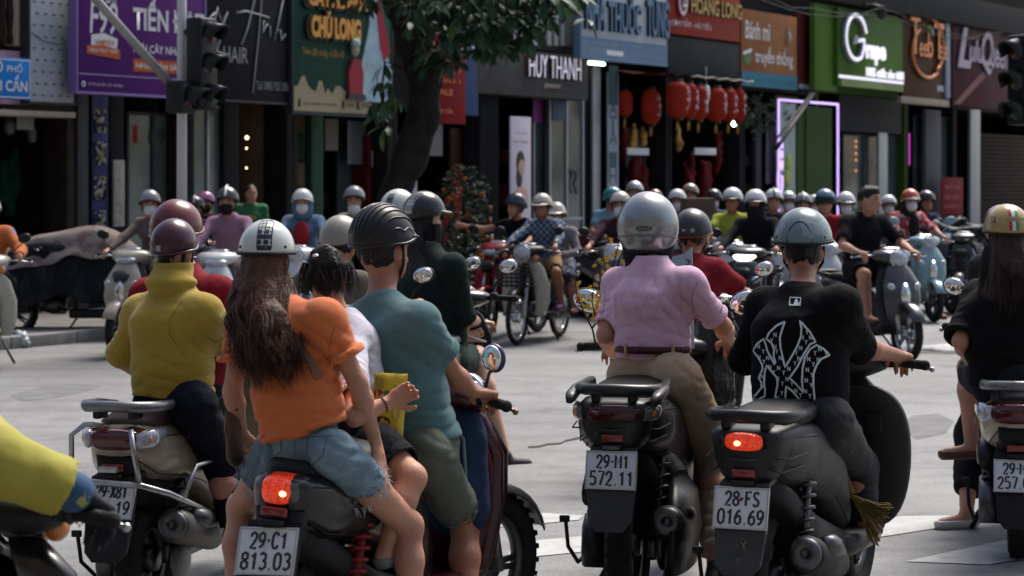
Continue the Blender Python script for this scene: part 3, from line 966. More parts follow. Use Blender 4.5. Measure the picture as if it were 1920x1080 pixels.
# shelves with goods in the open shops
gb_ = MB(); gb_.box((0, 0, .5), (1, 1, 1), bev=.06); gbm = gb_.mesh('goods_box')
GC = [mat('goods_%d' % i, c, .7, var=(5, .3)) for i, c in enumerate(((.12, .03, .03), (.05, .06, .1), (.16, .14, .11), (.04, .08, .05), (.2, .19, .18), (.14, .08, .03)))]
for so, wd_, zz_, y_ in ((s0, w0, 1.2, 1.6), (s2, w2, .9, 1.8), (s3, w3, .5, 1.1), (s4, w4, .5, 1.1), (s5, w5, .5, 1.3), (s8, w8, .5, .9), (s9, w9, .5, 1.3), (s10, w10, .4, .9)):
 gr_ = random.Random(int(wd_ * 100))
 for k in range(3):
  z = zz_ + k * .75
  q = MB(); q.box((wd_ / 2, y_, z), (wd_ * .7, .35, .03)); sh_ = q.build('shelf', WALLB, so)
  x = wd_ * .18
  while x < wd_ * .8:
   w_ = gr_.uniform(.12, .34); g_ = link('goods_box', gbm, gr_.choice(GC), sh_, loc=(x + w_ / 2, y_ - .02, z + .02)); g_.scale = (w_, .26, gr_.uniform(.2, .5)); x += w_ + gr_.uniform(.03, .16)
# signs
def board(name, label, px0, px1, py0, py1, m, off=.6, th=.12, cat='sign', edge=None):
 t0, d0 = TF(px0, off); t1, d1 = TF(px1, off)
 zt = CZ - (py0 - HZ) * d0 / F; zb = CZ - (py1 - HZ) * d0 / F
 o = fthing(name, label, cat, t0, off, zb)
 w, h = t1 - t0, zt - zb
 b = MB(); b.box((w / 2, th / 2 + .001, h / 2), (w, th, h), bev=.006)
 b.build('panel', m, o)
 if edge:
  e = .03
  for (c, s_) in (((w / 2, th / 2 - .002, -e / 2), (w + 2 * e, th + .02, e)), ((w / 2, th / 2 - .002, h + e / 2), (w + 2 * e, th + .02, e)),
      ((-e / 2, th / 2 - .002, h / 2), (e, th + .02, h - .002)), ((w + e / 2, th / 2 - .002, h / 2), (e, th + .02, h - .002))):
   b = MB(); b.box(c, s_, bev=.004); b.build('edge_strip', edge, o)
 return o, w, h
def T(o, w, h, s, x0, z0, x1, z1, m, **k):
 return lettering(o, s, x0 * w, z0 * h, x1 * w, z1 * h, m, **k)
def plate2(o, w, h, name, x0, z0, x1, z1, m, y=-.003, th=.006):
 b = MB(); b.box(((x0 + x1) / 2 * w, y, (z0 + z1) / 2 * h), ((x1 - x0) * w, th, (z1 - z0) * h)); return b.build(name, m, o)
def poly2(o, w, h, name, pts, m, y=-.004, d=.004):
 b = MB(); b.prism([(p[0] * w, p[1] * h) for p in pts], (0, y, 0), (1, 0, 0), (0, 0, 1), (0, 1, 0), d)
 return b.build(name, m, o)
SW = mat('letter_white', (.62, .62, .64), .5)
SGREY = mat('letter_grey', (.3, .31, .33), .5)
# perforated panel: white board with little dashes
o, w, h = board('wall_panel', 'white perforated panel between the blue street sign and the purple sign', 56, 139, -60, 190, mat('panel_white', (.42, .44, .47), .6, var=(2, .06), dirt=((.25, .26, .28), .6, 3)), off=.35, cat='panel', edge=ALUD)
dm = MB()
dm.box((0, 0, 0), (.055, .006, .016)); dme = dm.mesh('slot')
for i in range(5):
 for j in range(11):
  link('slot', dme, mat('slot_dark', (.08, .085, .09), .7), o, loc=(w * (.1 + i * .19 + (j % 2) * .06), -.002, h * (.05 + j * .088)))
q = MB(); q.tube([(0, -.02, h * .52), (w * .25, -.03, h * .46), (w * .6, -.03, h * .44), (w, -.02, h * .52)], .006, 6); q.build('cable', BLACKM, o)
# street name sign
BLUE = mat('sign_blue', (.015, .16, .48), .45, var=(4, .06))
o, w, h = board('street_sign', 'blue street name sign with white letters on the left edge', -46, 58, 104, 183, BLUE, off=1.0, th=.03)
fr = SW
for (x0, z0, x1, z1) in ((.02, .035, .98, .06), (.02, .94, .98, .965), (.02, .06, .032, .94), (.968, .06, .98, .94)):
 plate2(o, w, h, 'border', x0, z0, x1, z1, fr, th=.003)
T(o, w, h, 'PHỐ', .56, .66, .84, .9, SW, bold=.01)
T(o, w, h, 'ĐỘI CẤN', .14, .12, .93, .6, SW, bold=.02)
b = MB(); b.lathe([(.052, 0), (.07, 0), (.07, .004), (.052, .004)], (w * .4, 0, h * .77), (0, -1, 0), 20, closed=True); b.build('emblem', SW, o)
q = MB(); q.tube([(-.35, .3, -3.2), (-.35, .3, 1.2)], .04, 10); q.tube([(-.35, .3, h * .5), (0, .04, h * .5)], .02, 8); q.build('pole', GREYP, o)
# purple fruit sign
PURP = mat('sign_purple', (.085, .02, .14), .5, var=(1.2, .16))
o, w, h = board('shop_sign', 'purple fruit shop sign with white and orange lettering', 145, 383, -70, 171, PURP, off=.6, edge=mat('edge_lilac', (.2, .13, .33), .5))
T(o, w, h, 'F99', .09, .46, .30, .72, SW, bold=.012, shear=.1)
T(o, w, h, 'TRÁI CÂY', .09, .71, .3, .86, SW, bold=.01)
T(o, w, h, 'TIẾN ĐẠT', .42, .47, 1.0, .8, SW, bold=.03)
T(o, w, h, 'TRÁI CÂY NHẬP KHẨU', .41, .32, 1.0, .44, SW, bold=.02)
ORS = mat('sign_orange', (.42, .1, .035), .5)
plate2(o, w, h, 'orange_band', .42, .185, 1.0, .285, ORS)
T(o, w, h, 'NHẬP SẢN SÂU, GIÁ SỈ', .44, .2, .98, .27, SW, y=-.007, bold=.01)
poly2(o, w, h, 'badge', [(.1, .36), (.29, .33), (.3, .43), (.2, .47), (.1, .45)], SW, y=-.006)
T(o, w, h, 'FARMTECH', .13, .375, .27, .415, ORS, y=-.008, bold=.02)
poly2(o, w, h, 'ribbon', [(.065, .3), (.315, .27), (.315, .345), (.19, .375), (.065, .365)], ORS, y=-.01)
T(o, w, h, 'FRESH FRUIT FARM', .085, .315, .295, .345, SW, y=-.012)
plate2(o, w, h, 'rule', .01, .135, .99, .143, mat('rule_lilac', (.35, .26, .45), .5))
T(o, w, h, 'Số 99 phố Đội Cấn, Ba Đình', .08, .045, .34, .08, mat('letter_lilac', (.5, .42, .56), .5))
b = MB(); b.lathe([(.022, 0), (.035, 0), (.035, .004), (.022, .004)], (w * .045, 0, h * .06), (0, -1, 0), 16, closed=True); b.build('pin_mark', SW, o)
# black hair salon sign
BLK = mat('sign_black', (.012, .012, .0145), .5, var=(2, .1))
o, w, h = board('shop_sign', 'black hair salon sign with grey script lettering', 385, 546, -70, 185, BLK, off=.55, edge=ALUD)
q = MB()
def stroke(q, w, h, pts, r, y=-.012):
 q.tube([V((p[0] * w, y, p[1] * h)) for p in pts], [rr * 1.0 for rr in (r if isinstance(r, list) else [r] * len(pts))], 6)
stroke(q, w, h, [(.40, .42), (.47, .55), (.56, .8), (.62, 1.0)], .016)
stroke(q, w, h, [(.66, 1.0), (.63, .75), (.6, .5), (.56, .25), (.53, .06)], .011)
stroke(q, w, h, [(.34, .655), (.45, .675), (.6, .66), (.72, .645)], .013)
stroke(q, w, h, [(.66, .62), (.645, .52), (.7, .6), (.735, .58), (.735, .5)], .012)
stroke(q, w, h, [(.90, .82), (.83, .6), (.785, .47), (.82, .56), (.86, .56), (.87, .48), (.92, .53)], .013)
stroke(q, w, h, [(.1, .64), (.02, .58), (.03, .52), (.1, .6), (.13, .68), (.15, .62), (.19, .55), (.24, .66), (.2, .6), (.16, .45), (.1, .33), (.05, .3)], .012)
stroke(q, w, h, [(.02, .46), (.11, .36), (.2, .34)], .01)
q.build('lettering', mat('letter_silver', (.36, .37, .38), .45, .2), o)
T(o, w, h, 'HAIR', .2, .28, .48, .40, mat('letter_silver2', (.25, .26, .27), .5))
T(o, w, h, 'Tel: 0985 920 3888', .58, .09, .98, .155, mat('letter_silver3', (.2, .205, .215), .5))
T(o, w, h, '52A', .0, .11, .06, .155, SGREY)
# green coffee sign
GRN = mat('sign_green', (.02, .06, .04), .55, var=(1.5, .2))
CRM = mat('sign_cream', (.33, .27, .18), .6, var=(4, .08))
YEL = mat('letter_yellow', (.62, .3, .06), .5)
o, w, h = board('shop_sign', 'green coffee shop sign with fat yellow raised letters and cream skyline', 549, 734, -60, 210, GRN, off=.6, edge=ALUD)
dk = mat('letter_shadow', (.025, .022, .022), .5)  # dark backing tone for raised letters, lantern caps and cut-out base
for s_, x0, z0, x1, z1 in (('CÀ PHÊ MUỐI', .1, .75, .74, .93), ('CHÚ LONG', .13, .53, .62, .72)):
 T(o, w, h, s_, x0 - .03, z0 - .02, x1 + .03, z1 + .01, dk, y=.0, depth=.06, bold=.09, name='letter_back')
 T(o, w, h, s_, x0, z0, x1, z1, YEL, y=-.066, depth=.03, bold=.045)
T(o, w, h, 'Thơm đặc trưng, vị đậm đà', .09, .39, .5, .46, mat('letter_ochre', (.4, .22, .05), .5), shear=.15)
poly2(o, w, h, 'skyline', [(.01, .01), (.99, .01), (.6, .15), (.52, .16), (.46, .2), (.42, .2), (.38, .14), (.34, .18), (.31, .14), (.28, .23), (.25, .23), (.22, .15), (.17, .17), (.14, .2), (.11, .26), (.08, .25), (.05, .19), (.01, .18)], CRM)
T(o, w, h, '0912 345 678 - 52 Đội Cấn', .1, .05, .42, .08, WALLB, y=-.01)
T(o, w, h, 'Cà phê', .52, .05, .6, .08, WALLB, y=-.01)
T(o, w, h, 'Ship 24/7', .68, .05, .9, .08, WALLB, y=-.01)
for x in (.05, .48, .63): plate2(o, w, h, 'marker', x, .04, x + .018, .095, WALLB, y=-.008)
# cut-out bottle and a little figure with a red coat
poly2(o, w, h, 'bottle_cutout', [(.68, .1), (.97, .1), (.99, .34), (.9, .52), (.86, .7), (.84, .9), (.76, .9), (.75, .66), (.7, .48), (.66, .34)], mat('cut_blue', (.3, .42, .48), .5, var=(5, .2)), y=-.03, d=.03)
poly2(o, w, h, 'bottle_label', [(.8, .9), (.83, .9), (.97, .48), (.9, .4), (.86, .5)], mat('cut_red', (.3, .03, .05), .5), y=-.036)
b = MB(); b.ball((w * .58, -.06, h * .47), (.09, .05, .1), 14, 10); b.build('cutout_head', mat('cut_skin', (.38, .3, .2), .6), o)
b = MB(); b.ball((w * .575, -.075, h * .515), (.1, .06, .075), 14, 10); b.build('cutout_cap', mat('cut_pale', (.35, .45, .45), .6), o)
poly2(o, w, h, 'cutout_body', [(.53, .12), (.66, .12), (.67, .3), (.64, .4), (.56, .4), (.52, .3)], mat('cut_red2', (.28, .04, .05), .6), y=-.06, d=.05)
poly2(o, w, h, 'cutout_base', [(.51, .11), (.7, .11), (.68, .15), (.52, .15)], dk, y=-.065, d=.06)
# red hanging banner and blue neighbour
RBN = mat('banner_red', (.16, .008, .011), .55, var=(2, .15))
o, w, h = board('banner', 'red vertical banner with orange lines of lettering behind the tree', 812, 873, 60, 231, RBN, off=.9, th=.03)
for k, (s_, z) in enumerate((('KHAI TRƯƠNG', .84), ('GIẢM GIÁ', .73), ('MUA 1', .6), ('TẶNG 1', .48), ('SALE', .35), ('Đội Cấn', .14))):
 T(o, w, h, s_, .08, z - .035, .82 if k < 4 else .6, z + .035, mat('letter_orange', (.5, .12, .03), .5), bold=.02)
o, w, h = board('shop_sign', 'dark blue sign with a white letter half behind the red banner', 852, 897, 10, 215, mat('sign_navy', (.035, .06, .15), .5, var=(2, .15)), off=.5, th=.05)
T(o, w, h, 'X', .42, .6, .86, .84, SW, bold=.03)
# jeweller lettering on the lintel
o, w, h = board('shop_sign', 'lit white jeweller name in tall thin raised letters on concrete', 983, 1084, 97, 168, CONC, off=.505, th=.004)
T(o, w, h, 'HUY THANH', .02, .34, 1.0, .96, mat('letter_bronze', (.14, .07, .04), .4, .4), y=-.002, depth=.06, bold=.01, name='letter_side')
T(o, w, h, 'HUY THANH', .03, .35, .985, .95, mat('letter_lit', (.5, .5, .56), .4, emit=((.72, .7, .9), .22)), y=-.066, depth=.008, bold=-.016)
T(o, w, h, 'JEWELRY', .34, .06, .64, .2, mat('letter_pale', (.45, .38, .34), .5), y=-.004, depth=.03)
# pharmacy
BLF = mat('sign_bluegrey', (.13, .2, .3), .5, var=(2, .08))
o, w, h = board('shop_sign', 'white and blue pharmacy sign with tall blue raised letters', 1089, 1250, -70, 106, mat('sign_white', (.36, .4, .42), .5, var=(2, .08)), off=.7, edge=BLF)
plate2(o, w, h, 'blue_band', .0, .0, 1, .22, BLF, th=.012)
for s_, x0, x1 in (('NHÀ', .03, .24), ('THUỐC', .28, .66), ('TÙNG', .73, 1.0)):
 T(o, w, h, s_, x0, .3, x1, .82, mat('letter_ink', (.02, .04, .06), .5), y=-.002, depth=.05, bold=.03, name='letter_side')
 T(o, w, h, s_, x0, .3, x1, .82, mat('letter_blue', (.09, .17, .27), .5), y=-.056, depth=.006, bold=.015)
gy = mat('letter_stone', (.3, .33, .33), .6)
for i, (s_, x0, x1, z) in enumerate((('Bán thuốc theo đơn', .03, .42, .15), ('Uy tín - Chất lượng', .56, .97, .15), ('ĐT: 0912', .1, .3, .05), ('52 Đội Cấn, Ba Đình', .56, .97, .05))):
 T(o, w, h, s_, x0, z, x1, z + .05, gy, y=-.012)
plate2(o, w, h, 'white_patch', .28, .045, .47, .1, SW, y=-.011)
# fluorescent tube under it
t, d = TF(1118, .5); z = CZ - (119 - HZ) * d / F
o = fthing('tube_lamp', 'short lit fluorescent tube under the pharmacy sign', 'lamp', t, .5, z)
q = MB(); q.tube([(-.28, 0, 0), (.28, 0, 0)], .028, 10); q.build('tube', mat('tube_lit', (.9, 1, .95), .4, emit=((.85, 1, .9), 3.0)), o)
q = MB(); q.box((0, .02, .05), (.62, .08, .04), bev=.008); q.build('housing', SGREY, o)
# red gold-lettered sign, grey board under it
o, w, h = board('shop_sign', 'red restaurant sign with gold raised letters above a grey board', 1254, 1387, -70, 62, mat('sign_redo', (.25, .035, .022), .5, var=(2.5, .2)), off=.7)
T(o, w, h, 'HOÀNG LONG', .27, .33, .99, .62, mat('letter_goldside', (.12, .07, .03), .5), y=-.002, depth=.05, bold=.03, name='letter_side')
T(o, w, h, 'HOÀNG LONG', .27, .33, .99, .62, mat('letter_gold', (.42, .28, .1), .4, .5), y=-.056, depth=.005, bold=.012)
T(o, w, h, 'CƠM TẤM - HỦ TIẾU', .03, .12, .58, .24, SW)
b = MB(); b.lathe([(0, .0), (.16, 0), (.2, .03), (.2, .05), (.16, .06), (0, .06)], (0, 0, 0), (0, -1, 0), 24); q_ = b.build('round_emblem', mat('emblem_red', (.25, .02, .02), .5), o, loc=(w * .15, 0, h * .48)); q_.scale = (1, 1, 1.5)
b = MB(); b.lathe([(.14, .061), (.18, .061), (.18, .07), (.14, .07)], (0, 0, 0), (0, -1, 0), 24, closed=True); q_ = b.build('emblem_ring', SW, o, loc=(w * .15, 0, h * .48)); q_.scale = (1, 1, 1.5)
stroke_b = MB(); stroke_b.tube([(w * .13, -.07, h * .6), (w * .16, -.07, h * .5), (w * .14, -.07, h * .4), (w * .18, -.07, h * .42)], .02, 6); stroke_b.build('emblem_mark', SW, o)
o, w, h = board('awning_board', 'plain dark grey board between the red sign and the lanterns', 1254, 1388, 67, 138, mat('board_grey', (.035, .037, .036), .8, var=(3, .15), bump=(70, .2)), off=.68, cat='board')
# awning with scalloped edge carrying lanterns
tA, dA = TF(1246, .7)
zA = CZ - (137 - HZ) * dA / F
aw = fthing('awning', 'dark red fabric awning with pale scalloped edge over the lanterns', 'awning', TF(1160, .2)[0], .2, 0)
ta = TF(1160, .2)[0]
b = MB()
x0, x1 = TF(1165, .3)[0] - ta, TF(1392, .7)[0] - ta
rows = []
for i in range(15):
 f = i / 14
 x = x0 + (x1 - x0) * f
 zf = zA - .02 - .03 * (i % 2)
 rows.append([V((x, .15, zA + .05)), V((x, -.35, zA - .05)), V((x, -.72, zf))])
vs = [p for r in rows for p in r]; fs = []
for i in range(14):
 for j in range(2): fs.append((i * 3 + j, i * 3 + j + 1, i * 3 + 4 + j, i * 3 + 3 + j))
b.add(vs, fs); b.build('fabric', mat('awning_red', (.06, .014, .014), .85), aw)
b = MB(); b.tube([V((r[2].x, r[2].y - .01, r[2].z)) for r in rows[5:]], .018, 6); b.build('edge_trim', mat('trim_pale', (.3, .28, .24), .7), aw)
# lanterns
LRED = mat('lantern_red', (.18, .017, .011), .65, var=(5, .3), emit=((1, .08, .03), .012))
WMARK = mat('lantern_mark', (.62, .5, .5), .6)
LGRP = None
def lantern(px, pyt, pyb, wpx, off, label, marks=True):
 t, d = TF(px, off)
 zt = CZ - (pyt - HZ) * d / F; zb = CZ - (pyb - HZ) * d / F
 hh = zt - zb; r = wpx / 2 * d / F
 o = fthing('lantern', label, 'lantern', t, off, zb)
 b = MB(); prof = []
 for i in range(15):
  f = i / 14; a = (f - .5) * 2
  rr = r * (1 - abs(a) ** 5 * .62) * (1 - .012 * (i % 2))
  prof.append((rr, f * hh))
 b.lathe([(0.0, 0)] + prof + [(0, hh)], (0, 0, 0), (0, 0, 1), 24)
 b.build('shade', LRED, o)
 b = MB(); b.lathe([(r * .42, 0), (r * .45, .03), (r * .4, .05)], (0, 0, hh - .01), (0, 0, 1), 16); b.lathe([(r * .42, 0), (r * .45, .03), (r * .4, .05)], (0, 0, -.035), (0, 0, 1), 16); b.build('cap', dk, o)
 b = MB(); b.tube([(0, 0, hh), (0, 0, hh + .28)], .006, 5); b.build('cord', BLACKM, o)
 b = MB()
 for k in range(7): b.tube([((k - 3) * .012, 0, -.03), ((k - 3) * .016, .01, -.22)], .006, 4)
 b.build('tassel', GOLD, o)
 if marks:
  b = MB(); rs = random.Random(int(px))
  for k in range(3):
   zc = hh * (.72 - .2 * k)
   for q_ in range(4):
    a = -pi / 2 + rs.uniform(-.38, .38) + FANG * 0
    a2 = a + rs.uniform(-.3, .3); z2 = zc + rs.uniform(-.07, .07); z1 = zc + rs.uniform(-.07, .07)
    b.tube([V((cos(a) * r * 1.0, sin(a) * r * 1.0, z1)), V((cos((a + a2) / 2) * r * 1.012, sin((a + a2) / 2) * r * 1.012, (z1 + z2) / 2)), V((cos(a2) * r * 1.0, sin(a2) * r * 1.0, z2))], .011, 5)
  b.build('white_character', WMARK, o)
 return o
lgrp = 'red lanterns under the awning'
for a in ((1271, 152, 222, 44, 1.05, 'big red lantern hanging nearest the pharmacy side of the front lantern row'),
          (1292, 156, 222, 34, .95, 'red lantern tucked half behind the big first lantern of the row'),
          (1310, 160, 226, 34, .9, 'third red lantern of the row, next to the small white lamp'),
          (1343, 164, 228, 40, .95, 'red lantern just past the small white lamp in the row'),
          (1366, 166, 228, 34, .9, 'last but one red lantern of the row'),
          (1384, 166, 230, 28, .85, 'last red lantern of the row, beside the orange sandwich sign')):
 lantern(*a)['group'] = lgrp
o = lantern(1221, 167, 233, 36, .5, 'single darker red lantern hanging back in the shade by the pharmacy'); o['group'] = lgrp
o = lantern(1172, 170, 218, 28, .1, 'small dim red lantern deep in the dark beside the notice strip', False); o['group'] = lgrp
t, d = TF(1324, .9); z = CZ - (176 - HZ) * d / F
o = fthing('pendant_lamp', 'small white pendant lamp among the red lanterns', 'lamp', t, .9, z)
b = MB(); b.lathe([(0, -.14), (.06, -.12), (.075, 0), (.06, .14), (.02, .17), (0, .17)], (0, 0, 0), (0, 0, 1), 14); b.tube([(0, 0, .16), (0, 0, .5)], .006, 5); b.build('shade', SW, o)
t, d = TF(1376, .6); z = CZ - (232 - HZ) * d / F
o = fthing('bulb', 'bright bare bulb glowing below the last lantern', 'lamp', t, .6, z)
b = MB(); b.ball((0, 0, 0), .055, 12, 8); b.tube([(0, 0, .05), (0, 0, .3)], .012, 6); b.build('globe', mat('bulb_lit', (.9, 1, .95), .4, emit=((.85, 1, .9), 4)), o)
# orange sandwich sign
o, w, h = board('shop_sign', 'orange sandwich shop sign with white lettering and teal foot', 1390, 1494, 16, 160, mat('sign_tan', (.24, .1, .04), .55, var=(1.2, .25)), off=.7, edge=None)
plate2(o, w, h, 'teal_band', 0, 0, 1, .19, mat('sign_teal', (.03, .16, .22), .5), th=.012)
T(o, w, h, 'Bánh mì', .07, .62, .5, .86, SW, bold=.01)
T(o, w, h, 'truyền thống', .24, .27, .92, .55, SW, bold=.01)
T(o, w, h, '52 Đội Cấn', .08, .06, .34, .12, mat('letter_teal', (.02, .06, .1), .5), y=-.012)
T(o, w, h, '0912 345', .46, .06, .66, .12, MATS['letter_teal'], y=-.012)
T(o, w, h, 'Ba Đình', .76, .06, .96, .12, MATS['letter_teal'], y=-.012)
poly2(o, w, h, 'sandwich_mark', [(.02, .4), (.16, .44), (.17, .36), (.13, .28), (.06, .28)], mat('mark_green', (.05, .13, .04), .5), y=-.01)
poly2(o, w, h, 'sandwich_bread', [(.02, .44), (.17, .5), (.17, .45), (.02, .4)], SW, y=-.014)
b = MB(); b.lathe([(0, 0), (.06, .03), (.075, .12), (.05, .2), (.02, .26), (.02, .34)], (w * .83, -.01, h * .62), (0, 0, 1), 12); q_ = b.build('pot_mark', mat('mark_pale', (.4, .33, .26), .5), o)
o, w, h = board('side_board', 'dark maroon side board between the orange and the green sign', 1496, 1530, 25, 165, mat('board_maroon', (.09, .016, .016), .6), off=.6, cat='board')
plate2(o, w, h, 'white_foot', .05, .0, .95, .06, SGREY)
# green grape sign
GRP = mat('sign_lime', (.055, .12, .016), .5, var=(1.0, .35))
o, w, h = board('shop_sign', 'bright green juice shop sign with glowing white lettering', 1571, 1693, 14, 160, GRP, off=.95, th=.3)
LIT = mat('letter_glow', (.9, .88, .95), .4, emit=((.9, .86, 1), .26))
LSIDE = mat('letter_sidegrey', (.2, .2, .22), .5)
cx, cz_, rx, rz = .2, .64, .15, .29
def arc(a0, a1, n=24): return [((cx + rx * cos(R(a0 + (a1 - a0) * k / n))) * w, (cz_ + rz * sin(R(a0 + (a1 - a0) * k / n))) * h) for k in range(n + 1)]
b = MB(); b.tube([V((x, -.05, z)) for x, z in arc(-5 + 20, 300)] + [V((w * .31, -.05, h * .5)), V((w * .31, -.05, h * .62)), V((w * .23, -.05, h * .6))], .075, 8); b.build('big_letter_side', LSIDE, o)
b = MB(); b.tube([V((x, -.1, z)) for x, z in arc(-5 + 20, 300)] + [V((w * .31, -.1, h * .5)), V((w * .31, -.1, h * .62)), V((w * .23, -.1, h * .6))], .045, 8); b.build('big_letter', LIT, o)
T(o, w, h, 'rape', .31, .30, .6, .56, LIT, y=-.15, depth=.04, bold=.03)
T(o, w, h, '100% nước nho tươi', .4, .155, .99, .29, LIT, y=-.02, depth=.02, bold=.03)
plate2(o, w, h, 'light_strip', .01, .1, 1.0, .14, LIT, th=.03)
plate2(o, w, h, 'pale_foot', .05, .0, 1.0, .09, mat('sign_lime_pale', (.24, .3, .12), .5), th=.01)
T(o, w, h, 'Số 52 Đội Cấn', .1, .02, .3, .07, mat('letter_olive', (.1, .14, .05), .5), y=-.01)
T(o, w, h, 'Hotline 0912 345', .7, .02, .96, .07, MATS['letter_olive'], y=-.01)
b = MB(); b.prism([(0, 0), (.22, .05), (.12, .2)], (w * .17, -.12, h * .55), (1, 0, 0), (0, 0, 1), (0, 1, 0), .05); b.build('leaf_mark', SW, o)
b = MB(); b.prism([(.04, .03), (.15, .055), (.1, .13)], (w * .17, -.125, h * .56), (1, 0, 0), (0, 0, 1), (0, 1, 0), .004); b.build('leaf_core', mat('mark_red', (.4, .04, .03), .5), o)
o, w, h = board('side_board', 'plain green side panel of the juice shop sign', 1528, 1569, 6, 168, mat('board_green', (.07, .15, .02), .5, var=(2, .15)), off=.85, cat='board')
# neon portal of the juice shop
NEON = mat('neon_violet', (.7, .6, .95), .4, emit=((.58, .38, 1), .55))
t0n, d = TF(1460, .4); t1n, _ = TF(1571, .4); zt = CZ - (187 - HZ) * d / F
o = fthing('neon_portal', 'tall green door portal outlined by a violet neon tube', 'portal', t0n, .4, .12)
wn = t1n - t0n
for p in ([(0, 0, .3), (0, 0, zt - .12)], [(0, 0, zt - .12), (wn, 0, zt - .12)], [(wn, 0, zt - .12), (wn, 0, .3)]):
 b = MB(); b.tube(p, .024, 8); b.build('neon_tube', NEON, o)
b = MB(); b.box((wn * .68, .14, (zt - .2) / 2), (wn * .6, .06, zt - .2)); b.build('green_door', mat('door_green', (.025, .06, .006), .5, var=(2, .2)), o)
b = MB(); b.box((wn * .52, .1, (zt - .2) / 2), (.03, .03, zt - .22)); b.build('door_edge', BLACKM, o)
b = MB(); b.box((wn * .2, .12, 1.6), (wn * .28, .05, 3.2)); b.build('banner_panel', mat('panel_mint', (.3, .36, .33), .6), o)
b = MB(); b.box((wn * .2, .115, 3.1), (wn * .36, .03, .5)); b.build('panel_head', MATS['door_green'], o)
b = MB(); b.ball((wn * .22, .08, 1.95), (.14, .04, .2), 14, 10); b.ball((wn * .2, .08, 1.65), (.17, .04, .18), 14, 10); b.build('grape_figure', mat('fig_lime', (.32, .42, .06), .5, var=(14, .3)), o)
b = MB(); b.ball((wn * .18, .08, 1.38), (.2, .04, .1), 14, 10); b.build('grape_leaf', mat('fig_green', (.05, .2, .04), .5), o)
lettering(o, 'Grape', -.16, 1.45, .02, 2.35, NEON, y=-.05, axes=(V((-.02, -.08, 1.35)), V((0, 0, 1)), V((-1, 0, 0)), V((0, -1, 0)))) if False else None
b = MB()
for k in range(1):
 pts = [V((-.1 + .11 * cos(R(a)), -.08, 1.62 + .3 * sin(R(a)))) for a in range(40, 330, 20)] + [V((-.0, -.08, 1.55)), V((0, -.08, 1.68)), V((-.06, -.08, 1.68))]
 b.tube(pts, .026, 6)
 for (x, z0, z1) in ((-.02, 1.85, 2.0), (-.02, 2.05, 2.2), (-.02, 2.25, 2.45)):
  b.tube([V((x - .05, -.08, z0)), V((x - .05, -.08, z1)), V((x + .03, -.08, z1)), V((x + .03, -.08, z0))], .02, 6)
b.build('neon_letter', NEON, o)
# folded awning arm
t, d = TF(1525, 1.0)
o = fthing('awning_strut', 'black folded awning arm slanting across the violet neon portal', 'strut', t, 1.0, 0)
zz = lambda py, dd: CZ - (py - HZ) * dd / F
ta2, da2 = TF(1456, 2.0)
e = FP(ta2, 2.0, zz(278, da2)) - FP(t, 1.0, 0)
er = V((e.x * cos(-FANG) - e.y * sin(-FANG), e.x * sin(-FANG) + e.y * cos(-FANG), e.z))
b = MB(); b.tube([V((0, 0, zz(176, d))), er], .04, 8); b.build('bar', BLACKM, o)
b = MB(); b.tube([V((0, .05, zz(176, d) + .02)), er + V((.2, .1, .16))], .02, 8); b.tube([er, er + V((.25, 0, .2))], .025, 6); b.build('spring_arm', BLACKM, o)
# brown tea sign
BRN = mat('sign_brown', (.075, .036, .02), .5, var=(2, .2))
COP = mat('letter_copper', (.5, .18, .07), .28, .8, var=(12, .2))
o, w, h = board('shop_sign', 'brown tea shop sign with a copper ring of raised lettering', 1694, 1772, -10, 184, BRN, off=.9)
ring = [V((w * (.53 + .36 * cos(R(a))), -.06, h * (.54 + .28 * sin(R(a))))) for a in range(-60, 110, 10)]
b = MB(); b.tube(ring, .05, 8)
b.tube([V((w * (.5 + .36 * cos(R(a))), -.06, h * (.47 + .25 * sin(R(a))))) for a in range(120, 320, 10)], .05, 8)
b.build('ring', COP, o)
for s_, x0, x1, z0, z1 in (('T', .1, .32, .44, .82), ('ee', .3, .5, .42, .56), ('b', .5, .62, .42, .66), ('T', .66, .9, .42, .78), ('ea', .78, .98, .42, .56)):
 T(o, w, h, s_, x0, z0, x1, z1, COP, y=-.03, depth=.05, bold=.01)
b = MB(); b.tube([V((w * .5, -.07, h * .7)), V((w * .56, -.07, h * .74)), V((w * .58, -.07, h * .66))], .025, 6); b.build('leaf_mark', MATS['fig_lime'], o)
b = MB(); b.ball((w * .62, -.07, h * .68), (.06, .03, .1), 10, 8); b.build('drop_mark', MATS['cut_blue'], o)
plate2(o, w, h, 'small_label', .8, .1, .97, .16, SGREY)
o, w, h = board('light_box', 'pale lit strip below the brown tea sign', 1690, 1780, 180, 193, mat('strip_stone', (.26, .21, .16), .6, var=(8, .3), bump=(30, .4)), off=.95, cat='light box')
o, w, h = board('sign_post', 'pale metal edge post between the brown and the dark red sign', 1774, 1782, 0, 184, mat('post_steel', (.2, .26, .33), .4, .4), off=.95, cat='post')
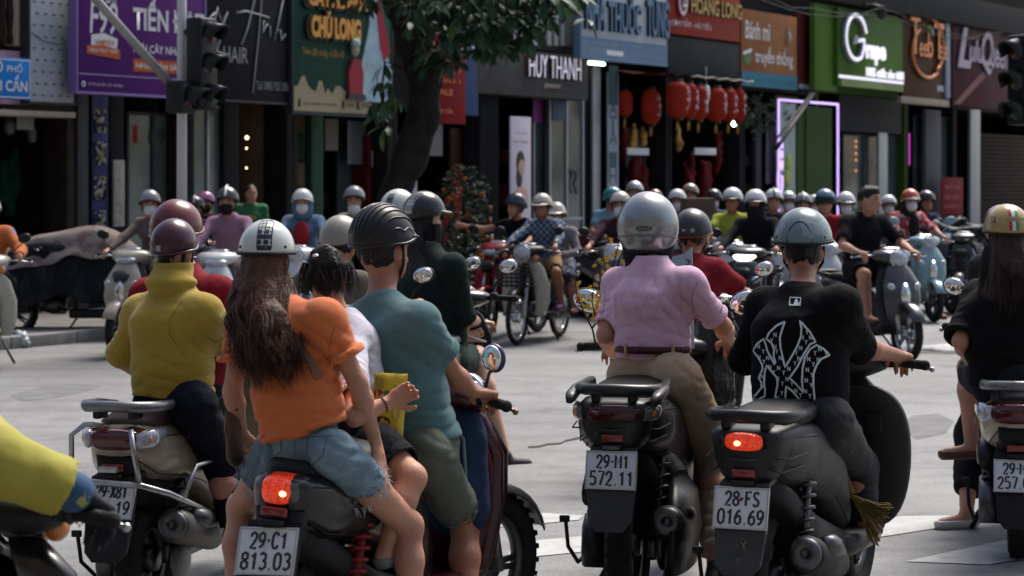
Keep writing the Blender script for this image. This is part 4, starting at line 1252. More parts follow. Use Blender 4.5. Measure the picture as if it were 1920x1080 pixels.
# dark red sign
o, w, h = board('shop_sign', 'dark red slanted shop sign with silver script lettering', 1786, 1896, 6, 198, mat('sign_wine', (.055, .013, .02), .5, var=(.9, .4)), off=.95)
SLV = mat('letter_violetgrey', (.3, .26, .34), .4, .3)
T(o, w, h, 'L', .05, .38, .27, .78, SLV, y=-.02, depth=.04, bold=.03, shear=.3)
T(o, w, h, 'ulu', .24, .45, .47, .68, SLV, y=-.02, depth=.04, bold=.02, shear=.2)
T(o, w, h, 'Q', .44, .34, .64, .78, SLV, y=-.02, depth=.04, bold=.02, shear=.2)
T(o, w, h, 'ueen', .6, .42, .9, .62, SLV, y=-.02, depth=.04, bold=.02, shear=.1)
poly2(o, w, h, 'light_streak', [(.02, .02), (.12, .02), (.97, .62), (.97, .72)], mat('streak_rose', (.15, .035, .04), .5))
plate2(o, w, h, 'edge', .985, .0, 1.0, .55, SGREY, th=.02)
# grey eaves above the right signs
o, w, h = board('eaves', 'corrugated grey metal eaves above the brown and red signs', 1560, 1990, -60, 0, mat('eaves_grey', (.035, .035, .033), .7, var=(4, .3), bump=(12, .4)), off=1.1, th=.5, cat='eaves')
t, d = TF(1640, 1.2); z = CZ - (14 - HZ) * d / F
o = fthing('spotlight', 'black spotlight cluster on a bracket above the green sign', 'spotlight', t, 1.2, z)
b = MB(); b.tube([(0, .3, .3), (0, 0, .05)], .025, 6); b.lathe([(.05, -.1), (.09, .0), (.13, .18), (.0, .2)], (0, 0, 0), (.4, -1, -.6), 12); b.lathe([(.05, -.1), (.09, .0), (.12, .16), (.0, .18)], (.35, .05, -.06), (-.4, -1, -.6), 12); b.box((-.2, .1, .05), (.4, .1, .06), bev=.01); b.build('head', BLACKM, o)
# standing portrait banner
t0b, d = TF(958, .7); t1b, _ = TF(996, .7); zt = CZ - (218 - HZ) * d / F
o = fthing('portrait_banner', 'tall white banner stand with the portrait of a dark-haired woman', 'banner', t0b, .7, .115)
wb, hb = t1b - t0b, zt - .115
b = MB(); b.box((wb / 2, .02, hb / 2), (wb, .03, hb), bev=.004); b.build('panel', mat('banner_white', (.5, .46, .52), .6, var=(2, .05)), o)
b = MB(); b.ball((wb * .5, .0, hb * .69), (.11, .012, .16), 18, 12); b.build('portrait_face', mat('print_skin', (.42, .27, .22), .6), o)
b = MB(); b.ball((wb * .48, .004, hb * .72), (.14, .012, .19), 18, 12); b.ball((wb * .42, .003, hb * .63), (.1, .011, .2), 14, 10); b.build('portrait_hair', mat('print_hair', (.035, .02, .018), .6), o)
b = MB(); b.ball((wb * .5, .002, hb * .5), (.24, .012, .2), 18, 12); b.build('portrait_shoulder', MATS['print_skin'], o)
lettering(o, 'Huy Thanh', wb * .12, hb * .83, wb * .88, hb * .86, mat('print_rose', (.45, .12, .16), .6), y=.003, shear=.2)
lettering(o, 'Tỏa sáng', wb * .25, hb * .89, wb * .8, hb * .91, MATS['print_rose'], y=.003)
b = MB(); b.box((wb / 2, .02, .0), (wb * 1.05, .3, .04), bev=.01); b.build('foot', ALUD, o)
# red box stand with letters in the middle of the road edge
p = G(1088, 592)
o = thing('sale_stand', 'dark red box stand with pale pink upright letters at the kerb', 'stand', (p.x, p.y, 0), R(6))
sc_ = F / p.y; wS = 70 / sc_; hS = 150 / sc_
b = MB(); b.box((0, .2, hS / 2), (wS, .4, hS), bev=.01); b.build('panel', mat('stand_red', (.14, .012, .02), .5, var=(3, .15)), o)
b = MB(); b.box((0, .2, hS + .02), (wS * 1.08, .5, .04), bev=.01); b.build('lid', SW, o)
for k, ch in enumerate('HUY'):
 lettering(o, ch, .02, hS * (.72 - .18 * k), .16, hS * (.86 - .18 * k), mat('letter_pink', (.45, .25, .35), .5), y=-.006)
# small red notice by the far shops
o, w, h = board('notice_board', 'small dark red notice board with pale lettering beside the far doorway', 1766, 1806, 333, 404, mat('notice_red', (.16, .012, .016), .6), off=.5, th=.03)
for k, s_ in enumerate(('ĐỒ TÚI', 'ĐỒ HÓT', 'HỘI !')):
 T(o, w, h, s_, .15, .7 - .27 * k, .85, .84 - .27 * k, mat('letter_rose', (.4, .14, .15), .6))
# traffic lights
WPOLE = mat('pole_white', (.55, .54, .53), .5, var=(6, .1), dirt=((.25, .24, .23), .5, 6))
DKT = mat('signal_black', (.012, .013, .016), .45, var=(8, .2))
def signal_head(o, c, ang, s, n=3, name='signal_housing'):
 """three-lens head at c facing the direction ang (radians about z)"""
 Rz = Matrix.Rotation(ang, 3, 'Z')
 b = MB(); b.box(V(c), (.3 * s, .2 * s, n * .32 * s), rot=Rz, bev=.03 * s)
 hd = b.build(name, DKT, o)
 for k in range(n):
  cc = V(c) + V((0, 0, (n / 2 - .5 - k) * .32 * s)) + Rz @ V((0, -.1 * s, 0))
  ax = Rz @ V((0, -1, 0)); xx = Rz @ V((1, 0, 0))
  b = MB(); b.lathe([(0, .03 * s), (.08 * s, .02 * s), (.11 * s, 0)], cc, ax, 16); b.build('lens', mat('signal_lens_%d' % k, ((.08, .01, .01), (.07, .05, .01), (.01, .05, .03))[k], .15, coat=1), hd)
  b = MB(); vs = []; fs = []
  for j in range(13):
   a = R(-20 + 220 * j / 12)
   r = .125 * s
   base = cc + xx * cos(a) * r + V((0, 0, sin(a) * r)); tip = base + ax * (.22 * s) * (.55 + .45 * max(sin(a), 0)) + V((0, 0, -.05 * s))
   base2 = cc + xx * cos(a) * r * .94 + V((0, 0, sin(a) * r * .94)); tip2 = base2 + ax * (.215 * s) * (.55 + .45 * max(sin(a), 0)) + V((0, 0, -.05 * s))
   vs += [base, tip, tip2, base2]
  for j in range(12):
   for q_ in range(4): fs.append((j * 4 + q_, j * 4 + (q_ + 1) % 4, j * 4 + 4 + (q_ + 1) % 4, j * 4 + 4 + q_))
  b.add(vs, fs); b.build('visor', DKT, hd)
 return hd
pd = 10.6 * DK
p = W(341, 340, pd)
o = thing('traffic_light', 'white traffic light pole with black signal heads and slanting arm', 'traffic light', (p.x, p.y, 0))
r_ = 9.0 * pd / F
b = MB(); b.tube([(0, 0, 0), (0, 0, 3.0), (-.005, 0, 6.5)], [r_ * 1.15, r_, r_ * .9], 16); b.build('pole', WPOLE, o)
b = MB(); b.lathe([(r_ * 2, 0), (r_ * 2, .03), (r_ * 1.3, .06), (r_ * 1.2, .2)], (0, 0, 0), (0, 0, 1), 16); b.build('base', DKT, o)
e0 = W(322, 160, pd - .1) - p; e1 = W(172, -10, pd - .35) - p; e2 = e1 + (e1 - e0) * .6
zo = V((0, 0, p.z))
b = MB(); b.tube([e0 + zo, e1 + zo, e2 + zo], [.055 * .8, .045, .04], 10); b.build('arm', mat('arm_grey', (.3, .29, .28), .5, var=(8, .15)), o)
signal_head(o, W(378, 120, pd - .1) - p + zo, R(62), .95)
signal_head(o, W(340, 182, pd - .25) - p + zo, R(70), 1.0, n=1)
b = MB(); b.tube([W(341, 60, pd) - p + zo, W(372, 60, pd - .08) - p + zo], .03, 6); b.tube([W(341, 178, pd) - p + zo, W(372, 175, pd - .08) - p + zo], .03, 6); b.build('bracket', DKT, o)
p = W(1935, 340, 12.5 * DK)
o = thing('traffic_light', 'dark traffic light at the far right edge of the street', 'traffic light', (p.x, p.y, 0))
b = MB(); b.tube([(.25, 0, 0), (.25, 0, 6)], .07, 12); b.build('pole', DKT, o)
signal_head(o, V((-.1, 0, W(0, 150, 12.5 * DK).z)), R(-58), 1.1)
b = MB(); b.tube([(.25, 0, W(0, 60, 12.5 * DK).z), (-.05, 0, W(0, 60, 12.5 * DK).z)], .03, 6); b.tube([(.25, 0, W(0, 225, 12.5 * DK).z), (-.05, 0, W(0, 225, 12.5 * DK).z)], .03, 6); b.build('bracket', DKT, o)
# wires
o = thing('power_cable', 'bundle of black cables sagging above the shop signs', 'cable', FP(0, 1.3, 0), FANG)
for k in range(2):
 b = MB(); z0 = 5.3 + k * .12
 tt = [TF(1380, 1.3)[0] + i * 1.2 for i in range(14)]
 b.tube([V((x, -.1 * (k % 3), z0 - .25 * sin(pi * (i % 7) / 6) - .05 * (k % 2) * (i % 3))) for i, x in enumerate(tt)], .009, 5)
 b.build('cable', BLACKM, o)
# street tree with big leaves
BARK = mat('bark', (.032, .028, .025), .9, bump=(24, .9), var=(5, .35), dirt=((.07, .06, .05), .6, 7))
LEAFA = mat('leaf_dark', (.034, .072, .038), .42, var=(6, .3)); LEAFB = mat('leaf_mid', (.05, .105, .042), .4, var=(6, .3)); LEAFC = mat('leaf_light', (.09, .15, .05), .4, var=(6, .25))
td = 13.2 * DK
base = W(722, 340, td)
tr = thing('street_tree', 'leaning street tree with dark bark and big hanging leaves', 'tree', (base.x, base.y, 0))
def TL(px, py, d=td): return W(px, py, d) - V((base.x, base.y, 0))
sb = Soft(.03)
pts = [TL(722, 612), TL(728, 520), TL(738, 380), TL(765, 290), TL(788, 225), TL(795, 170), TL(770, 90), TL(745, 10), TL(722, -90), TL(700, -220)]
rs = [.31, .24, .2, .19, .175, .165, .165, .155, .145, .13]
sb.chain(pts, rs, .08)
sb.chain([TL(775, 300), TL(805, 215), TL(812, 150)], [.2, .13, .1], .1)
sb.chain([TL(795, 165), TL(850, 60, td - .3), TL(930, -60, td - .6), TL(1010, -190, td - .6)], [.12, .09, .07, .05], .06)
sb.chain([TL(745, 20), TL(690, -100, td - .2), TL(600, -220, td - .4)], [.13, .1, .06], .06)
for a in range(6):
 an = a * 1.05; sb.cone(TL(724, 590), TL(722, 612) + V((cos(an) * .5, sin(an) * .5, -.05)), .16, .05, .12)
sb.noise += [(.02, (7, 7, 3), 5, True), (.012, 17, 6, False)]
sb.build('trunk', BARK, tr)
def leaf_mesh(L, wd, droop, seed):
 rs_ = random.Random(seed); b = MB(); n = 6; top, lft, rgt = [], [], []
 for i in range(n + 1):
  f = i / n; ww = wd * sin(pi * min(f * .93 + .06, 1)) ** .8 * (.6 + .7 * f) * .72
  y = L * f; z = -droop * f * f
  top.append(V((0, y, z))); lft.append(V((-ww, y, z + .25 * ww))); rgt.append(V((ww, y, z + .2 * ww)))
 vs = top + lft + rgt; m = n + 1; fs = []
 for i in range(n):
  fs.append((i, i + 1, m + i + 1, m + i)); fs.append((i + 1, i, 2 * m + i, 2 * m + i + 1))
 b.add(vs, fs); return b.mesh('leaf')
leafs = [leaf_mesh(.22, .062, .05, 1), leaf_mesh(.18, .056, .03, 2), leaf_mesh(.25, .068, .08, 3)]
lrnd = random.Random(11)
def rosette(c, n, spread, tilt, parent, joined=None, sc=1.0):
 for k in range(n):
  a = 2 * pi * k / n + lrnd.uniform(-.3, .3)
  el = lrnd.uniform(-.9, .15) + tilt
  rot = Matrix.Rotation(a, 4, 'Z') @ Matrix.Rotation(el, 4, 'X') @ Matrix.Rotation(lrnd.uniform(-.5, .5), 4, 'Y')
  m = lrnd.choice((LEAFA, LEAFA, LEAFB, LEAFB, LEAFC)); me = lrnd.choice(leafs)
  s_ = lrnd.uniform(.75, 1.2) * sc
  M = Matrix.Translation(V(c)) @ rot @ Matrix.Translation((0, .04, 0)) @ Matrix.Scale(s_, 4)
  if joined is None:
   lo = link('leaf', me, m, parent); lo.matrix_local = M
  else:
   joined.add([M @ v.co for v in me.vertices], [tuple(p.vertices) for p in me.polygons])
# clusters seen in the photograph
clus = [(1060, 12, -.8), (1030, 30, -.6), (990, 20, -.9), (950, 55, -.7), (930, 20, -.4), (905, 70, -.6), (885, 25, -.9), (860, 60, -.5), (845, 15, -.6),
  (870, 90, -.8), (830, 80, -.5), (820, 45, -.2), (915, 100 - 40, -1.), (800, 20, -.6), (985, 65, -.7), (940, 85, -1.0), (1075, -10, -.8), (1010, -5, -.6),
  (770, 40, -.9), (790, 70, -.8), (860, 30, -1.2), (900, 45, -1.1), (930, 70, -1.2), (960, 30, -1.1), (1000, 45, -.9), (1045, -5, -.9), (880, 0, -1.2), (920, -10, -1.2), (970, -10, -1.2), (815, 0, -1.1), (760, 5, -1.0), (845, 75, -1.1), (735, -5, -.6), (700, -8, -.5), (680, 5, -.6), (845, 112, -.6), (805, 112, -.3)]
jm = MB()
for ci, (px, py, dd) in enumerate(clus):
 c = TL(px, py, td + dd + lrnd.uniform(-.3, .3))
 rosette(c, lrnd.choice((7, 8, 9)), .3, -.15, tr, joined=None if ci < 30 else jm)
 for q_ in range(2): rosette(c + V((lrnd.uniform(-.3, .3), lrnd.uniform(-.1, .5), lrnd.uniform(-.12, .3))), 7, .3, -.1, tr, joined=jm)
for (px, py) in ((722, 118), (712, 150), (720, 185), (708, 215), (724, 235), (738, 178), (700, 190), (730, 150)):
 rosette(TL(px, py, td - .4 + lrnd.uniform(-.15, .15)), 6, .2, -.35, tr, sc=.95)
tw = MB(); tw.tube([TL(760, 130, td - .1), TL(735, 120, td - .35), TL(722, 115, td - .4), TL(715, 180, td - .4), TL(722, 240, td - .4)], .014, 6)
for (px, py, dd) in clus: tw.tube([TL(px + (px < 800) * 20 - (px > 850) * 25, py - 60, td + dd * .8), TL(px, py, td + dd)], .012, 5)
tw.build('twig', BARK, tr)
for k in range(150):
 px = lrnd.uniform(560, 1180); py = lrnd.uniform(-330, -25)
 rosette(TL(px, py, td + lrnd.uniform(-2.2, 1.2)), 8, .3, -.1, tr, joined=jm, sc=1.1)
jm.build('foliage', LEAFA, tr, fix=False, kind='stuff')
# kumquat tree in a pot by the kerb
kd = 12.4 * DK
kb = W(872, 340, kd)
kt = thing('kumquat_tree', 'potted kumquat tree with small oranges beside the street tree', 'tree', (kb.x, kb.y, .1))
def KL(px, py, dd=0): return W(px, py, kd + dd) - V((kb.x, kb.y, .1))
b = MB(); b.lathe([(.0, 0), (.2, 0), (.26, .1), (.32, .36), (.34, .42), (.3, .42), (.27, .36), (0, .36)], (0, 0, 0), (0, 0, 1), 20); b.build('pot', mat('pot_clay', (.09, .04, .03), .6, var=(6, .2)), kt)
b = MB(); b.tube([(0, 0, .35), (.02, 0, .8), (-.02, .02, 1.3), (0, 0, 1.75)], [.035, .03, .022, .01], 8); b.build('stem', BARK, kt)
lv = MB()
for k in range(1900):
 z = random.uniform(.42, 1.78); rr = .36 * (1 - ((z - .8) / 1.15) ** 2 * .75) * sqrt(random.random()) * (1 + .25 * sin(z * 9 + k % 3))
 a = random.uniform(0, 6.28); c = V((cos(a) * rr, sin(a) * rr, z))
 e1 = V((cos(a) + random.uniform(-.8, .8), sin(a) + random.uniform(-.8, .8), random.uniform(-.7, .7))).normalized() * .038
 e2 = e1.cross(V((random.uniform(-1, 1), random.uniform(-1, 1), 1))).normalized() * .015
 lv.add([c - e1, c + e2, c + e1, c - e2], [(0, 1, 2, 3)])
lv.build('foliage', mat('kumquat_leaf', (.03, .06, .028), .5, var=(20, .4)), kt, kind='stuff', fix=False)
b = MB(); b.ball((0, 0, 0), .028, 10, 8); fm = b.mesh('fruit')
FOR = mat('fruit_orange', (.36, .11, .02), .5)
for k in range(34):
 z = random.uniform(.5, 1.65); rr = .36 * (1 - ((z - .8) / 1.15) ** 2 * .75) * random.uniform(.75, 1.05); a = random.uniform(pi, 2 * pi) if k % 4 else random.uniform(0, 6.28)
 link('fruit', fm, FOR, kt, loc=(cos(a) * rr, sin(a) * rr, z))
b = MB(); b.box((0, 0, 0), (.05, .01, .1), bev=.004); em = b.mesh('red_envelope')
for k in range(5):
 z = random.uniform(.9, 1.6); a = random.uniform(pi, 2 * pi); rr = .34 * (1 - ((z - .8) / 1.15) ** 2 * .75)
 link('red_envelope', em, mat('envelope', (.35, .02, .02), .5), kt, loc=(cos(a) * rr, sin(a) * rr, z), rot=(0, random.uniform(-.4, .4), a))
# flowering yellow branches held upright by the pale scooter rider (see below)
# covered motorbike on the left
# scooters: local +Y forward, X to the rider's right hand, wheels on z=0
SEATM = mat('seat_vinyl', (.011, .011, .012), .5, bump=(120, .15), var=(8, .25))
SEATB = mat('seat_brown', (.06, .035, .028), .5, bump=(120, .15), var=(8, .25))
LITRED = mat('tail_lit', (.45, .02, .01), .15, coat=1)
nt_ = LITRED.node_tree; bs_ = nt_.nodes['Principled BSDF']
tc_ = nt_.nodes.new('ShaderNodeTexCoord'); br_ = nt_.nodes.new('ShaderNodeTexVoronoi'); br_.inputs['Scale'].default_value = 150; br_.feature = 'F1'
mr_ = nt_.nodes.new('ShaderNodeMapRange'); mr_.inputs[1].default_value = .1; mr_.inputs[2].default_value = .75; mr_.inputs[3].default_value = .3; mr_.inputs[4].default_value = .1
nt_.links.new(tc_.outputs['Object'], br_.inputs['Vector']); nt_.links.new(br_.outputs['Distance'], mr_.inputs[0]); nt_.links.new(mr_.outputs[0], bs_.inputs['Emission Strength']); bs_.inputs['Emission Color'].default_value = (1, .06, .012, 1)
bp_ = nt_.nodes.new('ShaderNodeBump'); bp_.inputs['Distance'].default_value = .004; nt_.links.new(br_.outputs['Distance'], bp_.inputs['Height']); nt_.links.new(bp_.outputs[0], bs_.inputs['Normal'])
LITCORE = mat('tail_core', (1, .4, .2), .3, emit=((1, .3, .1), 3.5))
LITHEAD = mat('head_lit', (1, .95, .85), .2, emit=((1, .92, .75), 3.2))
BEIGE = paint('beige', (.36, .315, .24)); CREAM = paint('cream', (.5, .47, .4)); WHITEP = paint('white', (.52, .52, .51))
PBLK = paint('black', (.009, .009, .0105)); PGREY = paint('grey', (.06, .06, .064), metal=.3); PMAR = paint('maroon', (.04, .004, .009))
PRED = paint('red', (.3, .02, .025)); PTEAL = paint('teal', (.2, .33, .36)); PCUB = paint('cub_cream', (.42, .4, .31)); PDGR = paint('charcoal', (.011, .0115, .013), .42, .15)
GLASSM = mat('dash_glass', (.5, .5, .54), .04, .6, coat=1)
def arc_shell(b, cy, cz, r, w, a0, a1, n=14, th=.008, drop=.03):
 """mudguard following a wheel; angles in the y-z plane from +Y towards +Z"""
 prof = [(-w, -drop), (-w * .8, -.008), (-w * .35, 0), (w * .35, 0), (w * .8, -.008), (w, -drop)]
 prof2 = [(x, dr - th) for x, dr in prof[::-1]]
 rings = []
 for i in range(n + 1):
  a = R(a0 + (a1 - a0) * i / n)
  rings.append([V((x, cy + cos(a) * (r + dr), cz + sin(a) * (r + dr))) for x, dr in prof + prof2])
 b.loft(rings)
 return b
def wheel(root, name, y, rr, w, rim_m, spokes, near, x=0.0, disc=False):
 N = 40 if near else 22
 b = MB(); hw = w / 2
 prof = []
 for k in range(12):
  a = 2 * pi * k / 12
  prof.append((rr - hw + hw * cos(a) * 1.0, hw * sin(a) * (.95 if cos(a) > 0 else .75)))
 b.lathe(prof, (x, y, rr), (1, 0, 0), N, closed=True)
 if near:
  for k in range(34):     # tread blocks
   a = 2 * pi * k / 34
   for s_ in (-1, 1):
    c = V((x + s_ * hw * .42, y + cos(a) * (rr - .006), rr + sin(a) * (rr - .006)))
    b.box(c, (hw * .5, .012, .018), rot=Matrix.Rotation(a, 3, 'X'))
 o = b.build(name, RUBBER, root)
 ri = rr - w * .92
 b = MB(); b.lathe([(ri - .02, hw * .45), (ri + .01, hw * .55), (ri + .012, -hw * .55), (ri - .02, -hw * .45), (ri - .028, 0)], (x, y, rr), (1, 0, 0), N, closed=True)
 b.lathe([(0, .05), (.045, .05), (.055, .02), (.055, -.02), (.045, -.05), (0, -.05)], (x, y, rr), (1, 0, 0), 14)
 if spokes == 'wire':
  for k in range(24):
   a = 2 * pi * k / 24; a2 = a + (.35 if k % 2 else -.35); s_ = 1 if k % 2 else -1
   b.tube([(x + s_ * .03, y + cos(a) * .045, rr + sin(a) * .045), (x + s_ * .005, y + cos(a2) * (ri - .015), rr + sin(a2) * (ri - .015))], .0035, 4)
 else:
  for k in range(5):
   for da in (-.16, .16):
    a = 2 * pi * k / 5 + da
    b.tube([(x, y + cos(a) * .04, rr + sin(a) * .04), (x, y + cos(a - da * .4) * (ri - .01), rr + sin(a - da * .4) * (ri - .01))], [.016, .011], 6)
 b.build('rim', rim_m, o)
 if disc:
  b = MB(); b.lathe([(.05, -.052), (.1, -.055), (.1, -.06), (.05, -.06)], (x, y, rr), (1, 0, 0), 24, closed=True); b.build('brake_disc', STEEL, o)
 return o
def coil(b, p0, p1, r, wire, turns, n=10):
 p0, p1 = V(p0), V(p1); ax = (p1 - p0); L = ax.length; ax.normalize(); x = ax.orthogonal().normalized(); y = ax.cross(x)
 pts = [p0 + ax * (L * k / (turns * n)) + (x * cos(2 * pi * k / n) + y * sin(2 * pi * k / n)) * r for k in range(turns * n + 1)]
 b.tube(pts, wire, 6)
GLY = {'0': [[(.5, 1), (.2, .9), (.08, .7), (.08, .3), (.2, .1), (.5, 0), (.8, .1), (.92, .3), (.92, .7), (.8, .9), (.5, 1)]], '1': [[(.2, .74), (.6, 1), (.6, 0)]], '2': [[(.08, .72), (.15, .9), (.5, 1), (.85, .9), (.9, .7), (.75, .5), (.1, .0), (.95, 0)]],
       '3': [[(.1, .88), (.45, 1), (.85, .88), (.88, .7), (.7, .54), (.45, .53)], [(.7, .54), (.92, .38), (.9, .15), (.5, 0), (.1, .12)]], '4': [[(.7, 0), (.7, 1), (.08, .28), (.95, .28)]], '5': [[(.88, 1), (.2, 1), (.14, .56), (.5, .63), (.85, .52), (.92, .3), (.8, .08), (.45, 0), (.1, .1)]],
       '6': [[(.8, .97), (.35, .8), (.1, .4), (.15, .12), (.5, 0), (.85, .12), (.9, .35), (.75, .55), (.45, .58), (.13, .42)]], '7': [[(.06, 1), (.94, 1), (.4, 0)]], '8': [[(.5, 1), (.17, .9), (.15, .66), (.5, .53), (.85, .66), (.83, .9), (.5, 1)], [(.5, .53), (.1, .38), (.1, .12), (.5, 0), (.9, .12), (.9, .38), (.5, .53)]],
       '-': [[(.2, .5), (.8, .5)]], '.': [[(.35, .02), (.65, .02)]], 'C': [[(.92, .8), (.75, .97), (.4, 1), (.12, .8), (.08, .3), (.3, .03), (.7, .02), (.92, .22)]], 'M': [[(.05, 0), (.05, 1), (.5, .4), (.95, 1), (.95, 0)]], 'F': [[(.12, 0), (.12, 1), (.92, 1)], [(.12, .54), (.75, .54)]],
       'S': [[(.9, .85), (.6, 1), (.25, .95), (.12, .75), (.3, .57), (.75, .43), (.9, .22), (.7, .02), (.3, 0), (.08, .15)]], 'X': [[(.05, 0), (.95, 1)], [(.05, 1), (.95, 0)]]}
GLY['9'] = [[(1 - x, 1 - z) for x, z in GLY['6'][0]]]
def stamp(parent, s, x0, z0, x1, z1, axes, w):
 """pressed plate characters drawn as flat strokes"""
 o, X, Z, N = axes; b = MB()
 n = sum(.55 if c in '-.' else 1 for c in s); cw = (x1 - x0) / (n + (n - 1) * .22); x = x0
 for c in s:
  k = .55 if c in '-.' else 1
  for ln in GLY[c]:
   pts = [(x + p[0] * cw * k, z0 + p[1] * (z1 - z0)) for p in ln]
   L, Q = [], []
   for i, p in enumerate(pts):
    a = pts[max(i - 1, 0)]; d = pts[min(i + 1, len(pts) - 1)]
    if len(ln) > 2 and ln[0] == ln[-1] and i in (0, len(pts) - 1): a, d = pts[-2], pts[1]
    tx, tz = d[0] - a[0], d[1] - a[1]; l = sqrt(tx * tx + tz * tz)
    nx, nz = -tz / l * w / 2, tx / l * w / 2
    L.append(o + X * (p[0] + nx) + Z * (p[1] + nz) + N * .0006); Q.append(o + X * (p[0] - nx) + Z * (p[1] - nz) + N * .0006)
   m = len(pts); b.add(L + Q, [(i, i + 1, m + i + 1, m + i) for i in range(m - 1)], False)
  x += cw * (k + .22)
 b.build('lettering', INK, parent, fix=False)
def number_plate(root, c, tilt, l1, l2, w=.19, h=.14, roll=0.0):
 N = V((0, -cos(R(tilt)), sin(R(tilt)))); X = V((cos(R(roll)), 0, sin(R(roll)))); Z = N.cross(X) * -1
 Z = X.cross(N) * -1 if (X.cross(N) * -1).z > 0 else X.cross(N)
 Mx = Matrix((X, -N, Z)).transposed()
 c = V(c)
 b = MB(); b.box(c, (w, .006, h), rot=Mx, bev=.002); pl = b.build('number_plate', PLATEW, root)
 b = MB(); e = .006
 for (cx, cz, sx, sz) in ((0, h / 2, w + e, e), (0, -h / 2, w + e, e), (-w / 2, 0, e, h - e), (w / 2, 0, e, h - e)):
  b.box(c + Mx @ V((cx, .0, cz)), (sx, .012, sz), rot=Mx, bev=.002)
 b.build('plate_rim', mat('plate_rim', (.45, .46, .48), .35, .8), pl)
 o0 = c + N * .0035 - X * (w / 2) - Z * (h / 2)
 if l1: stamp(pl, l1, w * .2, h * .56, w * .83, h * .9, (o0, X, Z, N), .0092)
 if l2: stamp(pl, l2, w * .08, h * .1, w * .93, h * .46, (o0, X, Z, N), .0092)
 return pl
def scooter(label, loc, head, c, group=None, name='scooter'):
 g = c.get
 root = thing(name, label, g('cat', 'scooter'), (loc[0], loc[1], 0), -R(head), group)
 if g('lean'): root.rotation_euler = (0, R(g('lean')), -R(head))
 body, trim = g('body', PBLK), g('trim', BLACKP)
 near = g('near', False)
 n = 28 if near else 16
 rr = g('rr', .27); tw = g('tw', .1)
 ya, yf = -.62, .68
 cub = g('cub', False)
 rim = g('rim', DARKST)
 wheel(root, 'rear_wheel', ya, rr, tw, rim, g('spokes', 'cast'), near)
 wheel(root, 'front_wheel', yf, rr, tw * .85, rim, g('spokes', 'cast'), near, disc=not cub)
 def add(nm, b, m, parent=root, fix=True): return b.build(nm, m, parent, fix=fix)
 zt = g('tail_z', .72)           # height of the tail lamp
 k = g('wide', 1.0)
 # rear body shell
 if not cub:
  st = [(-.94, .075 * k, .055 * k, zt + .035, zt - .05), (-.90, .115 * k, .08 * k, zt + .045, zt - .10), (-.80, .145 * k, .125 * k, zt + .05, zt - .17), (-.62, .165 * k, .14 * k, zt + .045, zt - .20),
              (-.40, .168 * k, .15 * k, zt + .03, zt - .25), (-.2, .15 * k, .16 * k, zt + .0, zt - .32), (-.04, .125 * k, .16 * k, zt - .08, zt - .42), (.06, .1 * k, .15 * k, zt - .2, zt - .45)]
  b = MB(); b.loft([sup(0, y, (z1 + z0) / 2, h1, (z1 - z0) / 2, (z1 - z0) / 2, 3.0, n, hwb=h0) for (y, h1, h0, z1, z0) in st]); bo_ = add('body_shell', b, body)
  if near:
   for ks in ((2, 12), (6, 8), (25, 17)):
    for kk in ks[:2]:
     b = MB(); b.tube([sup(0, y, (z1 + z0) / 2, h1 * 1.004, (z1 - z0) / 2, (z1 - z0) / 2, 3.0, n, hwb=h0 * 1.004)[kk % n] for (y, h1, h0, z1, z0) in st[1:]], .0026, 5); b.build('panel_gap', BLACKM, bo_)
  b = MB()
  st = [(-.86, .07, zt - .10, zt - .20), (-.7, .11, zt - .16, zt - .3), (-.4, .15, zt - .30, .26), (-.0, .15, zt - .42, .24), (.1, .14, .3, .24)]
  b.loft([sup(0, y, (z1 + z0) / 2, h, (z1 - z0) / 2, (z1 - z0) / 2, 3, n) for (y, h, z1, z0) in st]); add('under_body', b, BLACKM)
  # floor board and leg shield
  b = MB(); b.loft([supz(0, .2, z, w_, .3, .3, 5, n) for z, w_ in ((.27, .16), (.3, .19), (.345, .19), (.355, .18))]); add('floor_board', b, trim)
  b = MB(); b.loft([supz(0, .47, .26, .15, .06, .05, 3, n), supz(0, .5, .36, .19, .06, .04, 3, n), supz(0, .49, .55, .215, .06, .04, 3, n), supz(0, .46, .74, .215, .05, .035, 3, n), supz(0, .42, .87, .16, .05, .035, 3, n), supz(0, .40, .93, .09, .05, .035, 3, n)]); add('leg_shield', b, g('shield_in', trim))
  b = MB(); b.loft([supz(0, .55, .33, .09, .05, .03, 2.5, n), supz(0, .58, .42, .15, .07, .04, 2.5, n), supz(0, .59, .58, .19, .085, .05, 2.5, n), supz(0, .56, .74, .19, .085, .06, 2.5, n), supz(0, .5, .88, .12, .07, .06, 2.5, n), supz(0, .46, .95, .07, .05, .05, 2.5, n)]); add('front_apron', b, body)
  b = MB(); b.loft([sup(0, .655, .63, .06, .12, .12, 2, n), sup(0, .672, .61, .045, .09, .1, 2, n), sup(0, .68, .6, .02, .04, .05, 2, n)]); add('apron_grille', b, g('grille', BLACKP))
  for s_ in (-1, 1):
   b = MB(); b.ball((s_ * .13, .625, .71), (.05, .025, .035), 10, 8, rot=Matrix.Rotation(-s_ * .5, 3, 'Y')); add('indicator', b, g('ind', CLEARL))
 else:
  b = MB(); st = [(-.92, .04, zt + .03, zt - .03), (-.8, .1, zt + .03, zt - .1), (-.4, .13, zt + .02, zt - .18), (-.1, .12, zt - .0, zt - .2), (.1, .07, zt - .16, zt - .3), (.3, .06, zt - .14, zt - .28), (.42, .07, .84, .62)]
  b.loft([sup(0, y, (z1 + z0) / 2, h, (z1 - z0) / 2, (z1 - z0) / 2, 2.6, n) for (y, h, z1, z0) in st]); add('body_shell', b, g('body2', BLACKP))
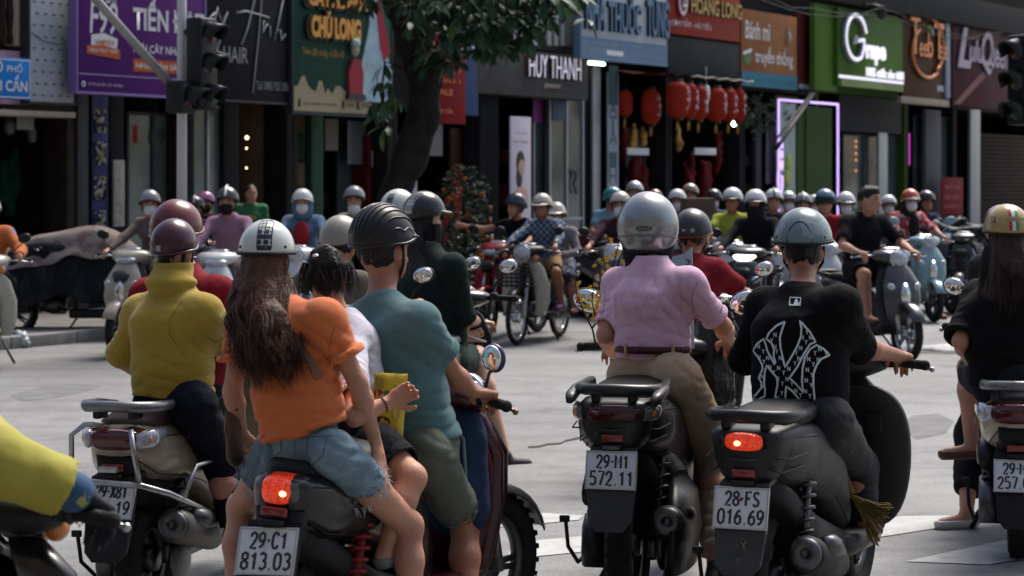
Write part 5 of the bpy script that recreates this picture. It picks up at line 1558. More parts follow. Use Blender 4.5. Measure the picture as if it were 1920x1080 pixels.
  for s_ in (-1, 1):
   b = MB(); b.loft([supz(s_ * .17, .46, .30, .05, .03, .1, 3, 14), supz(s_ * .19, .42, .45, .075, .03, .06, 3, 14), supz(s_ * .18, .42, .62, .085, .03, .05, 3, 14), supz(s_ * .13, .43, .8, .075, .03, .04, 3, 14), supz(s_ * .08, .42, .88, .04, .03, .03, 3, 14)]); add('leg_shield', b, body)
  b = MB(); b.loft([sup(0, .1, .36, .1, .09, .1, 3, 14), sup(0, .25, .36, .11, .1, .1, 3, 14), sup(0, .4, .37, .07, .06, .06, 3, 14)]); b.box((0, .1, .3), (.5, .05, .03), bev=.01); add('engine', b, DARKST)
  b = MB(); b.box((-.1, -.3, .27), (.05, .7, .1), bev=.03); add('chain_case', b, g('body2', BLACKP))
  b = MB()
  for (y0, y1, s_) in ((.62, .95, 1),):
   for i in range(6): b.box((0, .60 + .0, .62 + .04 * i), (.3, .012, .012)); b.box((0, .84, .62 + .04 * i), (.34, .012, .012))
   for i in range(7): b.box((-.16 + .053 * i, .84, .72), (.012, .014, .24))
   for s2 in (-1, 1):
    for i in range(6): b.box((s2 * .165, .72, .62 + .04 * i), (.012, .25, .012))
  if g('basket'): add('basket', b, BLACKM)
  for s_ in (-1, 1):
   b = MB(); b.ball((s_ * .13, .47, .9), (.035, .03, .035), 10, 8); add('indicator', b, ORANGEL)
 # front mudguard and fork
 b = MB(); arc_shell(b, yf, rr, rr + .028, tw * .68, 25 if not cub else 40, 168, 14 if near else 9); add('front_mudguard', b, g('fender', body))
 for s_ in (-1, 1):
  b = MB(); b.tube([(s_ * .075, yf, rr), (s_ * .075, yf - .06, rr + .2), (s_ * .07, yf - .14, rr + .42)], [.024, .024, .018], 10); add('fork', b, g('fork', STEEL))
 # handlebar cover, lamp, grips, levers, mirrors
 hz = g('hz', .98)
 b = MB(); b.loft([sup(0, .27, hz, .08, .03, .03, 2.5, n), sup(0, .31, hz, .19, .045, .04, 2.5, n), sup(0, .38, hz, .215, .06, .055, 2.5, n), sup(0, .46, hz - .01, .17, .065, .065, 2.3, n), sup(0, .52, hz - .03, .10, .055, .055, 2.2, n), sup(0, .55, hz - .04, .05, .03, .03, 2, n)]); add('handlebar_cover', b, g('cover', body))
 b = MB(); b.loft([sup(0, .26, hz + .012, .05, .012, .02, 3, n), sup(0, .265, hz + .03, .085, .016, .02, 3, n), sup(0, .37, hz + .068, .1, .012, .02, 3, n), sup(0, .43, hz + .06, .07, .01, .02, 3, n)]); add('dashboard', b, GLASSM)
 if g('lamp', 'round') == 'round':
  b = MB(); b.ball((0, .535, hz - .03), (.085, .04, .075), 16, 10); hl = add('headlight', b, g('lampm', CLEARL))
  b = MB(); b.lathe([(.08, 0), (.092, .01), (.092, -.02), (.08, -.02)], (0, .535, hz - .03), (0, 1, 0), 20, closed=True); b.build('lamp_ring', CHROME, hl)
 else:
  b = MB(); b.loft([sup(0, .50, hz - .03, .12, .03, .04, 2.2, n), sup(0, .548, hz - .045, .095, .028, .035, 2.2, n), sup(0, .568, hz - .05, .05, .015, .02, 2, n)]); hl = add('headlight', b, g('lampm', CLEARL))
  b = MB(); b.loft([sup(0, .63, .80, .09, .04, .05, 2.5, n), sup(0, .645, .76, .07, .03, .05, 2.5, n)]); add('badge_panel', b, trim)
 for s_ in (-1, 1):
  b = MB(); b.tube([(s_ * .2, .36, hz + .0), (s_ * .26, .345, hz + .005), (s_ * .365, .31, hz)], [.016, .0185, .0185], 12); b.ball((s_ * .372, .308, hz), .021, 10, 8); gr = add('grip', b, RUBBER)
  b = MB(); b.tube([(s_ * .2, .41, hz), (s_ * .26, .405, hz), (s_ * .34, .36, hz - .012), (s_ * .39, .335, hz - .018)], [.009, .008, .007, .006], 8); b.ball((s_ * .395, .332, hz - .018), .011, 8, 6); b.build('lever', g('lever', STEEL), gr)
  b = MB(); b.box((s_ * .235, .345, hz + .01), (.05, .05, .05), bev=.012); b.build('switch_box', BLACKP, gr)
  if g('mirrors', True) and not (near and g('no_mirror') == s_):
   mx, my, mz = g('mirror_at', (.33, .30, .2)); rx, rz = g('mirror_r', (.062, .045))
   b = MB(); b.tube([(s_ * .225, .36, hz + .03), (s_ * .25, .35, hz + .1), (s_ * mx, my + .03, hz + mz - .03)], .006, 6); st_ = add('mirror', b, g('mirror_m', BLACKP))
   ax = Matrix.Rotation(s_ * .22, 3, 'Z') @ Matrix.Rotation(s_ * -.25, 3, 'Y')
   b = MB(); b.ball((s_ * mx, my + .012, hz + mz), (rx, .024, rz), 16, 10, rot=ax); b.build('mirror_shell', g('mirror_m', BLACKP), st_)
   b = MB(); b.ball((s_ * mx, my - .004, hz + mz), (rx * .9, .0145, rz * .88), 18, 10, rot=ax); b.build('mirror_glass', MIRROR, st_)
 # seat
 sl_ = zt + .045
 b = MB(); b.loft([sup(0, -.84, sl_ - .005, .07, .025, .03, 2.6, n), sup(0, -.80, sl_ + .0, .11, .035, .04, 2.6, n), sup(0, -.6, sl_ + .012, .13, .045, .05, 2.8, n), sup(0, -.45, sl_ + .015, .13, .045, .05, 2.8, n), sup(0, -.2, sl_ - .005, .125, .045, .06, 2.6, n), sup(0, -.05, sl_ - .03, .09, .04, .06, 2.4, n), sup(0, .02, sl_ - .05, .04, .02, .03, 2.2, n)]); add('seat', b, g('seat', SEATM))
 # tail lamp and rear indicators
 lit = g('lit', False)
 tl = g('tail', (.095, .032))
 b = MB(); b.loft([sup(0, -.962, zt, tl[0] * .75, tl[1] * .8, tl[1] * .85, 3, n), sup(0, -.945, zt, tl[0] * .95, tl[1], tl[1], 3, n), sup(0, -.885, zt + .004, tl[0] * 1.3, tl[1] * 1.05, tl[1] * 1.05, 3, n)]); t_ = add('tail_light', b, LITRED if lit else g('taillens', REDL))
 if lit:
  b = MB(); b.ball((g('core_x', -.02), -.963, zt - .005), (.012, .005, .009), 10, 8); b.build('lamp_core', LITCORE, t_)
 for s_ in (-1, 1):
  b = MB(); b.loft([sup(s_ * tl[0] * .98, -.948, zt, .014, tl[1] * .6, tl[1] * .8, 2.4, 12), sup(s_ * (tl[0] * 1.22), -.895, zt + .004, .026, tl[1] * .9, tl[1] * 1.0, 2.4, 12), sup(s_ * (tl[0] * 1.46), -.80, zt + .012, .012, tl[1] * .6, tl[1] * .5, 2.4, 12)]); q_ = add('rear_indicator', b, g('rind', CLEARL))
  if g('amber'): b = MB(); b.ball((s_ * (tl[0] * 1.24), -.91, zt), (.018, .012, .016), 8, 6); b.build('bulb', ORANGEL, q_)
 # rear mudguard, plate, reflector
 pz = g('plate_z', .50); py_ = g('plate_y', -.985)
 b = MB()
 b.loft([[V((-.085, -.80, zt - .12)), V((.085, -.80, zt - .12)), V((.085, -.78, zt - .14)), V((-.085, -.78, zt - .14))], [V((-.088, py_ + .045, pz + .08)), V((.088, py_ + .045, pz + .08)), V((.088, py_ + .065, pz + .07)), V((-.088, py_ + .065, pz + .07))],
   [V((-.09, py_ - .015, pz - .08)), V((.09, py_ - .015, pz - .08)), V((.09, py_ + .02, pz - .085)), V((-.09, py_ + .02, pz - .085))], [V((-.08, py_ - .045, pz - .19)), V((.08, py_ - .045, pz - .19)), V((.08, py_ - .02, pz - .19)), V((-.08, py_ - .02, pz - .19))], [V((-.05, py_ - .05, pz - .225)), V((.05, py_ - .05, pz - .225)), V((.05, py_ - .03, pz - .225)), V((-.05, py_ - .03, pz - .225))]], smooth=False)
 add('rear_mudguard', b, g('mud', GREYP))
 if g('plate'): number_plate(root, (g('plate_x', 0), py_, pz), g('plate_tilt', 20), *g('plate'), w=g('plate_w', .19), h=g('plate_h', .14), roll=g('plate_roll', 0))
 if near:
  b = MB(); b.box((0, py_ + .035, pz + .115), (.085, .02, .03), bev=.006); add('reflector', b, mat('reflector_red', (.2, .015, .012), .25, coat=1))
  b = MB(); b.box((0, py_ + .02, pz + .085), (.08, .03, .018), bev=.005); add('plate_lamp', b, BLACKP)
  b = MB()
  b.loft([supz(0, -.90, zt - .06, .085, .03, .03, 3, 16), supz(0, -.89, zt - .12, .08, .05, .04, 3, 16), supz(0, -.86, zt - .2, .07, .05, .05, 3, 16)]); add('tail_underside', b, BLACKM)
 # silencer on the right, transmission on the left, springs
 mc = g('muffler', BLACKM)
 b = MB(); b.tube([(.1, .02, .23), (.14, -.2, .25), (.165, -.34, .29)], [.018, .02, .03], 10); b.tube([(.165, -.33, .285), (.17, -.36, .30), (.185, -.80, .40), (.186, -.82, .405)], [.045, .062, .066, .055], 18); mf = add('silencer', b, mc)
 b = MB(); b.lathe([(.0, 0), (.018, .0), (.02, .02), (.05, .012), (.058, .0), (.055, -.02)], (.186, -.822, .405), V((.02, -1, .2)), 18); b.build('end_cap', DARKST, mf)
 b = MB(); b.tube([(.205, -.38, .345), (.222, -.60, .40), (.225, -.70, .42)], [.02, .045, .03], 10, flat=1.0); b.build('heat_shield', g('shieldm', DARKST), mf)
 if near and not g('muffler_only'):
  b = MB(); b.ball((.14, -.62, rr), (.03, .1, .1), 16, 10); b.box((.1, -.45, .27), (.05, .42, .09), bev=.03); add('swing_arm', b, DARKST)
 if not cub:
  b = MB(); b.loft([[V((x, y, z)) for (y, z) in [(-.74 + d_, rr - .02), (-.72 + d_, rr + .07), (-.6, rr + .11), (-.3, rr + .08), (-.05 - d_, rr + .06), (.0 - d_, rr), (-.04 - d_, rr - .07), (-.3, rr - .08), (-.62, rr - .1), (-.72 + d_, rr - .08)]] for x, d_ in ((-.08, 0), (-.15, .0), (-.17, .03), (-.175, .06))]); add('transmission_case', b, g('case', GREYP))
  b = MB(); b.loft([sup(-.13, -.70, rr + .2, .04, .05, .05, 3, 12), sup(-.135, -.55, rr + .21, .055, .08, .07, 3, 12), sup(-.13, -.35, rr + .17, .05, .07, .05, 3, 12)]); add('air_box', b, BLACKP)
  if near:
   b = MB(); b.tube([(-.18, -.5, rr - .06), (-.2, -.62, rr - .08), (-.215, -.74, rr + .0), (-.22, -.76, rr + .1)], .008, 8); b.box((-.225, -.76, rr + .11), (.04, .016, .026), bev=.005); add('kick_lever', b, BLACKM)
 for s_ in g('shocks', (-1, 1)):
  b = MB(); coil(b, (s_ * .128, -.64, rr + .06), (s_ * .12, -.54, zt - .14), .03, .0075, 8 if near else 5, 10 if near else 6); b.tube([(s_ * .128, -.64, rr + .02), (s_ * .12, -.52, zt - .08)], .016, 8); add('spring', b, g('spring', DARKST))
 # grab rail
 gz = zt + g('rail_dz', .085); gr_ = g('rail', BLACKP)
 if g('rail_shape', 'loop') == 'loop':
  b = MB(); b.tube([(-.135, -.58, gz - .02), (-.15, -.72, gz - .005), (-.145, -.86, gz), (-.10, -.955, gz + .005), (0, -.975, gz + .008), (.10, -.955, gz + .005), (.145, -.86, gz), (.15, -.72, gz - .005), (.135, -.58, gz - .02)], [.013, .018, .021, .022, .022, .022, .021, .018, .013], 10); add('grab_rail', b, gr_)
  for s_ in (-1, 1): b = MB(); b.box((s_ * .07, -.9, gz - .025), (.035, .08, .04), bev=.01); add('rail_bracket', b, BLACKP)
 if g('guard'):
  ST = g('guardm', STEEL)
  b = MB(); b.tube([(-.19, -.70, zt - .2), (-.195, -.92, zt - .16), (-.15, -.985, zt - .1), (-.15, -.985, zt + .02), (-.1, -.98, zt + .06), (-.03, -.975, zt + .06)], .0105, 10)
  b.tube([(.085, -.985, zt + .045), (.1, -1.0, zt - .03), (.125, -1.0, zt - .16)], .0105, 10)
  b.tube([(-.15, -.99, zt - .15), (0, -1.02, zt - .15), (.13, -1.0, zt - .16), (.2, -.9, zt - .2), (.225, -.6, zt - .3), (.235, -.25, zt - .42), (.22, -.1, zt - .46), (.21, -.02, zt - .42)], .0125, 10)
  b.tube([(.215, -.78, zt - .23), (.235, -.7, zt - .12), (.24, -.4, zt - .12), (.24, -.36, zt - .16), (.235, -.36, zt - .36)], .0095, 10)
  b.tube([(-.195, -.92, zt - .16), (-.225, -.6, zt - .3), (-.235, -.25, zt - .42)], .0125, 10)
  add('guard_bar', b, ST)
 if g('stand', True):
  b = MB(); b.tube([(-.12, -.05, .24), (-.2, .05, .09), (-.24, .08, .02)], .012, 8); add('side_stand', b, BLACKM)
 if g('topbox'):
  b = MB(); b.box((0, -.78, zt + .32), (.4, .4, .36), bev=.02); add('carry_box', b, g('topbox'))
 if g('steer'):
  Rm = Matrix.Translation((0, .42, 0)) @ Matrix.Rotation(-R(g('steer')), 4, 'Z') @ Matrix.Translation((0, -.42, 0))
  for ch_ in root.children:
   if ch_.name.split('.')[0] in ('front_wheel', 'front_mudguard', 'fork', 'handlebar_cover', 'dashboard', 'headlight', 'grip', 'mirror'): ch_.matrix_local = Rm @ ch_.matrix_local
 return root
# people
def basis(fwd, up=(0, 0, 1)):
 f = V(fwd).normalized(); u = V(up); r = f.cross(u).normalized(); u = r.cross(f).normalized()
 return r, f, u
def ride_pose(s=1.0, lean=0.0, turn=0.0, seat=-.22, sz=.86, foot='board', hand='grip', tilt=0.0, width=1.0, hz=.98, hup=0.0, legsp=1.0):
 """riding pose in scooter space"""
 J = {}
 P = V((0, seat, sz)); J['pel'] = P
 ch = P + V((0, .05 + lean * .6, .30)) * s; J['chest'] = ch
 nk = P + V((0, .06 + lean, .455)) * s; J['neck'] = nk
 J['head'] = nk + V((0, .035, .135)) * s + V((0, .06, hup))
 for sd, k in ((-1, 'L'), (1, 'R')):
  sh = nk + V((sd * .165 * width, -.01, -.065)) * s
  J['sh' + k] = sh
  if hand == 'grip': wr = V((sd * .285, .30, hz + .035))
  elif hand == 'hold': wr = P + V((sd * .1, .32, .1))
  else: wr = P + V((sd * .14, .26, .0))
  mid = (sh + wr) / 2
  d = wr - sh; L = .56 * s
  h = sqrt(max((L / 2) ** 2 - (d.length / 2) ** 2, .0009))
  out = V((sd * .8, -.25, -.75)).normalized(); out = (out - d.normalized() * out.dot(d.normalized())).normalized()
  J['el' + k] = mid + out * h; J['wr' + k] = wr
  J['hip' + k] = P + V((sd * .085, .02, -.02)) * s
  if foot == 'board':
   J['kn' + k] = P + V((sd * .19 * legsp, .41, -.06)) * s; J['an' + k] = V((sd * .15, .2, .43))
  elif foot == 'peg':
   J['kn' + k] = P + V((sd * .24 * legsp, .36, -.13)) * s; J['an' + k] = P + V((sd * .22, .16, -.46))
  else:
   J['kn' + k] = P + V((sd * .25 * legsp, .30, -.22)) * s; J['an' + k] = V((sd * .36, seat + .24, .075))
 a = R(turn)
 J['fwd'] = V((0, 1, 0)); J['hfwd'] = V((sin(a), cos(a), tilt)); J['s'] = s
 return J
def dome(name, m, parent, c, r, hf, back=112, front=82, side=98, th=.012, n=32, rings=14, tilt=0.0, flare=0.0, rim_m=None, rim_r=.006):
 """open helmet shell; origin at the head centre, local +Y is where the face looks"""
 b = MB(); outer, inner = [], []
 for i in range(rings + 1):
  ro, ri = [], []
  for k in range(n):
   ph = 2 * pi * k / n
   f = sin(ph)
   mx = (front if f > 0 else back) * abs(f) ** 1.4 + side * (1 - abs(f) ** 1.4)
   t = R(mx) * i / rings
   fl = 1 + flare * max(0, i / rings - .75)
   p = V((r[0] * sin(t) * cos(ph) * fl, r[1] * sin(t) * sin(ph) * fl, r[2] * cos(t)))
   ro.append(p); ri.append(p * (1 - th / r[0]))
  outer.append(ro); inner.append(ri)
 b.loft(outer + inner[::-1], cap=False)
 r_, f_, u_ = basis(hf)
 M = Matrix((r_, f_, u_)).transposed()
 if tilt: M = M @ Matrix.Rotation(tilt, 3, 'X')
 o = b.build(name, m, parent)
 o.matrix_local = Matrix.Translation(V(c)) @ M.to_4x4()
 if rim_m:
  q = MB(); q.tube(outer[-1] + [outer[-1][0], outer[-1][1]], rim_r, 6, cap=False)
  q.build('helmet_rim', rim_m, o)
 return o
def visor_peak(h, r, m, L=.06, z=-.005, w=60, droop=.25):
 b = MB(); a_, c_ = [], []
 n = 14
 for k in range(n + 1):
  ph = R(90 - w + 2 * w * k / n)
  e = sin(pi * k / n) ** .6
  p = V((r[0] * 1.0 * cos(ph), r[1] * 1.0 * sin(ph), r[2] * .16 + z))
  q = V((r[0] * 1.0 * cos(ph) * (1 + L * e / r[0] * .35), r[1] * sin(ph) + L * e, r[2] * .16 + z - droop * L * e))
  a_.append(p); c_.append(q)
 vs = a_ + c_ + [v - V((0, 0, .006)) for v in a_] + [v - V((0, 0, .006)) for v in c_]
 m_ = n + 1; fs = []
 for k in range(n):
  fs += [(k, k + 1, m_ + k + 1, m_ + k), (2 * m_ + k + 1, 2 * m_ + k, 3 * m_ + k, 3 * m_ + k + 1), (m_ + k, m_ + k + 1, 3 * m_ + k + 1, 3 * m_ + k)]
 b.add(vs, fs); return b.build('peak', m, h)
def hand_prims(S, wr, d, pn, side, curl=.5, s=1.0, k=.008, spread=1.0):
 """palm, four jointed fingers, thumb. d: direction of the hand, pn: direction the palm faces"""
 d = V(d).normalized(); pn = V(pn); pn = (pn - d * pn.dot(d)).normalized(); x = d.cross(pn).normalized() * side
 wr = V(wr)
 S.cone(wr, wr + d * .045 * s, .026 * s, .031 * s, k, flat=(pn, .62))
 S.cone(wr + d * .035 * s - x * .014 * s, wr + d * .08 * s - x * .018 * s, .022 * s, .02 * s, k, flat=(pn, .62))
 S.cone(wr + d * .035 * s + x * .012 * s, wr + d * .08 * s + x * .016 * s, .022 * s, .02 * s, k, flat=(pn, .62))
 Ls = (.066, .076, .07, .054)
 for i in range(4):
  b = wr + d * (.088 - .004 * abs(i - 1.3)) * s + x * (.03 - .02 * i) * s
  dd = (d + x * (.12 - .08 * i) * spread).normalized(); ang = 0
  p = b - dd * .02 * s; rad = .0098 - .0006 * i
  for j, fr in enumerate((.45, .32, .25)):
   ang = curl * (1.15, 1.25, .8)[j]
   dd = (dd * cos(ang) + pn * sin(ang)).normalized() if ang else dd
   pn_l = pn
   q = (b if j == 0 else p) + dd * Ls[i] * fr * s
   S.cone(p, q, rad * s, (rad - .0008) * s, k * .5); p = q; rad -= .0007
 b = wr + d * .025 * s + x * .028 * s
 t1 = b + (d * .6 + x * .7 + pn * .35).normalized() * .04 * s
 t2 = t1 + (d * .9 + x * .15 + pn * (.2 + curl * .5)).normalized() * .034 * s
 S.cone(wr + d * .012 * s + x * .014 * s, t1, .016 * s, .0125 * s, k); S.cone(t1, t2, .0115 * s, .0095 * s, k * .5)
def person(label, base, J, top, bot, skin=SKIN, hair=None, helmet=None, shoes=None, mask=None, vox=.02, rot=0.0, group=None,
           face=True, fem=False, curl=.75, extra=None, wrinkle=1.0, sock=None, hands=None):
 """top: dict(m, sleeve 0..2, hem, loose) bot: dict(m, leg 0..2, loose). helmet: dict or None. J in the thing's own space"""
 o = thing('person', label, 'person', base, rot, group)
 s = J.get('s', 1.0)
 r, f, u = basis(J['fwd'], J['chest'] - J['pel'])
 hr, hf, hu = basis(J['hfwd'], J.get('hup', (0, 0, 1)))
 HA = np.array([hr, hf, hu], np.float32)
 pel, ch, nk, hd = J['pel'], J['chest'], J['neck'], J['head']
 hs = J.get('hs', 1.0) * s
 near = vox < .012
 # ---- body: one continuous skin
 S = Soft(vox)
 S.cone(pel, ch, .105 * s, .115 * s, .04, flat=(f, .72))
 S.cone(ch, nk - u * .05 * s, .115 * s, .075 * s, .04, flat=(f, .68))
 S.cone(J['shL'], J['shR'], .045 * s, .045 * s, .05)
 for k_ in 'LR': S.cone(nk - u * .04 * s, J['sh' + k_], .042 * s, .04 * s, .05)
 S.cone(nk - u * .03 * s, hd - hu * .07 * hs, .052 * s, .05 * s, .03)
 S.ell(hd + hu * .012 * hs - hf * .008 * hs, (.076 * hs, .094 * hs, .105 * hs), HA, .02)
 S.ell(hd - hu * .055 * hs + hf * .025 * hs, (.056 * hs, .064 * hs, .068 * hs), HA, .03)
 if face:
  S.cone(hd + hf * .088 * hs - hu * .012 * hs, hd + hf * .104 * hs - hu * .042 * hs, .009 * hs, .0145 * hs, .014)
  S.cone(hd + hf * .08 * hs + hu * .022 * hs - hr * .03 * hs, hd + hf * .08 * hs + hu * .022 * hs + hr * .03 * hs, .012 * hs, .012 * hs, .02)
  S.ell(hd + hf * .084 * hs - hu * .072 * hs, (.024 * hs, .01 * hs, .009 * hs), HA, .01)
 for sd in (-1, 1):
  S.ell(hd + hr * sd * .076 * hs - hf * .005 * hs - hu * .015 * hs, (.012 * hs, .02 * hs, .031 * hs), HA, .008)
 for k_, sd in (('L', -1), ('R', 1)):
  sh, el, wr = J['sh' + k_], J['el' + k_], J['wr' + k_]
  am = J.get('arm', 1.0) * s
  S.cone(sh, el, .046 * am, .036 * am, .03); m1 = el + (wr - el) * .28
  S.cone(el, m1, .035 * am, .038 * am, .02); S.cone(m1, wr, .038 * am, .025 * am, .02)
  hd_ = (J.get('hd' + k_) or (wr - el).normalized() + V(f) * .25); pn_ = J.get('pn' + k_) or -V((0, 0, 1))
  if near: hand_prims(S, wr, hd_, pn_, -sd if J.get('flip' + k_) else sd, J.get('cu' + k_, curl), s * J.get('hand', 1.05))
  else:
   d_ = V(hd_).normalized()
   S.cone(wr, wr + d_ * .06 * s, .03 * s, .034 * s, .02); S.cone(wr + d_ * .07 * s, wr + d_ * .085 * s - V((0, 0, .04)) * s, .03 * s, .022 * s, .02)
  hp, kn, an = J['hip' + k_], J['kn' + k_], J['an' + k_]
  lg = J.get('leg', 1.0) * s
  S.cone(hp, kn, .083 * lg, .056 * lg, .04); m1 = kn + (an - kn) * .3
  bk = -V(J['fwd']) * .018 * lg
  S.cone(kn, m1 + bk, .054 * lg, .056 * lg, .03); S.cone(m1 + bk, an, .056 * lg, .034 * lg, .03)
  toe = J.get('toe' + k_) or V(J['fwd'])
  tn = V((toe.x, toe.y, 0)).normalized()
  S.cone(an - V((0, 0, .03)) * s - tn * .025 * s, an - V((0, 0, .045)) * s + tn * .13 * s, .034 * s, .028 * s, .02)
 S.build('body', skin, o)
 # ---- top
 if top:
  lo_ = top.get('loose', 0.0); hem = top.get('hem', -.03); T_ = Soft(top.get('vox', vox))
  a = pel + u * hem * s
  w0 = top.get('w0', .135) + lo_; w1 = top.get('w1', .145) + lo_
  for sd in (-1, 0, 1):
   e_ = r * sd * .058 * s; wa, wb, wc = [(x - abs(sd) * .058) * s * (1 if sd else .62) for x in (w0, (w0 + w1) / 2 - .004, w1)]
   T_.cone(a - u * .15 + e_, pel + (ch - pel) * .45 + e_, wa, wb, .04, cut=[(a, -u)])
   T_.cone(pel + (ch - pel) * .4 + e_, ch + u * .02 + e_, wb, wc, .04, cut=[(a, -u)])
   T_.cone(ch + u * .02 + e_, nk - u * .085 * s + e_ * .7, wc, .062 * s, .04)
  T_.cone(J['shL'] - u * .012, J['shR'] - u * .012, (.05 + lo_ * .4) * s, (.05 + lo_ * .4) * s, .05)
  ct = nk + u * (.004 + top.get('collar', -.0) * 2) * s
  T_.cone(nk - u * .06 * s, ct, .078 * s, (.066 + top.get('collar', 0)) * s, .03, cut=[(ct, u)])
  for k_ in 'LR': T_.cone(nk - u * .045 * s, J['sh' + k_] - u * .005, .055 * s, (.044 + lo_ * .3) * s, .06)
  if fem: 
   for sd in (-1, 1): T_.ell(ch + f * .085 * s + r * sd * .065 * s - u * .03 * s, (.062 * s, .05 * s, .06 * s), np.array([r, f, u], np.float32), .05)
  sl = top.get('sleeve', .6); fd = .0075 * wrinkle
  for sd in (-1, 1) if near else (): T_.cone(a - u * .03 + r * sd * .058 * s, a + u * .02 + r * sd * .058 * s, (w0 - .055) * s, (w0 - .055) * s, 0, cut=[(a, -u), (a + u * .022, u)])
  for sd, k_ in ((-1, 'L'), (1, 'R')):
   ap = J['sh' + k_] - u * .09
   T_.noise.append((fd, (r * sd * .75 + u * .65) * 62, ap - r * sd * .03, .1, 4 + sd, 0)); T_.noise.append((fd, (J['el' + k_] - J['sh' + k_]).normalized() * 75, J['sh' + k_] * .45 + J['el' + k_] * .55, .08, 9 + sd, 0))
   T_.noise.append((fd * .9, (u * .9 + r * sd * .4) * 58, a + u * .07 + r * sd * .09, .11, 14 + sd, 0))
  T_.noise.append((fd * .7, (u * .8 + r * .3) * 45, (pel + ch) / 2 - f * .1, .13, 21, 0))
  for k_ in 'LR':
   sh, el, wr = J['sh' + k_], J['el' + k_], J['wr' + k_]
   sr = (.054 + lo_ * .42) * s * J.get('arm', 1.0)
   if sl <= 1:
    e = sh + (el - sh) * sl; dn = (el - sh).normalized()
    T_.cone(sh, e + dn * .08, sr * .98, (sr + top.get('cuff', .006) * s), .055, cut=[(e, dn)])
    if near: T_.cone(e - dn * .018, e + dn * .03, sr + top.get('cuff', .006) * s + .003, None, 0, cut=[(e, dn), (e - dn * .02, -dn)])
    T_.sub(e - dn * .03, e + dn * .2, sr * .84, sr * .9)
   else:
    e = el + (wr - el) * (sl - 1); dn = (wr - el).normalized()
    T_.cone(sh, el, sr * .98, sr * .92, .055); T_.cone(el, e, sr * .92, sr * .72, .03, cut=[(e, dn)])
  amp = .004 * wrinkle
  T_.noise += [(amp, (5, 5, 9), 3, False), (amp * .45, (9, 9, 24), 8, True), (amp * .35, (26, 26, 34), 12, False)]
  o_t = T_.build(top.get('name', 'shirt'), top['m'], o)
  o['_'] = 0; del o['_']
 # ---- legs
 if bot:
  lo_ = bot.get('loose', 0.0); B_ = Soft(bot.get('vox', vox)); lg = bot.get('leg', 2)
  ls = J.get('leg', 1.0) * s
  B_.cone(pel - u * .04 * s, pel + u * bot.get('rise', .05) * s, bot.get('pw', .138) * s + lo_ * .5, .122 * s, .05, flat=(f, .78))
  for k_ in 'LR':
   hp, kn, an = J['hip' + k_], J['kn' + k_], J['an' + k_]
   if lg <= 1:
    e = hp + (kn - hp) * lg; dn = (kn - hp).normalized()
    rq = (.088 + (.06 - .088) * lg) * ls
    B_.cone(hp, e, (.094 + lo_ * .6) * ls, rq + .008 + lo_, .03, cut=[(e, dn)])
    B_.sub(e - dn * .03, e + dn * .2, rq + .002 + lo_ * .8, rq + .004 + lo_)
   else:
    e = kn + (an - kn) * (lg - 1); dn = (an - kn).normalized()
    B_.cone(hp, kn, (.098 + lo_) * ls, (.066 + lo_) * ls, .05); B_.cone(kn, e + dn * .04, (.066 + lo_) * ls, (.05 + lo_) * ls, .04, cut=[(e, dn)])
  if bot.get('skirt'):
   kn = (J['knL'] + J['knR']) / 2
   B_.cone(pel, kn, .17 * s, .2 * s, .08, flat=(u, .75)); B_.cone(kn, kn - V((0, -.02, .3)) * s, .19 * s, .17 * s, .08, flat=(V((0, 1, 0)), .6))
  for sd, k_ in ((-1, 'L'), (1, 'R')):
   B_.noise.append((.006 * wrinkle, (u * .6 + r * sd * .6) * 60, J['hip' + k_] + r * sd * .04, .1, 31 + sd, 0)); B_.noise.append((.006 * wrinkle, (J['kn' + k_] - J['hip' + k_]).normalized() * 62, J['kn' + k_] * .8 + J['hip' + k_] * .2, .11, 35 + sd, 0)); B_.noise.append((.007 * wrinkle, (J['kn' + k_] - J['an' + k_]).normalized() * 60, J['an' + k_] * .75 + J['kn' + k_] * .25, .12, 39 + sd, 0))
  amp = .005 * wrinkle
  B_.noise += [(amp, (8, 8, 8), 13, False), (amp * .6, (16, 16, 26), 18, True)]
  B_.build(bot.get('name', 'trousers'), bot['m'], o)
 # ---- shoes
 if shoes:
  for k_ in 'LR':
   an = J['an' + k_]; toe = J.get('toe' + k_) or V(J['fwd']); tn = V((toe.x, toe.y, 0)).normalized()
   Q = Soft(min(vox, .014)); z = an.z - .078 * s
   Q.cone(an - V((0, 0, .035)) * s - tn * .03 * s, an - V((0, 0, .047)) * s + tn * .14 * s, .042 * s, .036 * s, .03)
   if shoes.get('high', 1): Q.cone(an - V((0, 0, .02)), an + V((0, 0, .01)), .042 * s, .04 * s, .02)
   else: Q.cut(an - V((0, 0, .03)) * s, (0, 0, 1))
   Q.cut((an.x, an.y, z), (0, 0, -1))
   Q.build('shoe', shoes['m'], o)
 # ---- hair
 if hair:
  H = Soft(max(min(vox, .012), .008))
  if hair.get('cap', True):
   H.ell(hd + hu * .018 * hs - hf * .012 * hs, (.084 * hs, .1 * hs, .108 * hs), HA, .02,
                  cut=[(hd + hf * .045 * hs + hu * .03 * hs, hf * .8 - hu * .6), (hd - hu * (.075 if not hair.get('low') else .1) * hs, -hu + hf * .25)])
  if hair.get('bun'):
   H.ell(hd + hu * .1 * hs - hf * .05 * hs, (.05 * hs, .05 * hs, .045 * hs), None, .03)
  if hair.get('tuft'):
   H.ell(hd + hu * .075 * hs + hf * .05 * hs, (.07 * hs, .05 * hs, .045 * hs), HA, .03)
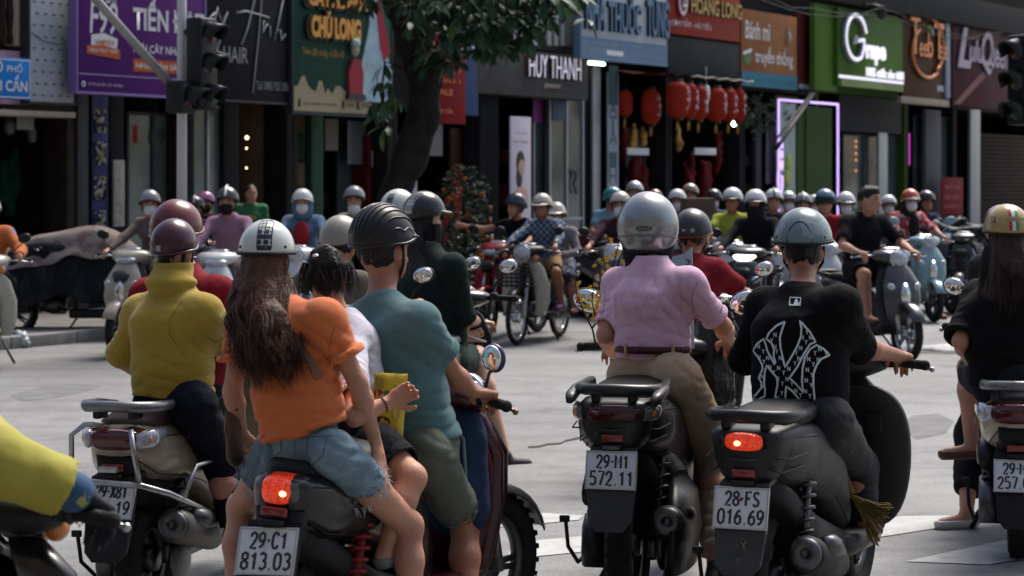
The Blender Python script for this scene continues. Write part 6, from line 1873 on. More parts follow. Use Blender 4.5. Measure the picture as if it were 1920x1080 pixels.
  if hair.get('long'):
   L = hair['long']; p = hd - hf * .06 * hs - hu * .02 * hs; of = hair.get('off', .09); sd_ = hair.get('side', 0)
   H.cone(hd - hf * .045 * hs, p - hu * .12 * hs - hf * .02, .088 * hs, .1 * hs, .04)
   q = nk - V(f) * of * s + r * sd_ + V((0, 0, -L * .5)); H.cone(p - hu * .12 * hs - hf * .02, q, .1 * hs, .105 * hs * hair.get('w', 1), .05, flat=(f, .6))
   H.cone(q, q + V((0, 0, -L * .5)) + r * sd_ * .5, .105 * hs * hair.get('w', 1), .05 * hs, .05, flat=(f, .5))
  H.noise += [(.007, (34, 34, 5), 31, True), (.0035, (75, 75, 9), 32, True)]
  H.build('hair', hair['m'], o)
 # ---- face marks
 if face:
  if not mask or mask.get('eyes', True):
   for sd in (-1, 1):
    b = MB(); b.ball(hd + hf * .083 * hs + hr * sd * .032 * hs + hu * .006 * hs, (.013 * hs, .006 * hs, .0065 * hs), 8, 6, rot=Matrix((hr, hf, hu)).transposed()); b.build('eye', mat('eye_dark', (.02, .014, .012), .25), o)
    b = MB(); b.ball(hd + hf * .087 * hs + hr * sd * .033 * hs + hu * .028 * hs, (.02 * hs, .008 * hs, .0045 * hs), 8, 6, rot=Matrix((hr, hf, hu)).transposed()); b.build('eyebrow', HAIRB, o)
  if not mask:
   b = MB(); b.ball(hd + hf * .087 * hs - hu * .072 * hs, (.022 * hs, .009 * hs, .007 * hs), 8, 6, rot=Matrix((hr, hf, hu)).transposed()); b.build('mouth', mat('lip', (.3, .1, .085), .5), o)
 if mask:
  Q = Soft(max(vox * .6, .008)); dz = mask.get('dz', 0)
  Q.ell(hd + hf * .045 * hs - hu * (.055 + dz) * hs, (.068 * hs, .07 * hs, .068 * hs), HA, 0, cut=[(hd - hu * (.008 + dz) * hs + hf * .1 * hs, hu), (hd + hf * (.01) * hs, -hf)])
  Q.build('face_mask', mask['m'], o)
  if mask.get('wrap'):
   Q = Soft(max(vox * .6, .008))
   Q.ell(hd - hu * .01 * hs, (.098 * hs, .112 * hs, .125 * hs), HA, .03, cut=[(hd + hf * .06 * hs, hf)]); Q.cone(hd - hu * .08 * hs, nk - u * .02, .085 * hs, .1 * hs, .04)
   Q.build('hood', mask['m'], o)
 # ---- helmet
 if helmet:
  k_ = helmet.get('kind', 'half'); rr_ = helmet.get('r', .122) * hs; hm = helmet['m']; z = helmet.get('z', .03)
  c = hd + hu * z * hs - hf * .008 * hs
  if k_ == 'full': h = dome('helmet', hm, o, c, (rr_, rr_ * 1.1, rr_ * 1.12), hf, 136, 84, 132, n=40, rings=18, rim_m=helmet.get('rim', BLACKM), tilt=helmet.get('tilt', 0))
  else: h = dome('helmet', hm, o, c, (rr_ * .98, rr_ * 1.1, rr_ * 1.1), hf, helmet.get('back', 108), helmet.get('front', 80), helmet.get('side', 98), n=36 if near else 24, rings=16 if near else 10, rim_m=helmet.get('rim', BLACKM), tilt=helmet.get('tilt', 0), flare=helmet.get('flare', .02))
  if helmet.get('peak'): visor_peak(h, (rr_ * .98, rr_ * 1.1, rr_ * 1.06), helmet['peak'], L=helmet.get('peakL', .055))
  if helmet.get('shield'):
   b = MB(); rows = []
   for i in range(7):
    t = R(70 + 38 * i / 6)
    rows.append([V((rr_ * 1.04 * sin(t) * cos(R(25 + 130 * j / 12)), rr_ * 1.2 * sin(t) * sin(R(25 + 130 * j / 12)), rr_ * 1.05 * cos(t))) for j in range(13)])
   vs = [p for rw in rows for p in rw]; b.add(vs, [(i * 13 + j, i * 13 + j + 1, i * 13 + 14 + j, i * 13 + 13 + j) for i in range(6) for j in range(12)])
   b.build('face_shield', mat('shield_smoke', (.04, .045, .05), .08, trans=.6), h)
  if helmet.get('band'):
   b = MB()
   for sd in ([0] if not helmet.get('band2') else [-1, 1]):
    pass
   pts = [V((rr_ * .995 * sin(R(t)) * 0, rr_ * 1.165 * sin(R(t)), rr_ * 1.03 * cos(R(t)))) for t in range(-95, 80, 8)]
   b.tube(pts, .014 * hs, 6, flat=2.2); b.build('stripe', helmet['band'], h)
  if helmet.get('strap', True):
   for sd in (-1, 1):
    b = MB(); b.tube([hd + hr * sd * .088 * hs + hu * .02 * hs, hd + hr * sd * .082 * hs + hf * .01 * hs - hu * .05 * hs, hd + hr * sd * .03 * hs + hf * .035 * hs - hu * .125 * hs], .0065 * hs, 6, flat=1.0); b.build('chin_strap', BLACKM, o)
 if extra: extra(o, dict(hd=hd, hf=hf, hr=hr, hu=hu, f=f, r=r, u=u))
 return o
# riders waiting across the junction
def rot2(v, h):
 a = -R(h); return V((v.x * cos(a) - v.y * sin(a), v.x * sin(a) + v.y * cos(a), v.z))
def rider(label, px, py, d, head, s=.93, top=None, bot=None, bike=None, bike_label=None, pose=None, local_y=0.0, group=None, **k):
 """seat a rider so that the head falls at the given column, row and distance; its scooter goes under it"""
 d = d * DK
 hp = W(px, py, d)
 pz = dict(pose or {}); pz.setdefault('foot', 'board')
 sz = hp.z - .59 * s + pz.pop('dz', 0)
 J = ride_pose(s, sz=sz, **pz)
 mod = k.pop('mod', None)
 if mod: mod(J)
 off = rot2(J['head'], head)
 loc = V((hp.x - off.x, hp.y - off.y, 0))
 p = person(label, loc, J, top, bot, rot=-R(head), group=group or 'riders waiting across the junction', vox=k.pop('vox', .02), **k)
 b = None
 if bike is not None:
  bk = dict(tail_z=min(max(sz - .17, .55), .74), hz=pz.get('hz', .98)); bk.update(bike)
  b = scooter(bike_label, loc, head, bk, group=k.get('bgroup', 'scooters waiting across the junction'))
 return p, b, loc
JEANS = cloth('jeans', (.05, .075, .12)); DARKPANT = cloth('dark_trousers', (.01, .0105, .012)); KHAKI = cloth('khaki', srgb(170, 146, 122)); GREYPANT = cloth('grey_trousers', (.3, .29, .29))
BEIGEPANT = cloth('beige_trousers', (.28, .22, .16)); MASKW = cloth('mask_white', (.6, .58, .58)); MASKB = cloth('mask_black', (.014, .014, .015))
HW = paint('helmet_white', (.55, .55, .54)); HB = paint('helmet_black', (.012, .012, .013)); HG = paint('helmet_grey', (.2, .21, .22)); HSIL = paint('helmet_silver', (.36, .37, .38), .3, metal=.5); HBG = paint('helmet_beige', (.42, .38, .32))
HPK = paint('helmet_pink', (.4, .12, .28)); HRD = paint('helmet_red', (.1, .01, .007)); HPU = paint('helmet_purple', (.042, .005, .014)); HBL = paint('helmet_blue', (.08, .14, .22)); HOR = paint('helmet_orange', (.45, .07, .02))
SHOED = dict(m=mat('shoe_dark', (.03, .03, .032), .6)); SHOEW = dict(m=mat('shoe_white', (.45, .44, .42), .6)); SHOEP = dict(m=mat('shoe_purple', (.12, .05, .12), .6)); SANDAL = dict(m=mat('sandal_brown', (.12, .06, .04), .7), high=0)
HAIR = dict(m=HAIRB)
rider('person in a brown top with grey helmet and white mask on a beige scooter', 281, 384, 10.6, 194, top=dict(m=cloth('brown_top', (.13, .1, .085)), sleeve=1.9), bot=dict(m=BEIGEPANT), hair=HAIR, mask=dict(m=MASKW), helmet=dict(m=HG), shoes=SHOED, fem=True, pose=dict(turn=-25),
      bike=dict(body=BEIGE, trim=GREYP, lamp='wide', grille=CHROME, ind=CLEARL, fender=BEIGE), bike_label='beige scooter with broad chrome front facing us at the far kerb')
rider('person in a mauve shirt with black helmet and black mask on a pale scooter', 426, 380, 10.3, 183, s=.97, top=dict(m=cloth('mauve_shirt', srgb(140, 108, 126)), sleeve=1.85, collar=.015), bot=dict(m=BEIGEPANT), hair=HAIR, mask=dict(m=MASKB), helmet=dict(m=paint('helmet_dark', (.04, .045, .05)), band=HW), shoes=SHOED,
      bike=dict(body=WHITEP, trim=GREYP, lamp='wide', cover=WHITEP), bike_label='silver white scooter facing us in front of the person in mauve')
rider('person mostly hidden under a dark helmet behind the person in mauve', 366, 392, 11.8, 182, s=.9, top=dict(m=cloth('shade_top', (.03, .03, .035)), sleeve=1.8), bot=dict(m=DARKPANT), hair=HAIR, helmet=dict(m=HB, band=HG), mask=dict(m=MASKB),  # one even dark cloth, reused for several tops
      bike=dict(body=PBLK), bike_label='black scooter hidden behind the silver white one')
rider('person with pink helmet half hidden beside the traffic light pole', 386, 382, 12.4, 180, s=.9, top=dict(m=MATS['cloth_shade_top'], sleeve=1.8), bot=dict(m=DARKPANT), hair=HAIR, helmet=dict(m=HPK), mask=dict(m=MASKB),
      bike=dict(body=PRED), bike_label='red scooter under the person with the pink helmet')
rider('person in a blue denim jacket and red top with white helmet and white mask', 567, 381, 11.0, 181, s=.94, top=dict(m=cloth('denim_jacket', (.1, .17, .26)), sleeve=1.9, loose=.012), bot=dict(m=JEANS), hair=dict(m=HAIRB, long=.35), mask=dict(m=MASKW), helmet=dict(m=HW, rim=HW), shoes=SHOEW, fem=True,
      bike=dict(body=WHITEP, mirror_m=PGREY, mirror_at=(.36, .3, .22), mirror_r=(.08, .055)), bike_label='white scooter with big dark mirrors under the person in denim',
      extra=lambda o, q: [Soft(.016).ell(V(q['hd']) - V((0, -.085, .33)), (.085, .05, .15), None, .02).build('red_top', cloth('red_top', (.28, .02, .025)), o), Soft(.016).ell(V(q['hd']) - q['hf'] * .02 - V((0, 0, .05)), (.11, .09, .14), None, .02, cut=[(V(q['hd']) + q['hf'] * .04, q['hf'])]).build('blue_hood', MATS['cloth_denim_jacket'], o)])
rider('person in a beige checked shirt with dark helmet and mask pulled under the chin', 664, 376, 11.3, 196, s=.98, top=dict(m=stripes_mat('beige_check', (.22, .18, .15), (.3, .26, .22), 30, .4, axis='XZ'), sleeve=1.8, collar=.012), bot=dict(m=DARKPANT), hair=HAIR, mask=dict(m=MASKW, dz=.035), helmet=dict(m=HG), shoes=SHOED, pose=dict(turn=-18),
      bike=dict(body=PGREY), bike_label='grey scooter under the person in the beige checked shirt')
# pedestrian in green by the shop
o_ = W(470, 385, 13.4 * DK)
def standing(s, arms=None):
 J = dict(s=s, fwd=V((0, 1, 0)), hfwd=V((0, 1, 0)))
 J['pel'] = V((0, 0, .93 * s)); J['chest'] = V((0, .01, 1.22 * s)); J['neck'] = V((0, .0, 1.4 * s)); J['head'] = V((0, .03, 1.54 * s))
 for sd, k_ in ((-1, 'L'), (1, 'R')):
  J['sh' + k_] = V((sd * .17, 0, 1.34)) * s; J['el' + k_] = V((sd * .24, .02, 1.06)) * s; J['wr' + k_] = V((sd * .22, .16, .86)) * s
  J['hip' + k_] = V((sd * .09, 0, .9)) * s; J['kn' + k_] = V((sd * .1, .03, .5)) * s; J['an' + k_] = V((sd * .1, 0, .085)) * s
 return J
Jg = standing(.94)
person('person standing in a green T-shirt with a yellow print before the salon', (o_.x, o_.y, .1), Jg, dict(m=print_mat('green_tee', (.02, .13, .05), [(.3, .22, .04)], 5, .62), sleeve=.7), dict(m=DARKPANT), hair=HAIR, shoes=SHOED, rot=R(200), vox=.02)
rider('person in a black T-shirt and navy helmet on a red motorbike by the kumquat tree', 967, 388, 11.8, 206, s=.97, top=dict(m=cloth('black_tee', (.008, .008, .009)), sleeve=.6), bot=dict(m=DARKPANT), hair=HAIR, helmet=dict(m=paint('helmet_navy', (.025, .03, .04))), shoes=SHOED, pose=dict(turn=35), mod=lambda J: J.update(elR=J['shR'] + V((.26, .06, -.06)), wrR=J['shR'] + V((.5, .1, -.02)), hdR=V((1, .2, .2))),
      bike=dict(cub=True, body=PRED, body2=PRED, fender=PRED, cover=PRED, rr=.28, tw=.075, spokes='cast', lamp='wide', cat='motorbike'), bike_label='red motorbike with red front mudguard next to the kumquat tree')
PLAID = stripes_mat('plaid_blue', (.09, .15, .26), (.02, .03, .06), 14, .38, axis='XZ', a2=(.3, .3, .28))
p_, b_, l_ = rider('person in a blue plaid shirt and cream peaked helmet riding a cream motorbike', 1016, 389, 11.4, 201, s=.95, top=dict(m=PLAID, sleeve=1.8, loose=.012, collar=.012), bot=dict(m=cloth('tan_shorts', (.25, .16, .08)), leg=.95, loose=.015), skin=SKIN2, hair=dict(m=HAIRB, low=1), helmet=dict(m=HBG, peak=HBG, peakL=.07), shoes=SHOEP, pose=dict(foot='peg'),
      bike=dict(cub=True, body=PCUB, body2=BLACKP, fender=BLACKP, cover=BLACKP, rr=.285, tw=.07, spokes='wire', rim=CHROME, basket=True, cat='motorbike', muffler=CHROME, mirror_m=BLACKP), bike_label='cream step-through motorbike with black basket and wire wheels')
J = ride_pose(.9, seat=-.66, sz=.80, hand='hold', foot='peg', turn=-10)
person('passenger with a pale brimmed helmet, white mask and flowered skirt behind the plaid rider', l_, J, dict(m=cloth('sun_sleeve', (.24, .22, .22)), sleeve=1.9), dict(m=print_mat('floral_skirt', (.02, .025, .05), [(.1, .12, .2), (.3, .3, .35)], 22, .58), leg=1.1, skirt=True), rot=-R(201), group='riders waiting across the junction',
       hair=HAIR, mask=dict(m=MASKW), helmet=dict(m=HBG, flare=.35, front=92, peak=HBG, peakL=.09), shoes=SANDAL, vox=.02)
rider('person bending in a light blue shirt with a teal cap beyond the red stand', 1150, 374, 13.2, 150, s=.96, top=dict(m=cloth('lightblue_shirt', (.16, .27, .36)), sleeve=.8), bot=dict(m=DARKPANT), skin=SKIN2, hair=HAIR, helmet=dict(m=paint('helmet_teal', (.05, .2, .24))), shoes=SHOED, pose=dict(lean=.12, turn=-40),
      bike=dict(body=PGREY), bike_label='grey scooter under the person in light blue')
rider('person with a silver helmet seen just above the light blue shirt', 1190, 362, 13.6, 185, s=.97, top=dict(m=cloth('grey_top', (.12, .12, .13)), sleeve=1.7), bot=dict(m=DARKPANT), hair=HAIR, helmet=dict(m=HSIL), shoes=SHOED,
      bike=dict(body=PBLK), bike_label='black scooter hidden behind the red stand and the pink shirt')
rider('person in a maroon cardigan with cream helmet beyond the pink shirt', 1163, 386, 11.2, 190, s=.95, top=dict(m=cloth('maroon_cardigan', (.04, .018, .024)), sleeve=1.6, loose=.012), bot=dict(m=cloth('mauve_trousers', (.12, .09, .13))), hair=HAIR, helmet=dict(m=HBG), mask=dict(m=MASKW), shoes=SHOED,
      bike=dict(body=PGREY, lever=CHROME), bike_label='grey scooter with silver levers under the person in maroon')
rider('person with a white capped helmet and grey mask beside the carried box', 1270, 378, 13.0, 186, s=.95, top=dict(m=MATS['cloth_grey_top'], sleeve=1.7), bot=dict(m=DARKPANT), hair=HAIR, mask=dict(m=MASKW), helmet=dict(m=HW, rim=MATS['paint_helmet_black']), shoes=SHOED,
      bike=dict(body=PBLK), bike_label='black scooter behind the red shirt rider')
p_, b_, l_ = rider('person with a tan helmet peeping over the carried brown box', 1294, 366, 13.9, 188, s=.96, top=dict(m=MATS['cloth_shade_top'], sleeve=1.7), bot=dict(m=DARKPANT), hair=HAIR, helmet=dict(m=paint('helmet_tan', (.22, .17, .11))), shoes=SHOED,
      bike=dict(body=PGREY), bike_label='grey scooter loaded with the brown box')
o_ = W(1308, 404, 12.6 * DK)
o = thing('cardboard_box', 'brown cardboard box carried among the waiting riders', 'box', (o_.x, o_.y, o_.z - .2), R(8))
b = MB(); b.box((0, 0, .2), (.36, .3, .4), bev=.008); b.build('carton', mat('cardboard', (.11, .075, .055), .85, var=(5, .2)), o)
for sd in (-1, 1): b = MB(); b.box((0, sd * .075, .404), (.36, .147, .006)); b.build('flap', mat('cardboard_pale', (.28, .2, .15), .85), o)
rider('person in a lime green T-shirt with a white and black capped helmet', 1373, 378, 12.0, 187, s=.99, top=dict(m=cloth('lime_tee', srgb(150, 158, 62)), sleeve=.8), bot=dict(m=DARKPANT), skin=SKIN2, hair=HAIR, helmet=dict(m=HW, peak=MATS['paint_helmet_black'], rim=BLACKM), shoes=SHOED, pose=dict(turn=20),
      bike=dict(body=WHITEP, trim=GREYP), bike_label='white scooter under the person in lime green')
rider('person all in black with hood, black mask and white capped helmet on a lit scooter', 1416, 384, 11.0, 197, s=1.0, top=dict(m=cloth('black_hoodie', (.009, .009, .011)), sleeve=1.95, loose=.014), bot=dict(m=cloth('plum_trousers', (.035, .025, .032))), hair=HAIR, mask=dict(m=MASKB, wrap=True), helmet=dict(m=HW, rim=BLACKM, peak=MATS['paint_helmet_black']), shoes=SHOED,
      bike=dict(body=PBLK, lampm=LITHEAD, lever=CHROME, lamp='wide'), bike_label='black scooter with its headlight lit under the hooded rider')
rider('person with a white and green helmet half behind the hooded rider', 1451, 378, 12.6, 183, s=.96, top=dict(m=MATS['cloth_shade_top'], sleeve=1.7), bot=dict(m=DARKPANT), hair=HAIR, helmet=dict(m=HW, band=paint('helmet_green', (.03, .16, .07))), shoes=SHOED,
      bike=dict(body=WHITEP), bike_label='white scooter behind the hooded rider')
rider('person with a plain white helmet tucked close behind the hooded rider', 1438, 390, 12.9, 176, s=.92, top=dict(m=MATS['cloth_grey_top'], sleeve=1.7), bot=dict(m=DARKPANT), hair=HAIR, helmet=dict(m=HW), mask=dict(m=MASKB), shoes=SHOED)
rider('person with a grey striped helmet in front of the green portal', 1506, 384, 13.4, 185, s=.95, top=dict(m=MATS['cloth_shade_top'], sleeve=1.7), bot=dict(m=DARKPANT), hair=HAIR, helmet=dict(m=HG, band=HW), shoes=SHOED,
      bike=dict(body=WHITEP), bike_label='white scooter in front of the green portal')
rider('person in a red shirt with a blue helmet and smoked face shield', 1547, 381, 11.8, 186, s=.99, top=dict(m=cloth('red_shirt', (.22, .012, .02)), sleeve=1.7), bot=dict(m=DARKPANT), hair=HAIR, helmet=dict(m=HBL, shield=True), shoes=SHOED,
      bike=dict(body=WHITEP, trim=GREYP), bike_label='white scooter under the person with the blue helmet')
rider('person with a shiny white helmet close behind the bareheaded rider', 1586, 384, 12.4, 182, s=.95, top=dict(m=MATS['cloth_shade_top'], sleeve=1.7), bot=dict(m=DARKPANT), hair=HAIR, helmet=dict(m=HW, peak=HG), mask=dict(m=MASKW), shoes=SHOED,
      bike=dict(body=PBLK), bike_label='black scooter close behind the bareheaded rider')
rider('bareheaded person in a black polo shirt and black shorts on a grey scooter', 1630, 374, 10.3, 161, s=1.1, vox=.014, top=dict(m=cloth('black_polo', (.009, .009, .011)), sleeve=.85, loose=.022, collar=.014), bot=dict(m=cloth('black_shorts', (.009, .009, .011)), leg=.9, loose=.025), skin=SKIN, hair=dict(m=HAIRB, tuft=1), shoes=SANDAL, pose=dict(turn=-42),
      bike=dict(body=PGREY, trim=BLACKP, rr=.275, tw=.095, lampm=CLEARL, grille=CHROME, rim=STEEL, hz=1.0, mirrors=False, fork=STEEL, wide=1.1), bike_label='grey scooter with chrome trim and big front wheel under the bareheaded rider')
p_, b_, l_ = rider('person in a red flowered jacket with orange helmet and white mask on a teal scooter', 1707, 378, 13.2, 168, s=.98, top=dict(m=print_mat('red_floral', (.36, .03, .035), [(.5, .42, .42)], 17, .56), sleeve=1.3, loose=.02), bot=dict(m=GREYPANT), hair=dict(m=HAIRB, long=.2), mask=dict(m=MASKW), helmet=dict(m=HOR, rim=HW, peak=HW, peakL=.03), shoes=SANDAL, fem=True, pose=dict(foot='ground'),
      bike=dict(body=PTEAL, trim=PTEAL, mirror_m=PTEAL, mirror_at=(.36, .3, .24), mirror_r=(.075, .05), grille=CHROME, shield_in=PTEAL, rr=.25), bike_label='teal retro scooter with round teal mirrors',
      extra=lambda o, q: Soft(.016).ell(V(q['hd']) - V((0, -.125, .32)), (.07, .05, .17), None, .02).build('black_top', MASKB, o))
rider('person in a navy shirt and jeans with a black helmet beyond the flowered jacket', 1737, 380, 14.0, 164, s=1.0, top=dict(m=cloth('navy_shirt', (.02, .028, .06)), sleeve=1.7), bot=dict(m=JEANS), skin=SKIN2, hair=HAIR, helmet=dict(m=HB), shoes=SHOED, pose=dict(foot='ground'),
      bike=dict(body=PBLK), bike_label='black scooter under the person in navy')
for px, py, d, h, hm_, tm_ in ((1338, 376, 14.2, 184, HB, (.05, .07, .12)), (1478, 380, 14.0, 178, HSIL, (.16, .04, .04)), (1527, 386, 14.6, 186, HBG, (.1, .1, .11)), (1666, 386, 14.8, 174, HW, (.2, .19, .18)), (1228, 376, 14.6, 182, HRD, (.06, .06, .065))):
 nm_ = {1338: 'black', 1478: 'silver', 1527: 'beige', 1666: 'white', 1228: 'red'}[px]
 wh_ = {1338: 'beyond the lime green T-shirt', 1478: 'between the hooded rider and the green portal', 1527: 'deep in the crowd before the green portal', 1666: 'between the bareheaded rider and the flowered jacket', 1228: 'hidden behind the silver full helmet'}[px]
 rider('person with a %s helmet far back %s' % (nm_, wh_), px, py, d, h, s=.96, top=dict(m=mat('crowd_%d' % px, tm_, .9), sleeve=1.7), bot=dict(m=DARKPANT), hair=HAIR, helmet=dict(m=hm_), mask=dict(m=MASKW if px % 4 else MASKB), shoes=SHOED, bike=dict(body=(PBLK, WHITEP, PGREY, PRED)[px % 4]), bike_label='scooter far back %s' % wh_)
# two parked black motorbikes
for i, (px, py, h, lb) in enumerate(((1800, 590, 200, 'black motorbike parked nearest the teal scooter with bulky black covers'), (1850, 575, 188, 'black motorbike parked half hidden behind the first black one'))):
 g_ = G(px, py)
 d_ = V((sin(R(h)), cos(R(h)), 0)) * .68
 sc = scooter(lb, g_ - d_, h, dict(body=PBLK, trim=BLACKM, lamp='wide', lampm=BLACKP, rail_shape='none', tail_z=.74, ind=BLACKP, grille=BLACKM, rim=DARKST, cat='motorbike', topbox=None), name='parked_motorbike', group='parked black motorbikes')
 sb = Soft(.025)
 for s_ in (-1, 1): sb.cone((s_ * .22, .34, 1.02), (s_ * .36, .42, 1.1), .09, .11, .05)
 sb.cone((-.2, .3, 1.02), (.2, .3, 1.02), .1, .1, .06); sb.cone((0, -.3, .86), (0, .1, .84), .15, .13, .06); sb.noise.append((.015, 9, 5, True))
 sb.build('handlebar_muff', mat('muff_black', (.02, .02, .023), .5, bump=(20, .4)), sc)
p_, b_, l_ = rider('person in an orange and blue jacket at the left edge of the street', -22, 398, 9.9, 168, s=1.0, top=dict(m=print_mat('orange_jacket', (.42, .1, .015), [(.08, .2, .35)], 2.4, .53), sleeve=1.9, loose=.03), bot=dict(m=DARKPANT), hair=HAIR, helmet=dict(m=HW), shoes=SHOED,
      bike=dict(cub=True, body=PCUB, body2=PCUB, cover=PCUB, fender=GREYP, rr=.29, tw=.07, spokes='wire', rim=CHROME, cat='motorbike'), bike_label='pale motorbike with wire wheels at the left edge of the street')
# covered motorbike on the left
g_ = G(115, 640)
cm = scooter('dark motorbike under a tarpaulin at the far kerb', (g_.x + .05, g_.y + .5), 268, dict(cub=True, body=BLACKP, body2=BLACKP, rr=.29, tw=.09, spokes='cast', rim=DARKST, cover=BLACKP, mirrors=False, cat='motorbike'), name='covered_motorbike')
TARP = mat('tarp_dark', (.012, .013, .016), .62, bump=(9, .5), var=(2.5, .25), dirt=((.08, .075, .07), .4, 6))
TARPP = print_mat('tarp_pink', (.2, .165, .145), [(.15, .105, .1), (.22, .19, .17)], 5.5, .56, .85)
cv = thing('tarpaulin', 'crumpled dark grey tarpaulin covering the kerbside motorbike', 'tarpaulin', (g_.x + .05, g_.y + .5, 0), -R(268))
def drape(prof, hw, zlow, seed, amp, name, m, n=26, grow=.06):
 """sheet hanging over a ridge: prof = (y, ridge z) list"""
 b = MB(); rows = []
 rs_ = random.Random(seed); ph = [rs_.uniform(0, 6) for _ in range(6)]
 for i, (y, z) in enumerate(prof):
  row = []
  for k in range(n + 1):
   t = -1 + 2 * k / n
   a = abs(t)
   x = math.copysign(hw * min(1, (a * 1.9)) ** .8 + grow * max(0, a - .5) * 2, t)
   zl = zlow + .07 * sin(y * 4 + ph[0]) + .035 * sin(y * 13 + ph[1])
   zz = z - .05 * (a * 2) ** 2 if a < .5 else (z - .05) - (z - .05 - zl) * (a - .5) * 2
   f = amp * (a ** 1.3)
   wv = f * (sin(y * 11 + ph[0] + a * 4) + .6 * sin(y * 23 + ph[1] - a * 7) + .5 * sin(k * .9 + y * 5 + ph[2]))
   row.append(V((x + math.copysign(wv, t), y + .4 * wv, zz + .5 * wv + .3 * f * sin(y * 7 + k))))
  rows.append(row)
 vs = [p for r in rows for p in r]; m_ = n + 1
 b.add(vs, [(i * m_ + k, i * m_ + k + 1, (i + 1) * m_ + k + 1, (i + 1) * m_ + k) for i in range(len(rows) - 1) for k in range(n)])
 o = b.build(name, m, cv, fix=False)
 md = o.modifiers.new('thick', 'SOLIDIFY'); md.thickness = .006
 md2 = o.modifiers.new('smooth', 'SUBSURF'); md2.levels = 1; md2.render_levels = 1
 return o
yy = [-1.0 + i * .075 for i in range(27)]
drape([(y, .98 + .1 * sin(y * 2.2 + 1) - .18 * max(0, y - .4) - .1 * max(0, -y - .6)) for y in yy], .27, .38, 4, .03, 'dark_sheet', TARP)
drape([(y, 1.02 + .1 * sin(y * 2.2 + 1) + .16 * math.exp(-((y + .3) / .4) ** 2) - .18 * max(0, y - .4) - .3 * max(0, -y - .5)) for y in yy[3:24]], .2, .84, 9, .035, 'pink_sheet', TARPP, n=20, grow=.12)
o = thing('timber', 'brown length of wood lying at the kerb below the covered motorbike', 'timber', (G(110, 640).x, G(110, 640).y, 0), R(4))
b = MB(); b.tube([(-.34, 0, .045), (0, .01, .05), (.34, 0, .045)], [.045, .05, .04], 10); b.build('beam', mat('wood_brown', (.11, .06, .042), .8, bump=(30, .5), var=(6, .3)), o)
g_ = G(38, 652)
o = thing('plastic_bag', 'crumpled white plastic bag on the road by the left wheel', 'bag', (g_.x, g_.y, 0))
sb = Soft(.012)
for k in range(7): sb.ell((random.uniform(-.06, .06), random.uniform(-.05, .05), .06 + .03 * (k % 3)), (.06, .05, .06), None, .03)
sb.noise += [(.02, 22, 4, True)]; sb.cut((0, 0, .002), (0, 0, -1)); sb.build('bag_skin', print_mat('bag_white', (.45, .48, .46), [(.1, .3, .2)], 12, .62, .4), o)
# the riders waiting on this side, seen from behind
def bike_from_plate(px, py, s, h, py_=-.985, lean=0.0):
 p = WS(px, py, s)
 z = p.z
 o = rot2(V((sin(R(lean)) * z, py_, 0)), h)
 return V((p.x - o.x, p.y - o.y, 0)), z
def joints(spec, h, hh=None, s=1.0, **kw):
 """joints given as (column, row, pixels per metre); returns (base, J) in a frame standing on the ground below the pelvis"""
 Wd = {k_: WS(*v) for k_, v in spec.items()}
 base = V((Wd['pel'].x, Wd['pel'].y, 0))
 J = {k_: v - base for k_, v in Wd.items()}
 J['fwd'] = V((sin(R(h)), cos(R(h)), 0)); hh = h if hh is None else hh
 J['hfwd'] = V((sin(R(hh)), cos(R(hh)), kw.pop('nod', 0))); J['s'] = s
 J.update(kw)
 return base, J
def bike_pt(loc, h, p, lean=0.0):
 q = V((p[0] * cos(R(lean)) + p[2] * sin(R(lean)), p[1], p[2] * cos(R(lean)) - p[0] * sin(R(lean))))
 return loc + rot2(q, h)
def project(p):
 return (960 + p.x / p.y * F, HZ + (CZ - p.z) / p.y * F, F / p.y)
def steer_pt(p, st):
 c, s_ = cos(R(st)), sin(R(st)); y = p[1] - .42
 return (p[0] * c + y * s_, .42 + y * c - p[0] * s_, p[2])
def grips(spec, loc, h, lean=0.0, hz=.98, which='LR', st=0):
 for k_ in which:
  sd = -1 if k_ == 'L' else 1
  spec['wr' + k_] = project(bike_pt(loc, h, steer_pt((sd * .285, .235, hz + .04), st), lean))
def aim(J, base, loc, h, lean=0.0, hz=.98, which='LR', st=0):
 for k_ in which:
  sd = -1 if k_ == 'L' else 1
  J['hd' + k_] = (bike_pt(loc, h, steer_pt((sd * .285, .36, hz + .03), st), lean) - base - J['wr' + k_]).normalized()
  J['pn' + k_] = V((0, 0, -1)) + J['hd' + k_] * -.2; J['cu' + k_] = 1.08
